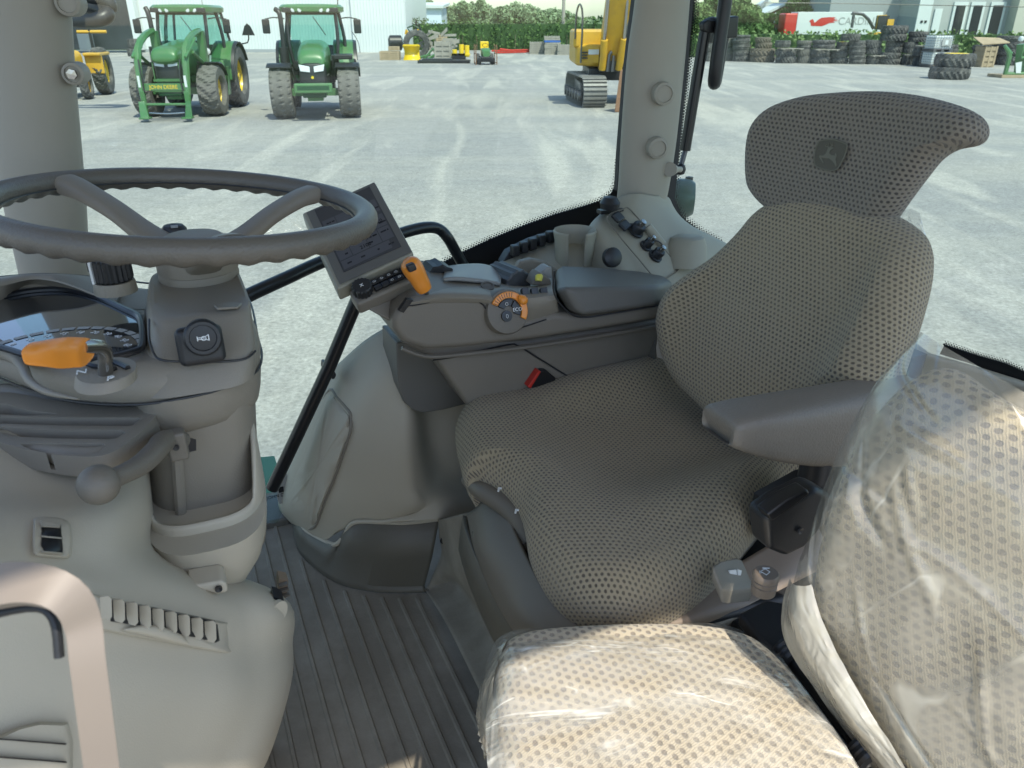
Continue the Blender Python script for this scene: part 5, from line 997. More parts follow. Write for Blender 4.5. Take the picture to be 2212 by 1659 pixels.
bp = N(t, 'ShaderNodeBump', i_Strength=.6, i_Distance=.03); L(n2.outputs[0], bp.inputs['Height']); L(bp.outputs[0], p.inputs['Normal']); K['gravel'] = m
b = MB(); b.add([(-120, -30, 0), (140, -30, 0), (140, 74, 0), (-120, 74, 0)], [(0, 1, 2, 3)]); obj('ground', b, 'gravel', kind='structure')
b = MB(); b.add([(-900, -400, -.01), (900, -400, -.01), (900, 1500, -.01), (-900, 1500, -.01)], [(0, 1, 2, 3)]); obj('field', b, mat('field', (.07, .12, .03), .95, var=.4, vs=.3), kind='structure')
mk('green', (.055, .17, .055), .38, coat=.35, var=.12, vs=2, dirt=(.16, .17, .12), dirtamt=.35, dscale=3); mk('green_dark', (.012, .06, .022), .4); mk('jd_yellow', (.72, .50, .015), .35, coat=.3, var=.06)
mk('amber', (.62, .36, .03), .45, var=.12, vs=2, dirt=(.25, .16, .05), dirtamt=.5, dscale=2); mk('tyre', (.055, .055, .055), .85, bump=.4, bs=30, var=.25, dirt=(.20, .195, .18), dirtamt=.75, dscale=2.5)
mk('tyre_dusty', (.13, .126, .113), .9, bump=.4, bs=30, var=.25); mk('tyre_brown', (.13, .11, .085), .9, bump=.4, bs=30, var=.25)
mk('white_metal', (.60, .64, .63), .45, var=.03); mk('wood', (.36, .28, .18), .8, var=.3, vs=3); mk('wood_grey', (.30, .28, .24), .85, var=.3, vs=3)
mk('grey_wall', (.30, .32, .33), .8, var=.06); mk('cream_wall', (.46, .45, .39), .8, var=.05); mk('rust', (.22, .12, .07), .8, var=.3); mk('brick', (.22, .09, .06), .85, var=.3, vs=4)
mk('mirror_black', (.02, .02, .022), .4); mk('lamp_lens', (.6, .62, .62), .1, coat=1); mk('track_steel', (.24, .235, .22), .6, .2, var=.3); mk('blue', (.03, .12, .42), .5)
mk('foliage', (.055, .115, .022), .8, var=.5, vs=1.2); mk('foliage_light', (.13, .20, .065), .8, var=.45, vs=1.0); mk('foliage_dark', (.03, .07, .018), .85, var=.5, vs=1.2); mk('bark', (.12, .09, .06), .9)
# ---- wheels
def tyre_mesh(R_, w_, lug=1, nl=20, block=False, n=120):
    b = MB(); prof = [(-.5, .60), (-.5, .78), (-.49, .90), (-.42, .965), (-.30, .985), (-.15, 1), (0, 1.003), (.15, 1), (.30, .985), (.42, .965), (.49, .90), (.5, .78), (.5, .60), (.40, .55), (-.40, .55)]
    rs = []
    for i in range(n):
        a = i*math.tau/n; ring = []
        for y, q in prof:
            dd = 0
            if q > .93:
                ph = (i/n*nl-abs(y)*(1.5 if not block else 1.2)+(.5 if y > 0 else 0)) % 1
                dd = -.06 if ph > (.42 if not block else .6) else 0
                if block and abs(abs(y)-.22) < .09: dd = -.045
            ring.append(Vector(((q+dd)*R_*math.cos(a), y*w_, (q+dd)*R_*math.sin(a))))
        rs.append(ring)
    rs.append(rs[0]); return b.rings(rs, False)
def rim_mesh(R_, w_, side=1, off=.0):
    b = MB(); f = .62; ax = Vector((0, side, 0)); b.lathe([(R_*f, w_*.45), (R_*f*.96, w_*.47), (R_*f*.9, w_*.30), (R_*f*.86, w_*off), (R_*f*.5, w_*(off-.05)), (R_*f*.42, w_*(off+.10)), (R_*f*.16, w_*(off+.14)), (R_*f*.15, w_*(off+.22)), (.0001, w_*(off+.22)), ], (0, 0, 0), ax, 36); return b
WM = {}
def wheel(par, x, y, R_, w_, side, ty='tyre_dusty', block=False, rimm='jd_yellow', nl=20, off=.05):
    key = (R_, w_, block); g = [Vector(v)+Vector((x, y, R_)) for v in WM.setdefault(key, tyre_mesh(R_, w_, 1, nl, block)).v]
    b = MB(); b.v = g; b.f = WM[key].f; o = obj('wheel', b, ty, par, flat=True)
    rm = rim_mesh(R_, w_, side, off); rm.v = [v+Vector((x, y, R_)) for v in rm.v]; obj('wheel_rim', rm, rimm, o)
    return o
def bx(c, s, *a, **k): b = MB(); b.box(c, s); return obj(*( (a[0], b)+a[1:]), **k)
def loft(secs, k=3):   # secs: (x, halfwidth, z0, z1, exponent)
    rs = []
    for x, hw, z0, z1, e in secs: rs.append([Vector((x, math.copysign(abs(math.cos(a))**(2/e), math.cos(a))*hw, (z0+z1)/2+math.copysign(abs(math.sin(a))**(2/e), math.sin(a))*(z1-z0)/2)) for a in [(i+.5)*math.tau/24 for i in range(24)]])
    return MB().rings([list(r) for r in zip(*[smooth([q[i] for q in rs], k) for i in range(24)])])
def tractor(label, loc, rz, loader=False):
    T = thing('tractor', label, 'tractor', loc, rz); blk = not loader
    fy, ry = .88, .86; FR, FW, RR, RWd = (.66, .52, .88, .48) if loader else (.66, .56, .90, .44)
    for s_ in (1, -1): wheel(T, 0, s_*fy, FR, FW, s_, block=blk, nl=22 if blk else 16, off=.1); wheel(T, -2.55, s_*ry, RR, RWd, s_, ty='tyre', block=blk, nl=26 if blk else 20, off=.1)
    hz = .10 if loader else 0; dx0 = .12 if loader else 0
    body = obj('hood', loft([(.80+dx0, .24, 1.34+hz, 1.42+hz, 3), (.76+dx0, .32, 1.30+hz, 1.58+hz*.8, 3), (.55+dx0, .36, 1.2+hz, 1.74+hz*.5, 3.2), (.1, .39, 1.05, 1.84, 3.2), (-.5, .41, .95, 1.90, 3.2), (-1.0, .43, .95, 1.93, 3.4)]), 'green', T)
    xf = .93 if not loader else .81
    obj('grille', loft([(xf-.02, .27, .80, 1.38+hz, 4), (xf-.10, .33, .78, 1.42+hz, 4), (xf-.5, .35, .78, 1.42+hz, 4)]), 'black_plastic', T)
    for s_ in (1, -1):
        b = MB(); b.prism([Vector((xf+.012, s_*.05, 1.20+hz)), Vector((xf+.012, s_*.29, 1.23+hz)), Vector((xf-.03, s_*.325, 1.39+hz)), Vector((xf+.0, s_*.05, 1.34+hz))], Vector((-.06, 0, 0))); obj('headlight', b, 'lamp_lens', T, bev=.01)
    b = MB(); b.box((-.9, 0, .80), (1.75, .30, .22)); b.box((-2.4, 0, .8), (.5, .42, .35)); obj('chassis', b, 'green_dark', T, bev=.03)
    b = MB(); b.box((0, 0, .66), (.14, .70, .09)); b.box((.35, 0, .62), (.25, .2, .14)); b.tube([(-.12, -.62, .58), (-.12, .62, .58)], .03, n=8); obj('front_axle', b, 'green', T, bev=.02)
    if not loader:
        b = MB(); b.box((1.02, 0, .83), (.10, .48, .12)); hb_ = obj('weight_bracket', b, 'green', T, bev=.03); b = MB(); b.box((1.12, 0, .84), (.004, .40, .05)); obj('bracket_recess', b, 'green_dark', hb_)
        b = MB(); b.lathe([(.0001, 0), (.05, 0), (.05, .012), (.0001, .012)], (xf-.01, 0, 1.08), (1, 0, 0), 16); obj('nose_badge', b, 'green_dark', T); b = MB(); b.lathe([(.035, 0), (.035, .005), (.0001, .005)], (xf+.004, 0, 1.08), (1, 0, 0), 12); obj('badge_face', b, 'jd_yellow', T)
    for s_ in (1, -1):
        b = MB(); rs = []
        for i in range(9):
            a = math.radians((62 if not loader else 85)+i*(11 if not loader else 8)); r_ = FR+.07; rs.append([Vector((r_*math.cos(a)*1.02, s_*fy+dy_, FR+r_*math.sin(a)+dz)) for dy_, dz in ((-FW*.58, -.03), (-FW*.55, 0), (FW*.55, 0), (FW*.58, -.04), (FW*.54, -.03), (-FW*.54, -.02))])
        b.rings(rs); b.tube([(0, s_*(fy-.05), FR*2+.05), (0, s_*(fy-.3), FR*2-.02), (0, s_*.5, .9)], .035, n=8); obj('front_fender', b, 'mirror_black', T)
        rs = []
        for i in range(10):
            a = math.radians(0+i*17); r_ = RR+.10; rs.append([Vector((-2.55+r_*math.cos(a), s_*.62+s_*q, RR+r_*math.sin(a)+dz)) for q, dz in ((-.14, 0), (.42, 0), (.42, -.05), (-.14, -.05))])
        fd = obj('rear_fender', MB().rings(rs), 'green', T, bev=.01); rs2 = [[v+Vector((0, s_*(.0), 0)) for v in ((r[1]), r[1]+Vector((0, s_*.09, -.02)), r[2]+Vector((0, s_*.09, 0)), r[2])] for r in rs]; obj('fender_extension', MB().rings(rs2), 'mirror_black', fd)
    # cab
    zc, zr = 1.15, 2.62; cb2 = obj('cab_frame', MB(), 'mirror_black', T); bpy.data.objects.remove(cb2)
    b = MB(); CP = {}
    for s_ in (1, -1):
        A_ = [(-.95, .56, 1.2), (-.98, .66, 1.9), (-1.18, .64, zr)]; B_ = [(-2.0, .80, 1.25), (-2.05, .82, 1.9), (-2.1, .70, zr)]; C_ = [(-2.75, .80, 1.7), (-2.8, .80, 1.9), (-2.7, .68, zr)]
        for P_ in (A_, B_, C_): b.tube([(x, s_*y, z) for x, y, z in P_], .05 if P_ is not C_ else .04, n=8, k=3)
        CP[s_] = (A_, B_, C_)
    b.box((-.97, 0, 1.28), (.05, .56, .12)); b.box((-1.9, 0, 2.60), (.75, .66, .05)); b.box((-2.75, 0, 1.6), (.05, .75, .15)); b.box((-1.9, 0, 1.15), (.95, .60, .12)); cf = obj('cab_frame', b, 'mirror_black', T, bev=.01)
    def quad(nm, q): b = MB(); b.add(q, [(0, 1, 2, 3)]); return obj(nm, b, 'cabglass', T, flat=True)
    quad('windscreen', [(-.93, .54, 1.3), (-.93, -.54, 1.3), (-1.15, -.62, 2.6), (-1.15, .62, 2.6)])
    for s_ in (1, -1): quad('side_glass', [(-.95, s_*.62, 1.3), (-2.0, s_*.8, 1.3), (-2.1, s_*.7, 2.6), (-1.15, s_*.64, 2.6)]); quad('side_glass', [(-2.0, s_*.8, 1.5), (-2.75, s_*.8, 1.7), (-2.7, s_*.68, 2.6), (-2.1, s_*.7, 2.6)])
    quad('rear_glass', [(-2.78, .78, 1.7), (-2.78, -.78, 1.7), (-2.7, -.66, 2.6), (-2.7, .66, 2.6)])
    rf = obj('roof', MB().rings([[Vector((-1.88+math.copysign(abs(math.cos(a))**(.5), math.cos(a))*hx, math.copysign(abs(math.sin(a))**.5, math.sin(a))*hy, z)) for a in [(i+.5)*math.tau/32 for i in range(32)]] for hx, hy, z in ((.95, .78, 2.60), (1.02, .86, 2.63), (1.03, .87, 2.74), (.96, .80, 2.80), (.4, .35, 2.82))]), 'green', T)
    b = MB(); b.box((-.93, 0, 2.665), (.04, .74, .055)); obj('visor', b, 'mirror_black', T, bev=.01)
    for y in ((-.66, -.45, -.28, .28, .45, .66)): obj('work_lamp', MB().lathe([(.0001, .0), (.06, .0), (.062, .03), (.05, .045), (.0001, .05)], (-.90-abs(y)**3*.25, y, 2.665), (1, 0, 0), 16), 'lamp_lens', T)
    b = MB(); b.box((-2.25, 0, 1.55), (.10, .24, .32)); b.box((-2.0, 0, 1.30), (.25, .24, .08)); obj('driver_seat', b, 'mirror_black', T, bev=.05)
    b = MB(); b.tube([Vector((-1.45, 0, 1.62))+Vector((.08*math.cos(a)*0+.06*math.sin(a), .19*math.cos(a), .17*math.sin(a))) for a in [i*math.tau/20 for i in range(20)]], .016, n=6, closed=True); b.tube([(-1.2, 0, 1.3), (-1.45, 0, 1.62)], .035, n=8); b.box((-1.12, 0, 1.42), (.08, .25, .10)); obj('inner_wheel', b, 'mirror_black', T)
    obj('wiper', MB().tube([(-.93, .05, 2.5), (-.90, .35, 2.05)], .012, n=6), 'mirror_black', T)
    # exhaust on the tractor's right, mirrors, beacon, sign
    b = MB(); b.tube([(-.85, -.80, 1.05), (-.85, -.80, 1.75)], .13, n=12); b.tube([(-.85, -.80, 1.7), (-.88, -.80, 2.45), (-.92, -.84, 2.62), (-.98, -.92, 2.68)] if not loader else [(-.85, -.74, 1.6), (-.88, -.78, 2.5), (-.95, -.86, 2.72)], .065, n=10, k=3); obj('exhaust_stack', b, 'mirror_black', T)
    for s_, yy in ((1, 1.22), (-1, 1.22)):
        b = MB(); b.tube([(-1.15, s_*.72, 2.45), (-1.1, s_*1.0, 2.48), (-1.1, s_*(yy), 2.44)], .016, n=6, k=3); b.tube([(-1.1, s_*yy, 2.46), (-1.1, s_*yy, 2.1)], .014, n=6); q = obj('mirror_arm', b, 'mirror_black', T); b = MB(); b.box((-1.08, s_*(yy), 2.26), (.03, .10, .18)); obj('mirror', b, 'mirror_black', q, bev=.03, seg=3)
    if loader:
        b = MB(); rs = []
        for s_ in (1, -1):
            b.box((-.55, s_*.62, 1.4), (.12, .09, .75)); b.box((-.35, s_*.45, .95), (.2, .2, .08))
            b.tube([(-.50, s_*.62, 2.15), (.2, s_*.61, 2.05), (.95, s_*.60, 1.72), (1.18, s_*.60, 1.1), (1.25, s_*.58, .65), (1.28, s_*.58, .40)], [.08, .09, .10, .09, .075, .05], n=6, k=2, upv=(0, 1, 0))
            b.tube([(-.45, s_*.74, 1.2), (.75, s_*.72, 1.66)], .045, n=8); b.tube([(.35, s_*.72, 1.98), (1.22, s_*.66, 1.55)], .04, n=8)
            b.box((1.28, s_*.55, .50), (.05, .05, .25))
        la = obj('loader_arms', b, 'green', T, bev=.008)
        b = MB(); b.box((1.22, 0, .84), (.06, .58, .085)); b.tube([(1.30, -.6, .42), (1.30, .6, .42)], .035, n=8); cbm = obj('cross_beam', b, 'green', T, bev=.015)
        text('JOHN DEERE', (1.286, 0, .84), (0, 1, 0), (0, 0, 1), .14, 'jd_yellow', cbm, 'beam_lettering', .001, sx=.9)
        for s_ in (1, -1):
            b = MB(); b.box((1.30, s_*.585, .98), (.012, .03, .14)); obj('reflector', b, 'white_metal', la)
            b = MB(); b.prism([Vector((1.36, s_*.46, .10)), Vector((1.42, s_*.66, .10)), Vector((1.36, s_*.66, .50)), Vector((1.30, s_*.52, .50))], Vector((.06, 0, 0))); b.box((1.45, s_*.54, .10), (.14, .13, .02)); obj('tool_carrier', b, 'green', T, bev=.01)
            obj('hose', MB().tube([(1.25, s_*.52, 1.5), (1.34, s_*.48, 1.1), (1.3, s_*.5, .7)], .02, n=6, k=3), 'mirror_black', la)
        b = MB(); b.tube([(1.36, -.45, .22), (1.4, 0, .20), (1.36, .45, .22)], .02, n=6, k=2); obj('lower_bar', b, 'chrome', T)
        b = MB(); [b.tube([(.84, y, 1.02), (.84, y, 1.42)], .014, n=6) for y in (-.33, .33)]; [b.box((.86, 0, z), (.015, .36, .03)) for z in (.98, .74, .72)]; obj('grille_guard', b, 'green', T)
        b = MB(); b.prism([Vector((-2.7, 1.22, 2.0)), Vector((-2.7, 1.60, 2.0)), Vector((-2.7, 1.5, 2.25)), Vector((-2.7, 1.41, 2.33)), Vector((-2.7, 1.32, 2.25))], Vector((.01, 0, 0))); b.tube([(-2.7, 1.41, 2.0), (-2.7, 1.35, 1.8), (-2.7, 1.0, 1.75)], .02, n=6, k=2); obj('warning_sign', b, 'mirror_black', T)
        for s_ in (1,): obj('side_lamp', MB().lathe([(.0001, 0), (.09, 0), (.09, .05), (.0001, .07)], (-.92, .62, 1.62), (1, .3, 0), 14), 'lamp_lens', T)
        obj('antenna', MB().tube([(-1.6, .5, 2.8), (-1.6, .5, 3.15)], .008, n=5), 'mirror_black', T)
    else:
        b = MB(); b.tube([(-1.4, .72, 2.7), (-1.4, .74, 2.92)], .014, n=6); q = obj('beacon_stem', b, 'mirror_black', T); b = MB(); b.lathe([(.05, 0), (.05, .09), (.03, .11), (.0001, .11)], (-1.4, .74, 2.92), UP, 14); obj('beacon', b, 'red', q)
        b = MB(); b.box((-.45, .78, 1.52), (.40, .25, .06)); b.box((-.85, .55, 1.25), (.3, .1, .3)); obj('step_box', b, 'mirror_black', T, bev=.02)
    b = MB(); b.prism([Vector((-1.05, .95, .45)), Vector((-1.05, 1.02, .45)), Vector((-1.35, 1.0, 1.2)), Vector((-1.55, .9, 1.2)), Vector((-1.5, .92, .5))], Vector((-.25, 0, 0))); obj('side_step', b, 'green', T, bev=.02)
    return T
RZ = math.atan2(-math.cos(math.radians(7)), math.sin(math.radians(7)))
g = G(399, 250); tractor('green tractor with front loader arms and dusty ribbed tyres, yellow wheel hubs', g, RZ-.05, True)
g = G(689, 254); tractor('green tractor without loader, narrow block-tread tyres and red beacon on its roof', g, RZ+.05)
# ---- yellow implement tractor half hidden by the front pillar
g = G(150, 215); T = thing('yellow_tractor', 'old amber-yellow tractor mostly hidden behind the front pillar at far left', 'tractor', g, RZ+.1)
wheel(T, 0, .62, .42, .25, 1, ty='tyre', rimm='amber', nl=14); wheel(T, 0, -.62, .42, .25, -1, ty='tyre', rimm='amber', nl=14); wheel(T, -1.9, .75, .78, .42, 1, ty='tyre', rimm='jd_yellow'); wheel(T, -1.9, -.75, .78, .42, -1, ty='tyre', rimm='jd_yellow')
obj('bonnet', loft([(.6, .3, .8, 1.3, 4), (.0, .36, .75, 1.4, 4), (-1.0, .42, .75, 1.5, 4)]), 'amber', T); b = MB(); b.box((-1.7, .72, 1.35), (.7, .28, .05)); b.box((-1.2, .72, 1.05), (.05, .28, .32)); obj('fender', b, 'amber', T, bev=.03); b = MB(); b.box((-1, 0, .6), (1.3, .25, .2)); b.box((0, 0, .45), (.08, .6, .07)); obj('chassis', b, 'mirror_black', T)
obj('lamp_bar', MB().tube([(-1.9, .2, 2.05), (-1.9, 1.15, 2.05)], .05, n=8), 'amber', T); obj('canopy_post', MB().tube([(-1.9, .6, 1.3), (-1.9, .6, 2.2)], .05, n=8), 'mirror_black', T)
# dark inflatable-looking black hood above it (tarpaulin) and shed opening
b = MB(); b.tube([E(120, 10, 24), E(175, 12, 24), E(215, 20, 24), E(232, 30, 23.8), E(215, 42, 23.6), E(170, 46, 23.6), E(110, 40, 23.6)], [.16, .17, .19, .2, .2, .17, .15], n=14, k=4); b.tube([E(160, -10, 24), E(212, -6, 24), E(236, 8, 24), E(240, 24, 24)], [.2, .22, .2, .15], n=12, k=3)
tag(obj('black_hose', b, 'black_plastic'), 'fat glossy black hose looped above the amber tractor', 'hose')

# ---- buildings
Yb = G(500, 113).y
bn = thing('white_barn', 'white ribbed-metal barn standing behind the two green tractors', 'building', E(560, 113, Yb))
def ribwall(x0, x1, y, z1, m, par, nm='wall', depth=.2, pitch=.25, vx=None):
    b = MB(); n = int((x1-x0)/pitch); pr_ = []
    for i in range(n): xa = x0+i*pitch; pr_ += [(xa, y), (xa+pitch*.7, y), (xa+pitch*.76, y-.035), (xa+pitch*.94, y-.035)]
    pr_ += [(x1, y)]; b.grid([[Vector((a, c, 0)) for a, c in pr_], [Vector((a, c, z1)) for a, c in pr_]]); return obj(nm, b, m, par, flat=True)
b0 = bn.location; xl, xr = E(300, 108, Yb).x-b0.x, E(878, 60, Yb).x-b0.x
xm = E(768, 100, Yb).x-b0.x
ribwall(xl, xm, 0, 7, 'white_metal', bn); ribwall(xm+.02, xr, -.15, 7, 'white_metal', bn, 'corner_wall')
b = MB(); b.box(((xl+xr)/2, 9, 3.45), ((xr-xl)/2-.1, 8.8, 3.45)); obj('barn_body', b, 'white_metal', bn)
b = MB(); b.box(((xl+xm)/2, -.04, .12), ((xm-xl)/2, .02, .12)); obj('base_trim', b, 'grey_wall', bn)
b = MB(); b.box((xm, -.22, 3.5), (.10, .05, 3.5)); obj('corner_trim', b, 'white_metal', bn)
obj('loose_cable', MB().tube([E(760, 68, Yb-1.2)-b0, E(768, 80, Yb-1.2)-b0, E(775, 95, Yb-1.2)-b0, E(778, 118, Yb-1.2)-b0], .03, n=6, k=3), 'mirror_black', bn)
sh_ = thing('dark_shed', 'dark open shed front left of the white barn', 'shed', E(200, 108, Yb-1)); b0 = sh_.location; x0, x1 = E(-700, 108, Yb-1).x-b0.x, E(288, 95, Yb-1).x-b0.x
b = MB(); b.box(((x0+x1)/2, .6, 3.4), ((x1-x0)/2, .3, 3.4)); obj('shed_front', b, mat('tarp', (.03, .036, .04), .35, var=.5, vs=.7, bump=.6, bs=2), sh_)
b = MB(); b.box((x1+.25, .55, 3.4), (.25, .35, 3.4)); obj('door_frame', b, 'white_metal', sh_)
b = MB(); b.box((E(190, 90, Yb-1).x-b0.x, -.3, .6), (.5, .3, .6)); obj('steel_bin', b, 'blue_grey' if 'blue_grey' in K else 'grey_wall', sh_, bev=.03)
Yw = 105; wb = thing('low_white_building', 'long low pale blue-white building beyond the left hedge', 'building', E(915, 70, Yw)); b0 = wb.location.copy(); b0.z = 0; wb.location = b0
x0, x1 = E(700, 60, Yw).x-b0.x, E(954, 45, Yw).x-b0.x; b = MB(); b.box(((x0+x1)/2, 5, 1.9), ((x1-x0)/2, 5, 1.9)); obj('wall', b, mat('pale_blue', (.62, .72, .80), .5), wb)
z1 = E(915, 12, Yw).z; b = MB(); b.prism([Vector((x0-.3, -.4, z1-.25)), Vector((x1+.3, -.4, z1-.3)), Vector((x1+.3, -.4, z1)), Vector((x0-.3, -.4, z1+.25))], Vector((0, 11, .5))); obj('roof', b, 'white_metal', wb)
Yg = 122; gb = thing('grey_warehouse', 'grey metal warehouse with three dark dock doors on the right', 'building', (E(1960, 50, Yg).x, Yg, 0)); gx = lambda px, y=50: E(px, y, Yg).x-gb.location.x
b = MB(); b.box(((gx(1788)+gx(1965))/2, 12, 5), ((gx(1965)-gx(1788))/2, 12, 5)); obj('left_wing', b, 'grey_wall', gb)
b = MB(); b.box(((gx(1938)+gx(2120))/2, 8, 4.6), ((gx(2120)-gx(1938))/2, 14, 4.6)); obj('dock_wing', b, mat('grey_wall_light', (.36, .38, .37), .8, var=.05), gb)
b = MB(); b.box(((gx(2120)+gx(2420))/2, 7, 4.6), ((gx(2420)-gx(2120))/2, 15, 4.6)); obj('cream_wing', b, 'cream_wall', gb)
for x0, x1 in ((2010, 2028), (2045, 2063), (2085, 2105)):
    f = MB(); f.box(((gx(x0)+gx(x1))/2, -6.1, 2.2), ((gx(x1)-gx(x0))/2+.35, .12, 2.4)); fo = obj('door_surround', f, 'white_metal', gb); d = MB(); d.box(((gx(x0)+gx(x1))/2, -6.25, 2.1), ((gx(x1)-gx(x0))/2, .05, 2.1)); obj('dock_door', d, 'black_plastic', fo)
b = MB(); b.box((gx(1948), -6.1, 2.7), (.9, .1, 2.7)); wd_ = obj('white_door', b, 'white_metal', gb); b = MB(); [b.box((gx(1945+i*8), -6.24, 2.2), (.15, .03, .15)) for i in range(2)]; obj('door_window', b, 'black_plastic', wd_)
b = MB(); b.box((gx(1976), -6.1, 1.9), (.5, .1, 1.9)); obj('small_door', b, 'white_metal', gb)
# lorry with trailer
Yt = 98; zt_ = lambda y: max(.1, E(1800, y, Yt).z); tr = thing('lorry', 'white lorry trailer with a red bird emblem parked beyond the right hedge', 'lorry', (E(1810, 50, Yt).x, Yt, 0)); tx = lambda px: E(px, 45, Yt).x-tr.location.x
zr0, zr1 = .9, E(1810, 26, Yt).z
b = MB(); b.box(((tx(1714)+tx(1895))/2, 0, (zr0+zr1)/2), ((tx(1895)-tx(1714))/2, 1.25, (zr1-zr0)/2)); tb = obj('trailer', b, 'white_metal', tr, bev=.04)
b = MB(); b.box((tx(1705), 0, 1.85), (.9, 1.2, 1.25)); b.box((tx(1713), 0, 1.5), (.2, 1.1, .7)); obj('cab', b, 'red', tr, bev=.15)
for i in (1705, 1725, 1870, 1880): obj('lorry_wheel', MB().lathe([(.0001, 0), (.5, 0), (.5, .3), (.0001, .3)], (tx(i), -1.1, .5), (0, -1, 0), 20), 'tyre', tr)
bl_ = [(1748, 46), (1751, 43), (1756, 41), (1758, 45), (1759, 49), (1762, 47.8), (1767, 43), (1775, 38.3), (1793, 36.8), (1806, 37.5), (1800, 39.7), (1809, 41.2), (1800, 43.4), (1813, 44.9), (1799, 46.3), (1804, 48.5), (1791, 50), (1785, 53), (1775, 56.6), (1752, 56), (1751, 49)]
b = MB(); b.prism([E(x, y, Yt-1.27)-tr.location for x, y in bl_], Vector((0, .01, 0))); obj('bird_emblem', b, 'red', tb, flat=True)
text('CARDINAL', E(1862, 46, Yt-1.27)-tr.location, (1, 0, 0), UP, 1.1, 'grey_mark', tb, 'trailer_lettering', .01)
# mini excavator in front of it
Ym = 80; me_ = thing('mini_excavator', 'small yellow excavator with raised dark arm in front of the lorry lettering', 'excavator', (E(1900, 60, Ym).x, Ym, 0)); q = lambda x, y: E(x, y, Ym)-me_.location
b = MB(); b.box(q(1905, 78), (1.1, .7, .35)); obj('house', b, 'amber', me_, bev=.05); b = MB(); [b.tube([q(1893, 62), q(1897, 34), q(1915, 33), q(1915, 62)], .07, n=6)]; b.box(q(1918, 54), (.3, .5, .5)); obj('cab_frame', b, 'amber', me_)
b = MB(); b.box(q(1905, 49), (.45, .4, .6)); obj('cab_glass', b, 'mirror_black', me_); b = MB(); b.tube([q(1887, 62), q(1876, 42), q(1864, 31), q(1842, 28), q(1840, 32)], .14, n=6); b.tube([q(1845, 28), q(1842, 45), q(1840, 60)], .13, n=6); obj('boom', b, 'steel_dark', me_); b = MB(); b.box(q(1905, 88)+Vector((0, 0, -.2)), (1.2, .8, .35)); obj('track', b, 'mirror_black', me_, bev=.15)
# brick house
Yh_ = 140; hs_ = thing('brick_house', 'small red brick house with white windows beside the lorry cab', 'house', (E(1676, 45, Yh_).x, Yh_, 0)); q = lambda x, y, d=0: E(x, y, Yh_)-hs_.location+Vector((0, d, 0))
b = MB(); b.prism([q(1655, 60), q(1720, 60), q(1720, 20), q(1697, 14), q(1655, 30)], Vector((0, 6, 0))); obj('wall', b, 'brick', hs_); b = MB(); b.prism([q(1652, 33, -.4), q(1698, 10, -.4), q(1724, 20, -.4), q(1724, 16, -.4), q(1698, 5, -.4), q(1650, 28, -.4)], Vector((0, 7, 0))); obj('roof', b, 'white_metal', hs_)
for x in (1679, 1691): b = MB(); b.box(q(x, 38, -.1), (.5, .06, .75)); w__ = obj('window', b, 'white_metal', hs_); b = MB(); b.box(q(x, 38, -.18), (.36, .03, .6)); obj('pane', b, 'grey_wall', w__)
h2 = thing('white_house_gable', 'white gable of a house rising behind the trees beside the window handle', 'house', (E(1640, 20, 160).x, 160, 0)); q = lambda x, y: E(x, y, 160)-h2.location
b = MB(); b.prism([q(1628, 44), q(1650, 8), q(1662, 0), q(1675, 12), q(1680, 44)], Vector((0, 5, 0))); obj('gable', b, 'white_metal', h2); b = MB(); b.prism([q(1622, 36), q(1640, 12), q(1655, -2), q(1657, 3), q(1642, 18), q(1627, 38)], Vector((0, -1, 0))); obj('roof_edge', b, 'grey_wall', h2)
# utility pole and wire
def pole(px, Y, h, lab): return tag(obj('utility_pole', MB().tube([(E(px, 40, Y).x, Y, 0), (E(px, 40, Y).x, Y, h)], [.16, .12], n=10), 'wood_grey'), lab, 'pole')
pole(1217, 75, 11, 'grey wooden utility pole rising above the left hedge')
tag(obj('overhead_wire', MB().tube([E(1650, 6, 95), E(1800, 7, 95), E(1950, 10, 95), E(2300, 17, 95)], .04, n=5, k=4), 'mirror_black'), 'thin black overhead wire crossing the warehouse wall', 'wire')

# ---- vegetation: leaf-clump clouds
def leafcloud(b, boxes, size, seed):
    rd_ = random.Random(seed)
    for (c, h, n) in boxes:
        for i in range(n):
            while True:
                u = Vector((rd_.uniform(-1, 1), rd_.uniform(-1, 1), rd_.uniform(-1, 1)))
                if len(h) == 4 or u.length < 1: break
            if len(h) != 4:
                u = u.normalized()*(u.length**.45)
            p_ = Vector(c)+Vector((u.x*h[0], u.y*h[1], u.z*h[2])); n_ = Vector((rd_.gauss(0, 1), rd_.gauss(0, 1)-.4, rd_.gauss(0, 1)+.3)).normalized(); x = n_.orthogonal().normalized(); y = n_.cross(x); a = rd_.uniform(0, 6.28); x, y = x*math.cos(a)+y*math.sin(a), y*math.cos(a)-x*math.sin(a); s_ = size*rd_.uniform(.5, 1.3)
            b.add([p_-x*s_, p_+y*s_*.6, p_+x*s_, p_-y*s_*.6+n_*s_*.3], [(0, 1, 2, 3)])
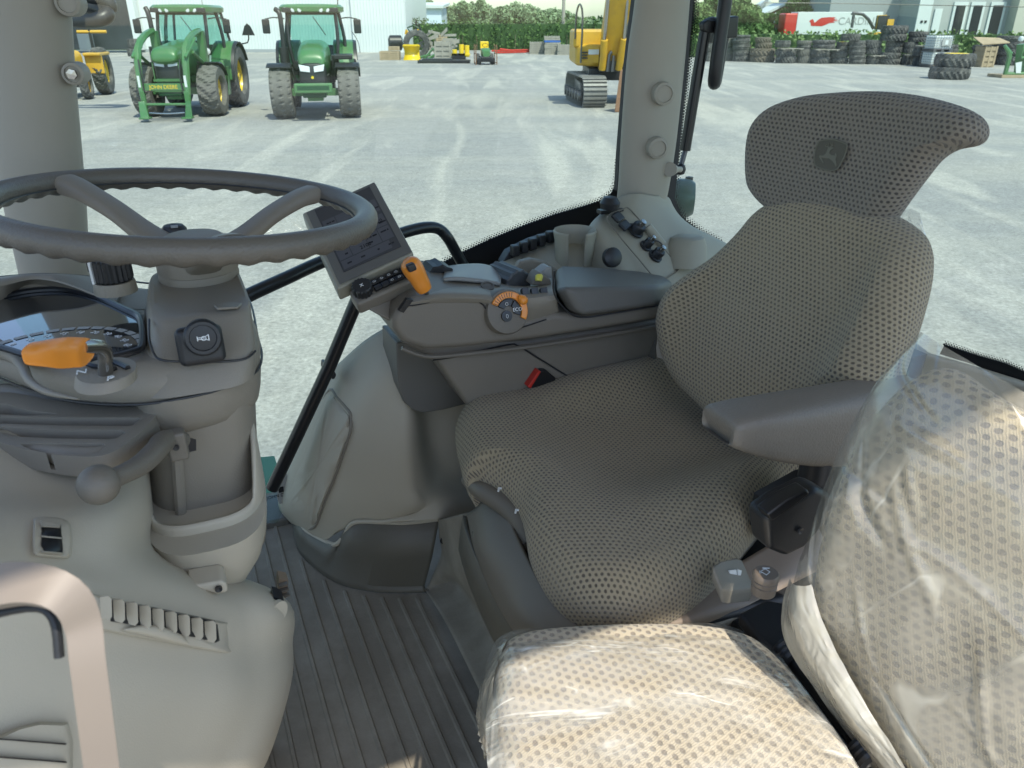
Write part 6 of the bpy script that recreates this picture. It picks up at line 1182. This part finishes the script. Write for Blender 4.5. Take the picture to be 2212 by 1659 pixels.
def hedge(x0, x1, y, h, lab, m, seed, dy0=0, gaps=True):
    rd_ = random.Random(seed); T = thing('hedge', lab, 'hedge', ((x0+x1)/2, y, 0)); L_ = (x1-x0)/2
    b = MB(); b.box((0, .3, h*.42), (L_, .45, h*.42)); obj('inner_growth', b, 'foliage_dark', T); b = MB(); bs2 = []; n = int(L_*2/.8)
    for i in range(n): hh = h*(.5+rd_.uniform(-.05, .05)); bs2.append(((-L_+i*.8+.4, dy0*i/n, hh), (.75, .75, hh*1.02), 95))
    leafcloud(b, bs2, .15, seed); obj('foliage', b, m, T, flat=True); b = MB()
    for i in range(int(L_*1.2)): x = rd_.uniform(-L_, L_); b.tube([(x, -.7, 0), (x+rd_.uniform(-.1, .1), -.55, h*.5)], .025, n=4)
    obj('stem', b, 'bark', T); return T
Yl = G(1100, 108).y; hedge(E(874, 100, Yl).x, E(1420, 100, Yl).x, Yl, E(1100, 41, Yl).z, 'long clipped green hedge behind the scrap pile and excavator', 'foliage', 1)
Yr = 60; hedge(E(1440, 90, Yr).x, E(2500, 90, Yr).x, Yr, E(1900, 67, Yr).z+.05, 'long bright green hedge behind the stacked tyres', 'foliage_light', 2)
def tree(px, pyt, Y, wid, m, lab, seed, col=False, grp=None):
    zt2 = E(px, pyt, Y).z; T = thing('tree', lab, 'tree', (E(px, 40, Y).x, Y, 0), 0, grp); b = MB(); rd_ = random.Random(seed)
    b.tube([(0, 0, 0), (.1, 0, zt2*.45), (0, .1, zt2*.85)], [.28, .2, .06], n=8, k=2)
    for i in range(5): a = rd_.uniform(0, 6.28); b.tube([(0, 0, zt2*(.3+i*.1)), (math.cos(a)*wid*.5, math.sin(a)*wid*.5, zt2*(.5+i*.1))], [.1, .03], n=5)
    obj('trunk', b, 'bark', T); b = MB(); bs2 = []; K_ = 10 if not col else 8
    for i in range(K_): a = rd_.uniform(0, 6.28); r_ = rd_.uniform(.15, .75)*wid*.6; z = zt2*(.30+.58*i/(K_-1)); f = (1-.55*i/K_) if not col else .9; bs2.append(((math.cos(a)*r_*f, math.sin(a)*r_*f, z), (wid*.45*f, wid*.45*f, zt2*.13), 330))
    bs2.append(((0, 0, zt2*.90), (wid*.28, wid*.28, zt2*.11), 130)); leafcloud(b, bs2, .24 if Y < 110 else .34, seed); obj('crown', b, m, T, flat=True); return T
# distant belt reads as one mass behind the left hedge, single trees stand out of it
b = MB(); rd2 = random.Random(5); bs2 = []
for i in range(70): px = 940+i*5.6+rd2.uniform(-3, 3); Y = 118+rd2.uniform(-4, 4); zt2 = E(px, 13+12*math.sin(i*.35)*.4+rd2.uniform(-5, 5)+max(0, (i-38))*1.2, Y).z; bs2.append(((E(px, 40, Y).x, Y, zt2*.5), (1.1, 1.1, zt2*.52), 260))
leafcloud(b, bs2, .27, 6); tag(obj('distant_wood', b, K.setdefault('foliage_far', mat('foliage_far', (.20, .28, .15), .9, var=.4, vs=.5)), flat=True), 'pale green belt of young trees far behind the left hedge', 'wood', kind='stuff')  # aerial haze put into the leaf colour of the far trees
b = MB(); bs2 = []
for i in range(60): px = 1150+i*24; Y = 230; zt2 = E(px, 39+rd2.uniform(-3, 2), Y).z; bs2.append(((E(px, 40, Y).x, Y, zt2*.5), (4, 3, zt2*.55), 60))
leafcloud(b, bs2, .9, 8); tag(obj('far_treeline', b, 'foliage', flat=True), 'low dark tree line on the horizon', 'wood', kind='stuff')
for px, y, Y, w2, m2, lab, sd2 in [(895, -4, 112, 3.2, 'foliage_light', 'light green tree touching the corner of the white barn', 11), (925, 3, 116, 3.0, 'foliage', 'low rounded tree just above the pale blue-white building', 12), (1000, 4, 108, 2.6, 'foliage_light', 'slim light tree standing out of the far belt beside the pale building', 13), (1040, 0, 108, 2.4, 'foliage_light', 'tallest pale poplar in the middle of the far belt', 14), (1085, 16, 108, 2.4, 'foliage_light', 'bushy mid-green tree at the right part of the far belt', 15), (1135, 24, 108, 2.2, 'foliage_light', 'last rounded tree at the right end of the far belt', 16),
        (1545, -25, 92, 5.0, 'foliage', 'tall dark tree behind the black window handle', 21), (1590, -14, 88, 4.5, 'foliage_light', 'broad sunlit tree right of the black window handle', 22), (1515, 8, 75, 2.5, 'foliage_light', 'bright bush between rear pillar and gas strut', 23), (1608, 24, 78, 3.2, 'foliage', 'round dark green bush under the white gable', 24), (1650, 30, 100, 3.6, 'foliage', 'round tree left of the brick house', 25), (1725, -10, 132, 5.5, 'foliage', 'large tree behind the brick house and lorry cab', 26), (1765, -14, 136, 5.5, 'foliage_light', 'pale tall tree above the middle of the lorry trailer', 27)]:
    tree(px, y, Y, w2, 'foliage_far' if px < 1140 else m2, lab, sd2)
# ================================================================ YARD OBJECTS
# ---- yellow excavator
ge = G(1262, 234); ex = thing('excavator', 'yellow tracked excavator with raised boom, partly hidden behind the rear pillar', 'excavator', (ge.x, ge.y, 0)); Ye = ge.y
q = lambda x, y, d=0: E(x, y, Ye+d)-ex.location
def track(x0, d0, ln, hw, h):
    b = MB(); prof = []
    for a in range(0, 181, 20): prof.append((-ln/2-h/2*math.sin(math.radians(a))*1.0+h/2, h/2-h/2*math.cos(math.radians(a))))
    prof2 = prof+[(-x, h-z if False else z) for x, z in prof[::-1]]
    return prof2
b = MB(); hw = .36; h = .84; ln = 3.3; n = 64; P2 = []
for i in range(n):
    u = i/n*(2*(ln-h)+math.pi*h)
    if u < ln-h: P2.append((u, 0.))
    elif u < ln-h+math.pi*h/2: a = (u-(ln-h))/(h/2); P2.append((ln-h+math.sin(a)*h/2, h/2-math.cos(a)*h/2))
    elif u < 2*(ln-h)+math.pi*h/2: P2.append((ln-h-(u-(ln-h)-math.pi*h/2), h))
    else: a = (u-2*(ln-h)-math.pi*h/2)/(h/2); P2.append((-math.sin(a)*h/2, h/2+math.cos(a)*h/2))
def trackmesh(ox, oy, rz):
    b = MB(); rot = Matrix.Rotation(rz, 3, 'Z')
    rings_ = []
    for i, (y, z) in enumerate(P2+[P2[0]]):
        z2 = z; rings_.append([rot @ Vector((x, y+h/2, z2))+Vector((ox, oy, 0)) for x in (-hw, hw)])
    b.grid(rings_)
    for i, (y, z) in enumerate(P2):
        y2, z2 = P2[(i+1) % n]; c_ = Vector((0, (y+y2)/2+h/2, (z+z2)/2)); d = Vector((0, y2-y, z2-z)).normalized(); nn_ = Vector((0, d.z, -d.y)); b.box(rot @ (c_+nn_*.025)+Vector((ox, oy, 0)), rot @ Vector((hw, 0, 0)), rot @ (d*.03), rot @ (nn_*.03))
    return b
th = math.radians(-8)
tl_ = obj('track', trackmesh(q(1285, 230).x, 0, math.radians(6)), 'track_steel', ex, flat=True); b = MB(); b.box((q(1276, 200).x, 1.7, .42), (.28, 1.2, .26)); [b.lathe([(.0001, 0), (.16, 0), (.16, .1), (.0001, .1)], (q(1285, 200).x-hw-.02-(.26*(i/5)), .5+i*.45, .32), (-1, 0, 0), 12) for i in range(6)]; obj('track_frame', b, 'steel_dark', tl_)
obj('track', trackmesh(q(1430, 230).x, 0, math.radians(6)), 'track_steel', ex, flat=True)
b = MB(); b.box((q(1350, 180).x, 2.2, .9), (1.0, 1.2, .18)); obj('undercarriage', b, 'mirror_black', ex, bev=.05)
zb0, zb1 = 1.12, q(1260, 86).z
b = MB(); b.prism([Vector((q(1246, 120).x, 3.4, zb0+.05)), Vector((q(1250, 120).x, 1.4, zb0)), Vector((q(1285, 120).x, .9, zb0)), Vector((q(1450, 120).x, .9, zb0)), Vector((q(1450, 120).x, 3.8, zb0))], Vector((0, 0, zb1-zb0-.15))); hb_ = obj('house', b, 'amber', ex, bev=.12, seg=3)
b = MB(); b.box((q(1292, 80).x, 2.2, zb1+.0), (.62, .9, .26)); obj('engine_cover', b, 'amber', ex, bev=.08)
b = MB(); b.prism([Vector((q(1262, 120).x, 1.22, zb0+.1)), Vector((q(1300, 120).x, .82, zb0+.1)), Vector((q(1300, 120).x, .82, zb0+.55)), Vector((q(1262, 120).x, 1.22, zb0+.55))], Vector((0, -.06, 0))); s2 = obj('side_box', b, 'amber', ex, bev=.03)
for z in range(3): b = MB(); b.box((q(1269, 120).x, 1.05, zb0+.24+z*.08), (.10, .05, .02)); obj('box_slot', b, 'mirror_black', s2)
b = MB(); b.box((q(1288, 120).x, .80, zb0+.42), (.16, .03, .07)); obj('sticker', b, 'white_metal', s2)
b = MB(); b.tube([(q(1262, 90).x, 1.0, zb0+.1), (q(1264, 60).x, 1.0, zb1+.6), (q(1258, 28).x, 1.0, zb1+.95), (q(1252, 40).x, 1.2, zb1+.7), (q(1250, 70).x, 1.3, zb1)], .03, n=6, k=3); obj('hand_rail', b, 'steel_dark', ex)
b = MB(); bmx = lambda x, y, w2, d=0.: (q(x, y, d), w2)
S = [(1310, 150, .26, 1.0), (1318, 110, .28, .8), (1326, 60, .33, .5), (1336, 10, .36, .2), (1345, -60, .34, -.3), (1352, -160, .28, -.8)]
rs = [[q(x, y, d)+Vector((a*w2*1.0, c*.35, 0)) for a, c in ((-1, -1), (1, -1), (1, 1), (-1, 1))] for x, y, w2, d in S]; obj('boom', MB().rings(rs), 'amber', ex, bev=.03)
for (x0, y0, x1, y1) in ((1301, 150, 1306, 86), (1336, 150, 1348, 84)): cyl = obj('boom_cylinder', MB().tube([q(x0, y0, .5), q(x1, y1, .2)], .11, n=10), 'amber', ex); obj('cylinder_rod', MB().tube([q(x1, y1, .2), q(x1+8, y1-90, -.2)], .05, n=8), 'chrome', cyl)
b = MB(); b.box((q(1322, 140).x, .75, zb0+.1), (.3, .2, .22)); b.tube([q(1312, 155, .4), q(1316, 120, .4), q(1322, 112, .4)], .05, n=6, k=2); b.tube([q(1322, 155, .4), q(1326, 120, .4)], .05, n=6); obj('boom_foot', b, 'steel_dark', ex)
b = MB(); b.prism([Vector((q(1318, 200).x, -1.2, 0)), Vector((q(1325, 200).x, -1.2, 1.15)), Vector((q(1345, 200).x, -.9, 1.2)), Vector((q(1370, 200).x, -.4, .8)), Vector((q(1370, 200).x, -.4, 0))], Vector((.9, .5, 0))); obj('bucket', b, 'rust', ex, bev=.03)
b = MB(); b.box((q(1410, 80).x, 1.6, 2.6), (.5, .7, .9)); obj('cab', b, 'mirror_black', ex, bev=.05)

# ---- tyres: each tyre is a thing of its own
TM = {}
def tproto(kind):
    if kind in TM: return TM[kind]
    R_, w_, block, mt, nl = {'lug': (.8, .50, False, 'tyre', 20), 'dusty': (.8, .50, False, 'tyre_dusty', 20), 'brown': (.8, .50, False, 'tyre_brown', 18), 'block': (.8, .45, True, 'tyre', 30)}[kind]
    b = tyre_mesh(R_, w_, 1, nl, block, 100); b.v = [Vector((v.x, v.z, v.y+w_*.5)) for v in b.v]
    me = bpy.data.meshes.new('tyre'); me.from_pydata([tuple(v) for v in b.v], [], b.f); me.materials.append(K[mt]); TM[kind] = (me, R_, w_); return TM[kind]
def tyre(x, y, z, R_, w_, kind, lab, grp='stacked tractor tyres', tilt=0):
    me, r0, w0 = tproto(kind); o = bpy.data.objects.new('tyre', me); SC.collection.objects.link(o); o.location = (x, y, z); o.scale = (R_/r0, R_/r0, w_/w0); o.rotation_euler = (tilt, 0, random.uniform(0, 6))
    return tag(o, lab, 'tyre', grp)
def stack(x0, x1, yb, lv, kind, nm, dY=0, grp='stacked tractor tyres'):
    # x0..x1 px, yb base row, lv = list of (y_top, kind or None, x0, x1)
    g_ = G((x0+x1)/2, yb); Y = g_.y+dY; prev = 0.; out_ = []; R_b = (E(x1, yb, Y).x-E(x0, yb, Y).x)/2; Yc = Y+R_b; n_ = len(lv)
    words = {0: 'bottom', n_-1: 'top'}
    for i, q_ in enumerate(lv):
        yt = q_[0]; kd = q_[1] if len(q_) > 1 and q_[1] else kind; a, c_ = (q_[2], q_[3]) if len(q_) > 3 else (x0, x1); zt_ = E((a+c_)/2, yt, Y).z; X0, X1 = E(a, yt, Y).x, E(c_, yt, Y).x
        pos = words.get(i, {1: 'second', 2: 'third', 3: 'fourth', 4: 'fifth', 5: 'sixth'}.get(i, 'upper')+' from bottom')
        if kd == 'board':
            b = MB(); [b.box((0, -.45+j*.3, .05), ((X1-X0)/2, .06, .02)) for j in range(4)]; [b.box(((X1-X0)*.4*k_, 0, .015), (.05, .5, .03)) for k_ in (-1, 0, 1)]
            o = obj('wooden_board', b, 'wood_grey', local=True, flat=True); o.location = ((X0+X1)/2, Yc-.3, prev); tag(o, f'weathered wooden pallet board lying between tyres {nm}', 'board', 'boards between tyres'); prev += .1; continue
        R_ = (X1-X0)/2*1.02; hgt = max(.12, zt_-prev); tyre((X0+X1)/2, Yc, prev, R_, hgt, kd, f'{pos} tyre of the stack {nm}', grp); prev += hgt
        if len(q_) > 4:
            o = obj('wheel_rim', MB().lathe([(R_*.62, -.02), (R_*.6, .02), (R_*.5, .0), (R_*.45, -.1), (.0001, -.1)], (0, 0, 0), UP, 24), 'jd_yellow', local=True); o.location = ((X0+X1)/2, Yc, prev-.01); tag(o, f'yellow wheel rim lying in the stack {nm}', 'wheel rim', 'yellow rims on tyre stacks')
random.seed(11)
stack(268, 297, 122, [(105, ), (84, )], 'lug', 'beside the dark shed front at left', grp='two tyres by the shed')
stack(1526, 1542, 133, [(112, 'block'), (95, ), (86, )], 'block', 'seen between gas strut and window handle')
stack(1560, 1592, 132, [(118, 'dusty'), (103, 'dusty'), (82, 'dusty', 1561, 1590)], 'dusty', 'just right of the window handle')
stack(1588, 1626, 134, [(120, ), (108, ), (95, 'block'), (82, 'block'), (76, )], 'lug', 'under the round dark bush', dY=.4)
stack(1629, 1682, 135, [(121, 'brown'), (105, 'brown'), (92, 'brown', 1640, 1676), (81, 'brown', 1640, 1674)], 'brown', 'of brown dusty tyres at the left')
stack(1684, 1728, 137, [(122, ), (107, ), (104, 'board', 1688, 1735), (88, 'block', 1682, 1716)], 'lug', 'right of the brown dusty ones')
stack(1728, 1759, 137, [(121, 'dusty'), (106, 'dusty'), (97, 'block'), (88, )], 'dusty', 'with bold pale chevrons below the lorry')
stack(1760, 1801, 138, [(123, ), (109, ), (106, 'board', 1763, 1812), (95, 'block', 1764, 1812), (87, None, 1764, 1812)], 'lug', 'under the red bird emblem')
stack(1801, 1840, 138, [(125, ), (111, ), (100, None, 1814, 1842), (91, None, 1816, 1842, 1)], 'lug', 'carrying a yellow rim')
stack(1842, 1877, 139, [(128, 'block'), (118, 'block'), (106, 'block'), (97, 'block'), (88, ), (73, 'lug', 1826, 1866)], 'block', 'of six thin tyres with an overhanging top tyre')
stack(1878, 1912, 139, [(122, 'block'), (118, 'board', 1882, 1913), (104, ), (87, )], 'lug', 'left of the tallest stack')
stack(1912, 1956, 140, [(127, ), (114, ), (102, None, 1924, 1962), (89, None, 1926, 1962), (73, None, 1915, 1968), (55, None, 1918, 1972)], 'lug', 'that is tallest in the row')
stack(1956, 1984, 141, [(120, ), (116, 'board', 1958, 1987), (103, None, 1960, 1988), (91, None, 1961, 1990), (80, None, 1971, 2012), (68, None, 1973, 2012)], 'lug', 'right of the tallest stack', dY=.3)
stack(1982, 2012, 143, [(123, ), (101, 'block'), (97, 'board', 1988, 2014)], 'lug', 'left of the white tanks')
stack(2052, 2076, 140, [(120, 'block'), (105, ), (97, )], 'lug', 'behind the white tanks', dY=1)
stack(2034, 2116, 173, [(146, ), (117, None, 2047, 2129, 1)], 'lug', 'that stands alone nearest the cab')
stack(2118, 2166, 140, [(118, ), (110, ), (98, ), (89, None, 2136, 2167, 1)], 'lug', 'beside the wooden crate')
stack(2176, 2240, 142, [(120, ), (104, ), (90, ), (78, 'block')], 'lug', 'behind the green steel frame')
b = MB(); b.prism([G(2013, 146)+UP*.02, G(2052, 140)+UP*.25, G(2058, 141)+UP*.3, G(2019, 148)+UP*.05], UP*.06); tag(obj('plank', b, 'wood', flat=True), 'light plank leaning at the foot of the tyres left of the white tanks', 'plank')
o_ = SC.objects['plank']; o_.location.x -= .0
# IBC tanks
def ibc(x0, x1, yb, yt, zz, lab, Y):
    T = thing('tank', lab, 'tank', ((E(x0, yb, Y).x+E(x1, yb, Y).x)/2, Y+.5, zz), .15, 'stacked white cage tanks'); w2 = .56; h2 = E(x0, yt, Y).z-zz-.14
    b = MB(); b.box((0, 0, .14+h2/2), (w2-.03, .45, h2/2-.02)); bt_ = obj('bottle', b, 'white_metal', T, bev=.06, seg=3)
    b = MB()
    for i in range(8): x = -w2+i*w2*2/7; [b.tube([(x, s_*.5, .14), (x, s_*.5, .14+h2)], .012, n=4) for s_ in (-1, 1)]
    for j in range(6): z = .16+j*(h2-.02)/5; b.tube([(-w2, -.5, z), (w2, -.5, z), (w2, .5, z), (-w2, .5, z)], .012, n=4, closed=True)
    for i in range(7): y = -.5+i/6; b.tube([(-w2, y, .14), (-w2, y, .14+h2)], .012, n=4)
    obj('cage', b, 'chrome', T); b = MB(); b.box((.12, -.515, .14+h2*.5), (.26, .006, h2*.26)); lb = obj('label_plate', b, 'grey_mark', T); b = MB(); b.box((.12, -.53, .14+h2*.5), (.09, .004, h2*.17)); obj('label_sheet', b, 'white_metal', lb)
    b = MB(); b.box((0, 0, .12), (w2, .5, .02)); [b.box((x, 0, .05), (.08, .5, .05)) for x in (-w2+.08, 0, w2-.08)]; obj('skid', b, 'steel_dark', T)
Yi = G(2020, 146).y; z2_ = E(2025, 112, Yi).z; ibc(2004, 2046, 146, 113, 0, 'lower white plastic tank in a metal cage right of the tyre row', Yi); ibc(2012, 2054, 112, 77, z2_, 'upper white plastic tank stacked on another tank', Yi)
# pallets
PM = MB()
for j in range(7): PM.box((-.54+j*.18, 0, .13), (.06, .5, .011))
for y in (-.45, 0, .45): PM.box((0, y, .07), (.6, .045, .045)); PM.box((0, y, .012), (.6, .05, .012))
pp = obj('pallet', PM, 'wood_grey', local=True, flat=True)
def pallets(px, yb, n, lab, colr=None):
    g_ = G(px, yb)
    for i in range(n):
        c = pp.copy(); SC.collection.objects.link(c); c.location = (g_.x+random.uniform(-.04, .04), g_.y+.5, i*.145); c.rotation_euler = (0, 0, random.uniform(-.05, .05)); nth = ['bottom', 'second', 'third', 'fourth', 'fifth', 'sixth', 'seventh', 'eighth', 'ninth', 'tenth'][i]
        tag(c, f'{nth} pallet of the {lab}' if i < n-1 or n == 1 else f'top pallet of the {lab}', 'pallet', 'stacked wooden pallets')
        if colr and i == colr: c.data = pp.data.copy(); c.data.materials[0] = K['blue']; c['label'] = f'bright blue pallet in the {lab}'
pallets(1161, 117, 6, 'shorter stack left of the tall one'); pallets(1193, 118, 9, 'tall stack with a blue pallet', 6); pallets(1221, 119, 5, 'stack next to the excavator'); bpy.data.objects.remove(pp)
# scrap pile near the barn corner, thing by thing
def P3(px, py, d=0): g_ = G(px, py); return Vector((g_.x, g_.y+d, 0))
c_ = P3(896, 128, 1.2); me, r0, w0 = tproto('lug'); o = bpy.data.objects.new('tyre', me); SC.collection.objects.link(o); R_ = .92; o.scale = (R_/r0, R_/r0, 1.0); o.rotation_euler = (math.pi/2, 0, .1); o.location = (c_.x, c_.y+.3, R_); tag(o, 'big upright tyre standing behind the yellow blade', 'tyre')
def simple(nm, mb, m, lab, cat, **k): return tag(obj(nm, mb, m, **k), lab, cat)
Yp = G(888, 130).y
b = MB(); rs = []
for i in range(9):
    t = i/8; z = .05+t*.95; rs.append([E(x, 133, Yp)+Vector((0, -.25*math.sin(t*math.pi)*-1+.0, z)) for x in (871+3*math.sin(t*math.pi), 909-3*math.sin(t*math.pi))])
b.grid(rs); b.box(E(890, 133, Yp)+Vector((0, -.03, 1.0)), (.52, .06, .05)); b.box(E(890, 133, Yp)+Vector((0, -.03, .05)), (.52, .06, .05)); simple('snow_blade', b, 'jd_yellow', 'bright yellow curved blade standing in front of the upright tyre', 'blade', solid=.02)
def crate(x0, x1, yb, h2, lab, m='wood', d=0, rz=0, z=0, dep=.5):
    g0, g1 = P3(x0, yb, d), P3(x1, yb, d); w2 = (g1.x-g0.x)/2; T = thing('crate', lab, 'crate', ((g0.x+g1.x)/2, g0.y+dep, z), rz)
    b = MB(); b.box((0, 0, h2/2), (w2*.96, dep*.94, h2/2*.98)); obj('crate_box', b, m, T); b = MB()
    for j in range(4): [b.box((0, s_*dep, h2*(.12+j*.25)), (w2, .015, h2*.09)) for s_ in (-1, 1)]; [b.box((s_*w2, 0, h2*(.12+j*.25)), (.015, dep, h2*.09)) for s_ in (-1, 1)]
    for x in (-w2+.05, 0, w2-.05): b.box((x, -dep-.02, h2/2), (.05, .012, h2/2))
    obj('crate_slat', b, m, T)
crate(821, 862, 130, .55, 'flat pale crate at the barn corner', 'wood', 0); crate(839, 862, 130, .25, 'small tilted open crate on the flat pale crate', 'wood', .2, .1, .58, .3)
crate(937, 972, 133, 1.15, 'tall pale plywood crate in the scrap pile', 'wood_grey', .8); crate(930, 955, 124, .5, 'weathered crate at the back of the scrap pile', 'wood', 4, .2, .9); crate(2125, 2152, 146, 1.1, 'square wooden crate beside the lone tyre pair', 'wood', .3)
g_ = P3(2138, 146, .8); b = MB(); b.prism([g_+Vector((-.6, -.6, 1.15)), g_+Vector((.9, -.6, 1.25)), g_+Vector((.9, .5, 1.45)), g_+Vector((-.6, .5, 1.5))], UP*.05); simple('wooden_sheet', b, 'wood', 'loose wooden sheet lying tilted on the square crate', 'board')
def bars(lst, Y, r_, mname, nm, lab, cat): b = MB(); [b.tube([E(x, y, Y) for x, y in q_], r_, n=6) for q_ in lst]; return simple(nm, b, mname, lab, cat)
bars([[(915, 130), (935, 105), (955, 128)], [(925, 128), (950, 112), (975, 130)], [(905, 125), (930, 118)], [(940, 130), (965, 108)]], Yp+.8, .09, 'green', 'loader_bracket', 'heap of green loader brackets in front of the crates', 'machine part')
bars([[(886, 70), (880, 60), (893, 55)], [(893, 55), (905, 62)]], Yp+3, .05, 'green_dark', 'bent_tube', 'thin bent green tube sticking up behind the upright tyre', 'tube')
bars([[(898, 72), (899, 45)], [(903, 72), (905, 50), (910, 68)]], Yp+3.2, .07, 'mirror_black', 'black_post', 'black posts sticking up behind the upright tyre', 'post')
bars([[(876, 74), (878, 64)], [(882, 73), (878, 66)], [(897, 73), (912, 71)], [(902, 72), (903, 63)]], Yp+2.6, .08, 'amber', 'fork_bracket', 'orange-yellow fork bracket above the upright tyre', 'machine part')
g_ = P3(850, 126, 1.5); b = MB(); b.lathe([(.3, -.5), (.5, -.4), (.5, .4), (.3, .5)], g_+UP*.95, (1, .2, 0), 16); simple('rubber_roll', b, 'mirror_black', 'black rolled rubber behind the small tilted crate', 'roll')
b = MB(); random.seed(4)
for i in range(26): px = random.uniform(908, 975); b.box(E(px, 0, Yp+3.2)+Vector((0, 0, 0))+UP*(random.uniform(.5, 1.7)-E(px, 0, Yp+3.2).z), Vector((random.uniform(.2, .5), random.uniform(-.1, .1), random.uniform(-.2, .2))), Vector((0, .3, 0)), Vector((0, 0, random.uniform(.05, .14))))
tag(obj('scrap_heap', b, 'wood_grey'), 'jumbled grey scrap timber and metal heap behind the crates', 'scrap', kind='stuff')
b = MB(); b.box(P3(960, 136)+Vector((0, 0, .1)), (1.6, .6, .08)); b.box(P3(945, 136)+Vector((0, 0, .2)), (.9, .4, .05)); simple('flat_deck', b, 'mirror_black', 'low black steel deck along the front of the scrap pile', 'deck', bev=.02)
g_ = P3(1000, 133, .5); b = MB()
for dx_, h2 in ((-.55, .7), (-.1, 1.0), (.25, .95)): b.tube([g_+Vector((dx_, 0, .25)), g_+Vector((dx_, 0, h2))], .16, n=10); b.box(g_+Vector((dx_, 0, .4)), (.2, .2, .06))
simple('yellow_attachment', b, 'jd_yellow', 'bright yellow attachment with upright cylinders right of the plywood crate', 'machine part', bev=.01); b = MB(); b.box(g_+Vector((-.3, .1, .25)), (.45, .3, .22)); simple('engine_block', b, 'mirror_black', 'black engine block under the yellow attachment', 'machine part', bev=.02)
bars([[(1062, 110), (1150, 108)], [(1070, 114), (1145, 112)], [(1080, 106), (1110, 110)]], G(1100, 116).y, .07, 'red', 'red_beam', 'long low red steel beams lying before the hedge', 'beam')
# compact ride-on mower
g_ = G(1049, 139); T = thing('ride_on_mower', 'small green ride-on mower with yellow seat in a dark cage before the hedge', 'mower', (g_.x, g_.y, 0), RZ)
obj('bonnet', loft([(.55, .2, .45, .75, 4), (.3, .27, .4, .88, 4), (-.1, .28, .4, .92, 4)]), 'green', T); b = MB(); b.box((-.5, 0, .85), (.2, .25, .05)); b.box((-.68, 0, 1.05), (.05, .25, .2)); obj('seat', b, 'jd_yellow', T, bev=.03)
b = MB(); b.box((.1, 0, .35), (.6, .33, .1)); b.box((.62, 0, .28), (.06, .5, .12)); obj('deck', b, 'mirror_black', T, bev=.03)
for x, y, r_ in ((.35, .4, .2), (.35, -.4, .2), (-.55, .42, .3), (-.55, -.42, .3)): obj('wheel', MB().lathe([(.0001, -.1), (r_*.9, -.1), (r_, -.05), (r_, .05), (r_*.9, .1), (.0001, .1)], (x, y, r_), (0, 1, 0), 16), 'tyre', T)
b = MB(); [b.tube([(x, s_*.62, 0), (x, s_*.62, 1.0), (x, s_*.58, 1.1)], .03, n=6) for x in (.6, -.7) for s_ in (1, -1)]; [b.tube([(.6, s_*.62, z), (-.7, s_*.62, z)], .025, n=6) for s_ in (1, -1) for z in (.1, .6, 1.0)]; obj('shipping_cage', b, 'rust', T); obj('mower_wheel', MB().tube([Vector((-.15, 0, 1.05))+Vector((.05*math.sin(a), .17*math.cos(a), .1*math.sin(a))) for a in [i*math.tau/14 for i in range(14)]], .015, n=5, closed=True), 'mirror_black', T)
# green loader frame on pallet at right edge
Yf = G(2200, 168).y; gf = thing('steel_rack', 'upright green steel rack standing on a pallet at the right edge', 'rack', (E(2200, 168, Yf).x, Yf+.3, 0)); q = lambda x, y, d=0: E(x, y, Yf+d)-gf.location
b = MB()
b.tube([q(2170, 165), q(2181, 122), q(2179, 112), q(2170, 98)], [.10, .11, .10, .07], n=6); b.tube([q(2196, 165, .3), q(2206, 95, .3)], [.16, .2], n=4); b.tube([q(2235, 165), q(2228, 98)], .12, n=6); b.tube([q(2170, 98), q(2185, 116), q(2178, 122)], .07, n=6); b.tube([q(2172, 160), q(2235, 160)], .1, n=6); b.tube([q(2205, 125), q(2235, 125)], .07, n=6)
b.prism([q(2205, 96, .2), q(2225, 95, .2), q(2222, 165, .2), q(2196, 165, .2)], Vector((0, .1, 0))); obj('frame', b, 'green', gf, bev=.01)
b = MB(); b.prism([q(2194, 136, -.1), q(2208, 133, -.1), q(2205, 158, -.1), q(2195, 158, -.1)], Vector((0, .02, 0))); obj('paper_label', b, 'white_metal', gf); b = MB(); b.box((0, .1, .07), (.9, .6, .06)); obj('base_pallet', b, 'wood', gf)
obj('lamp_globe', MB().lathe([(.0001, -.13), (.1, -.09), (.13, 0), (.1, .09), (.0001, .13)], q(2206, 84, 2), UP, 16), 'white_metal', gf)
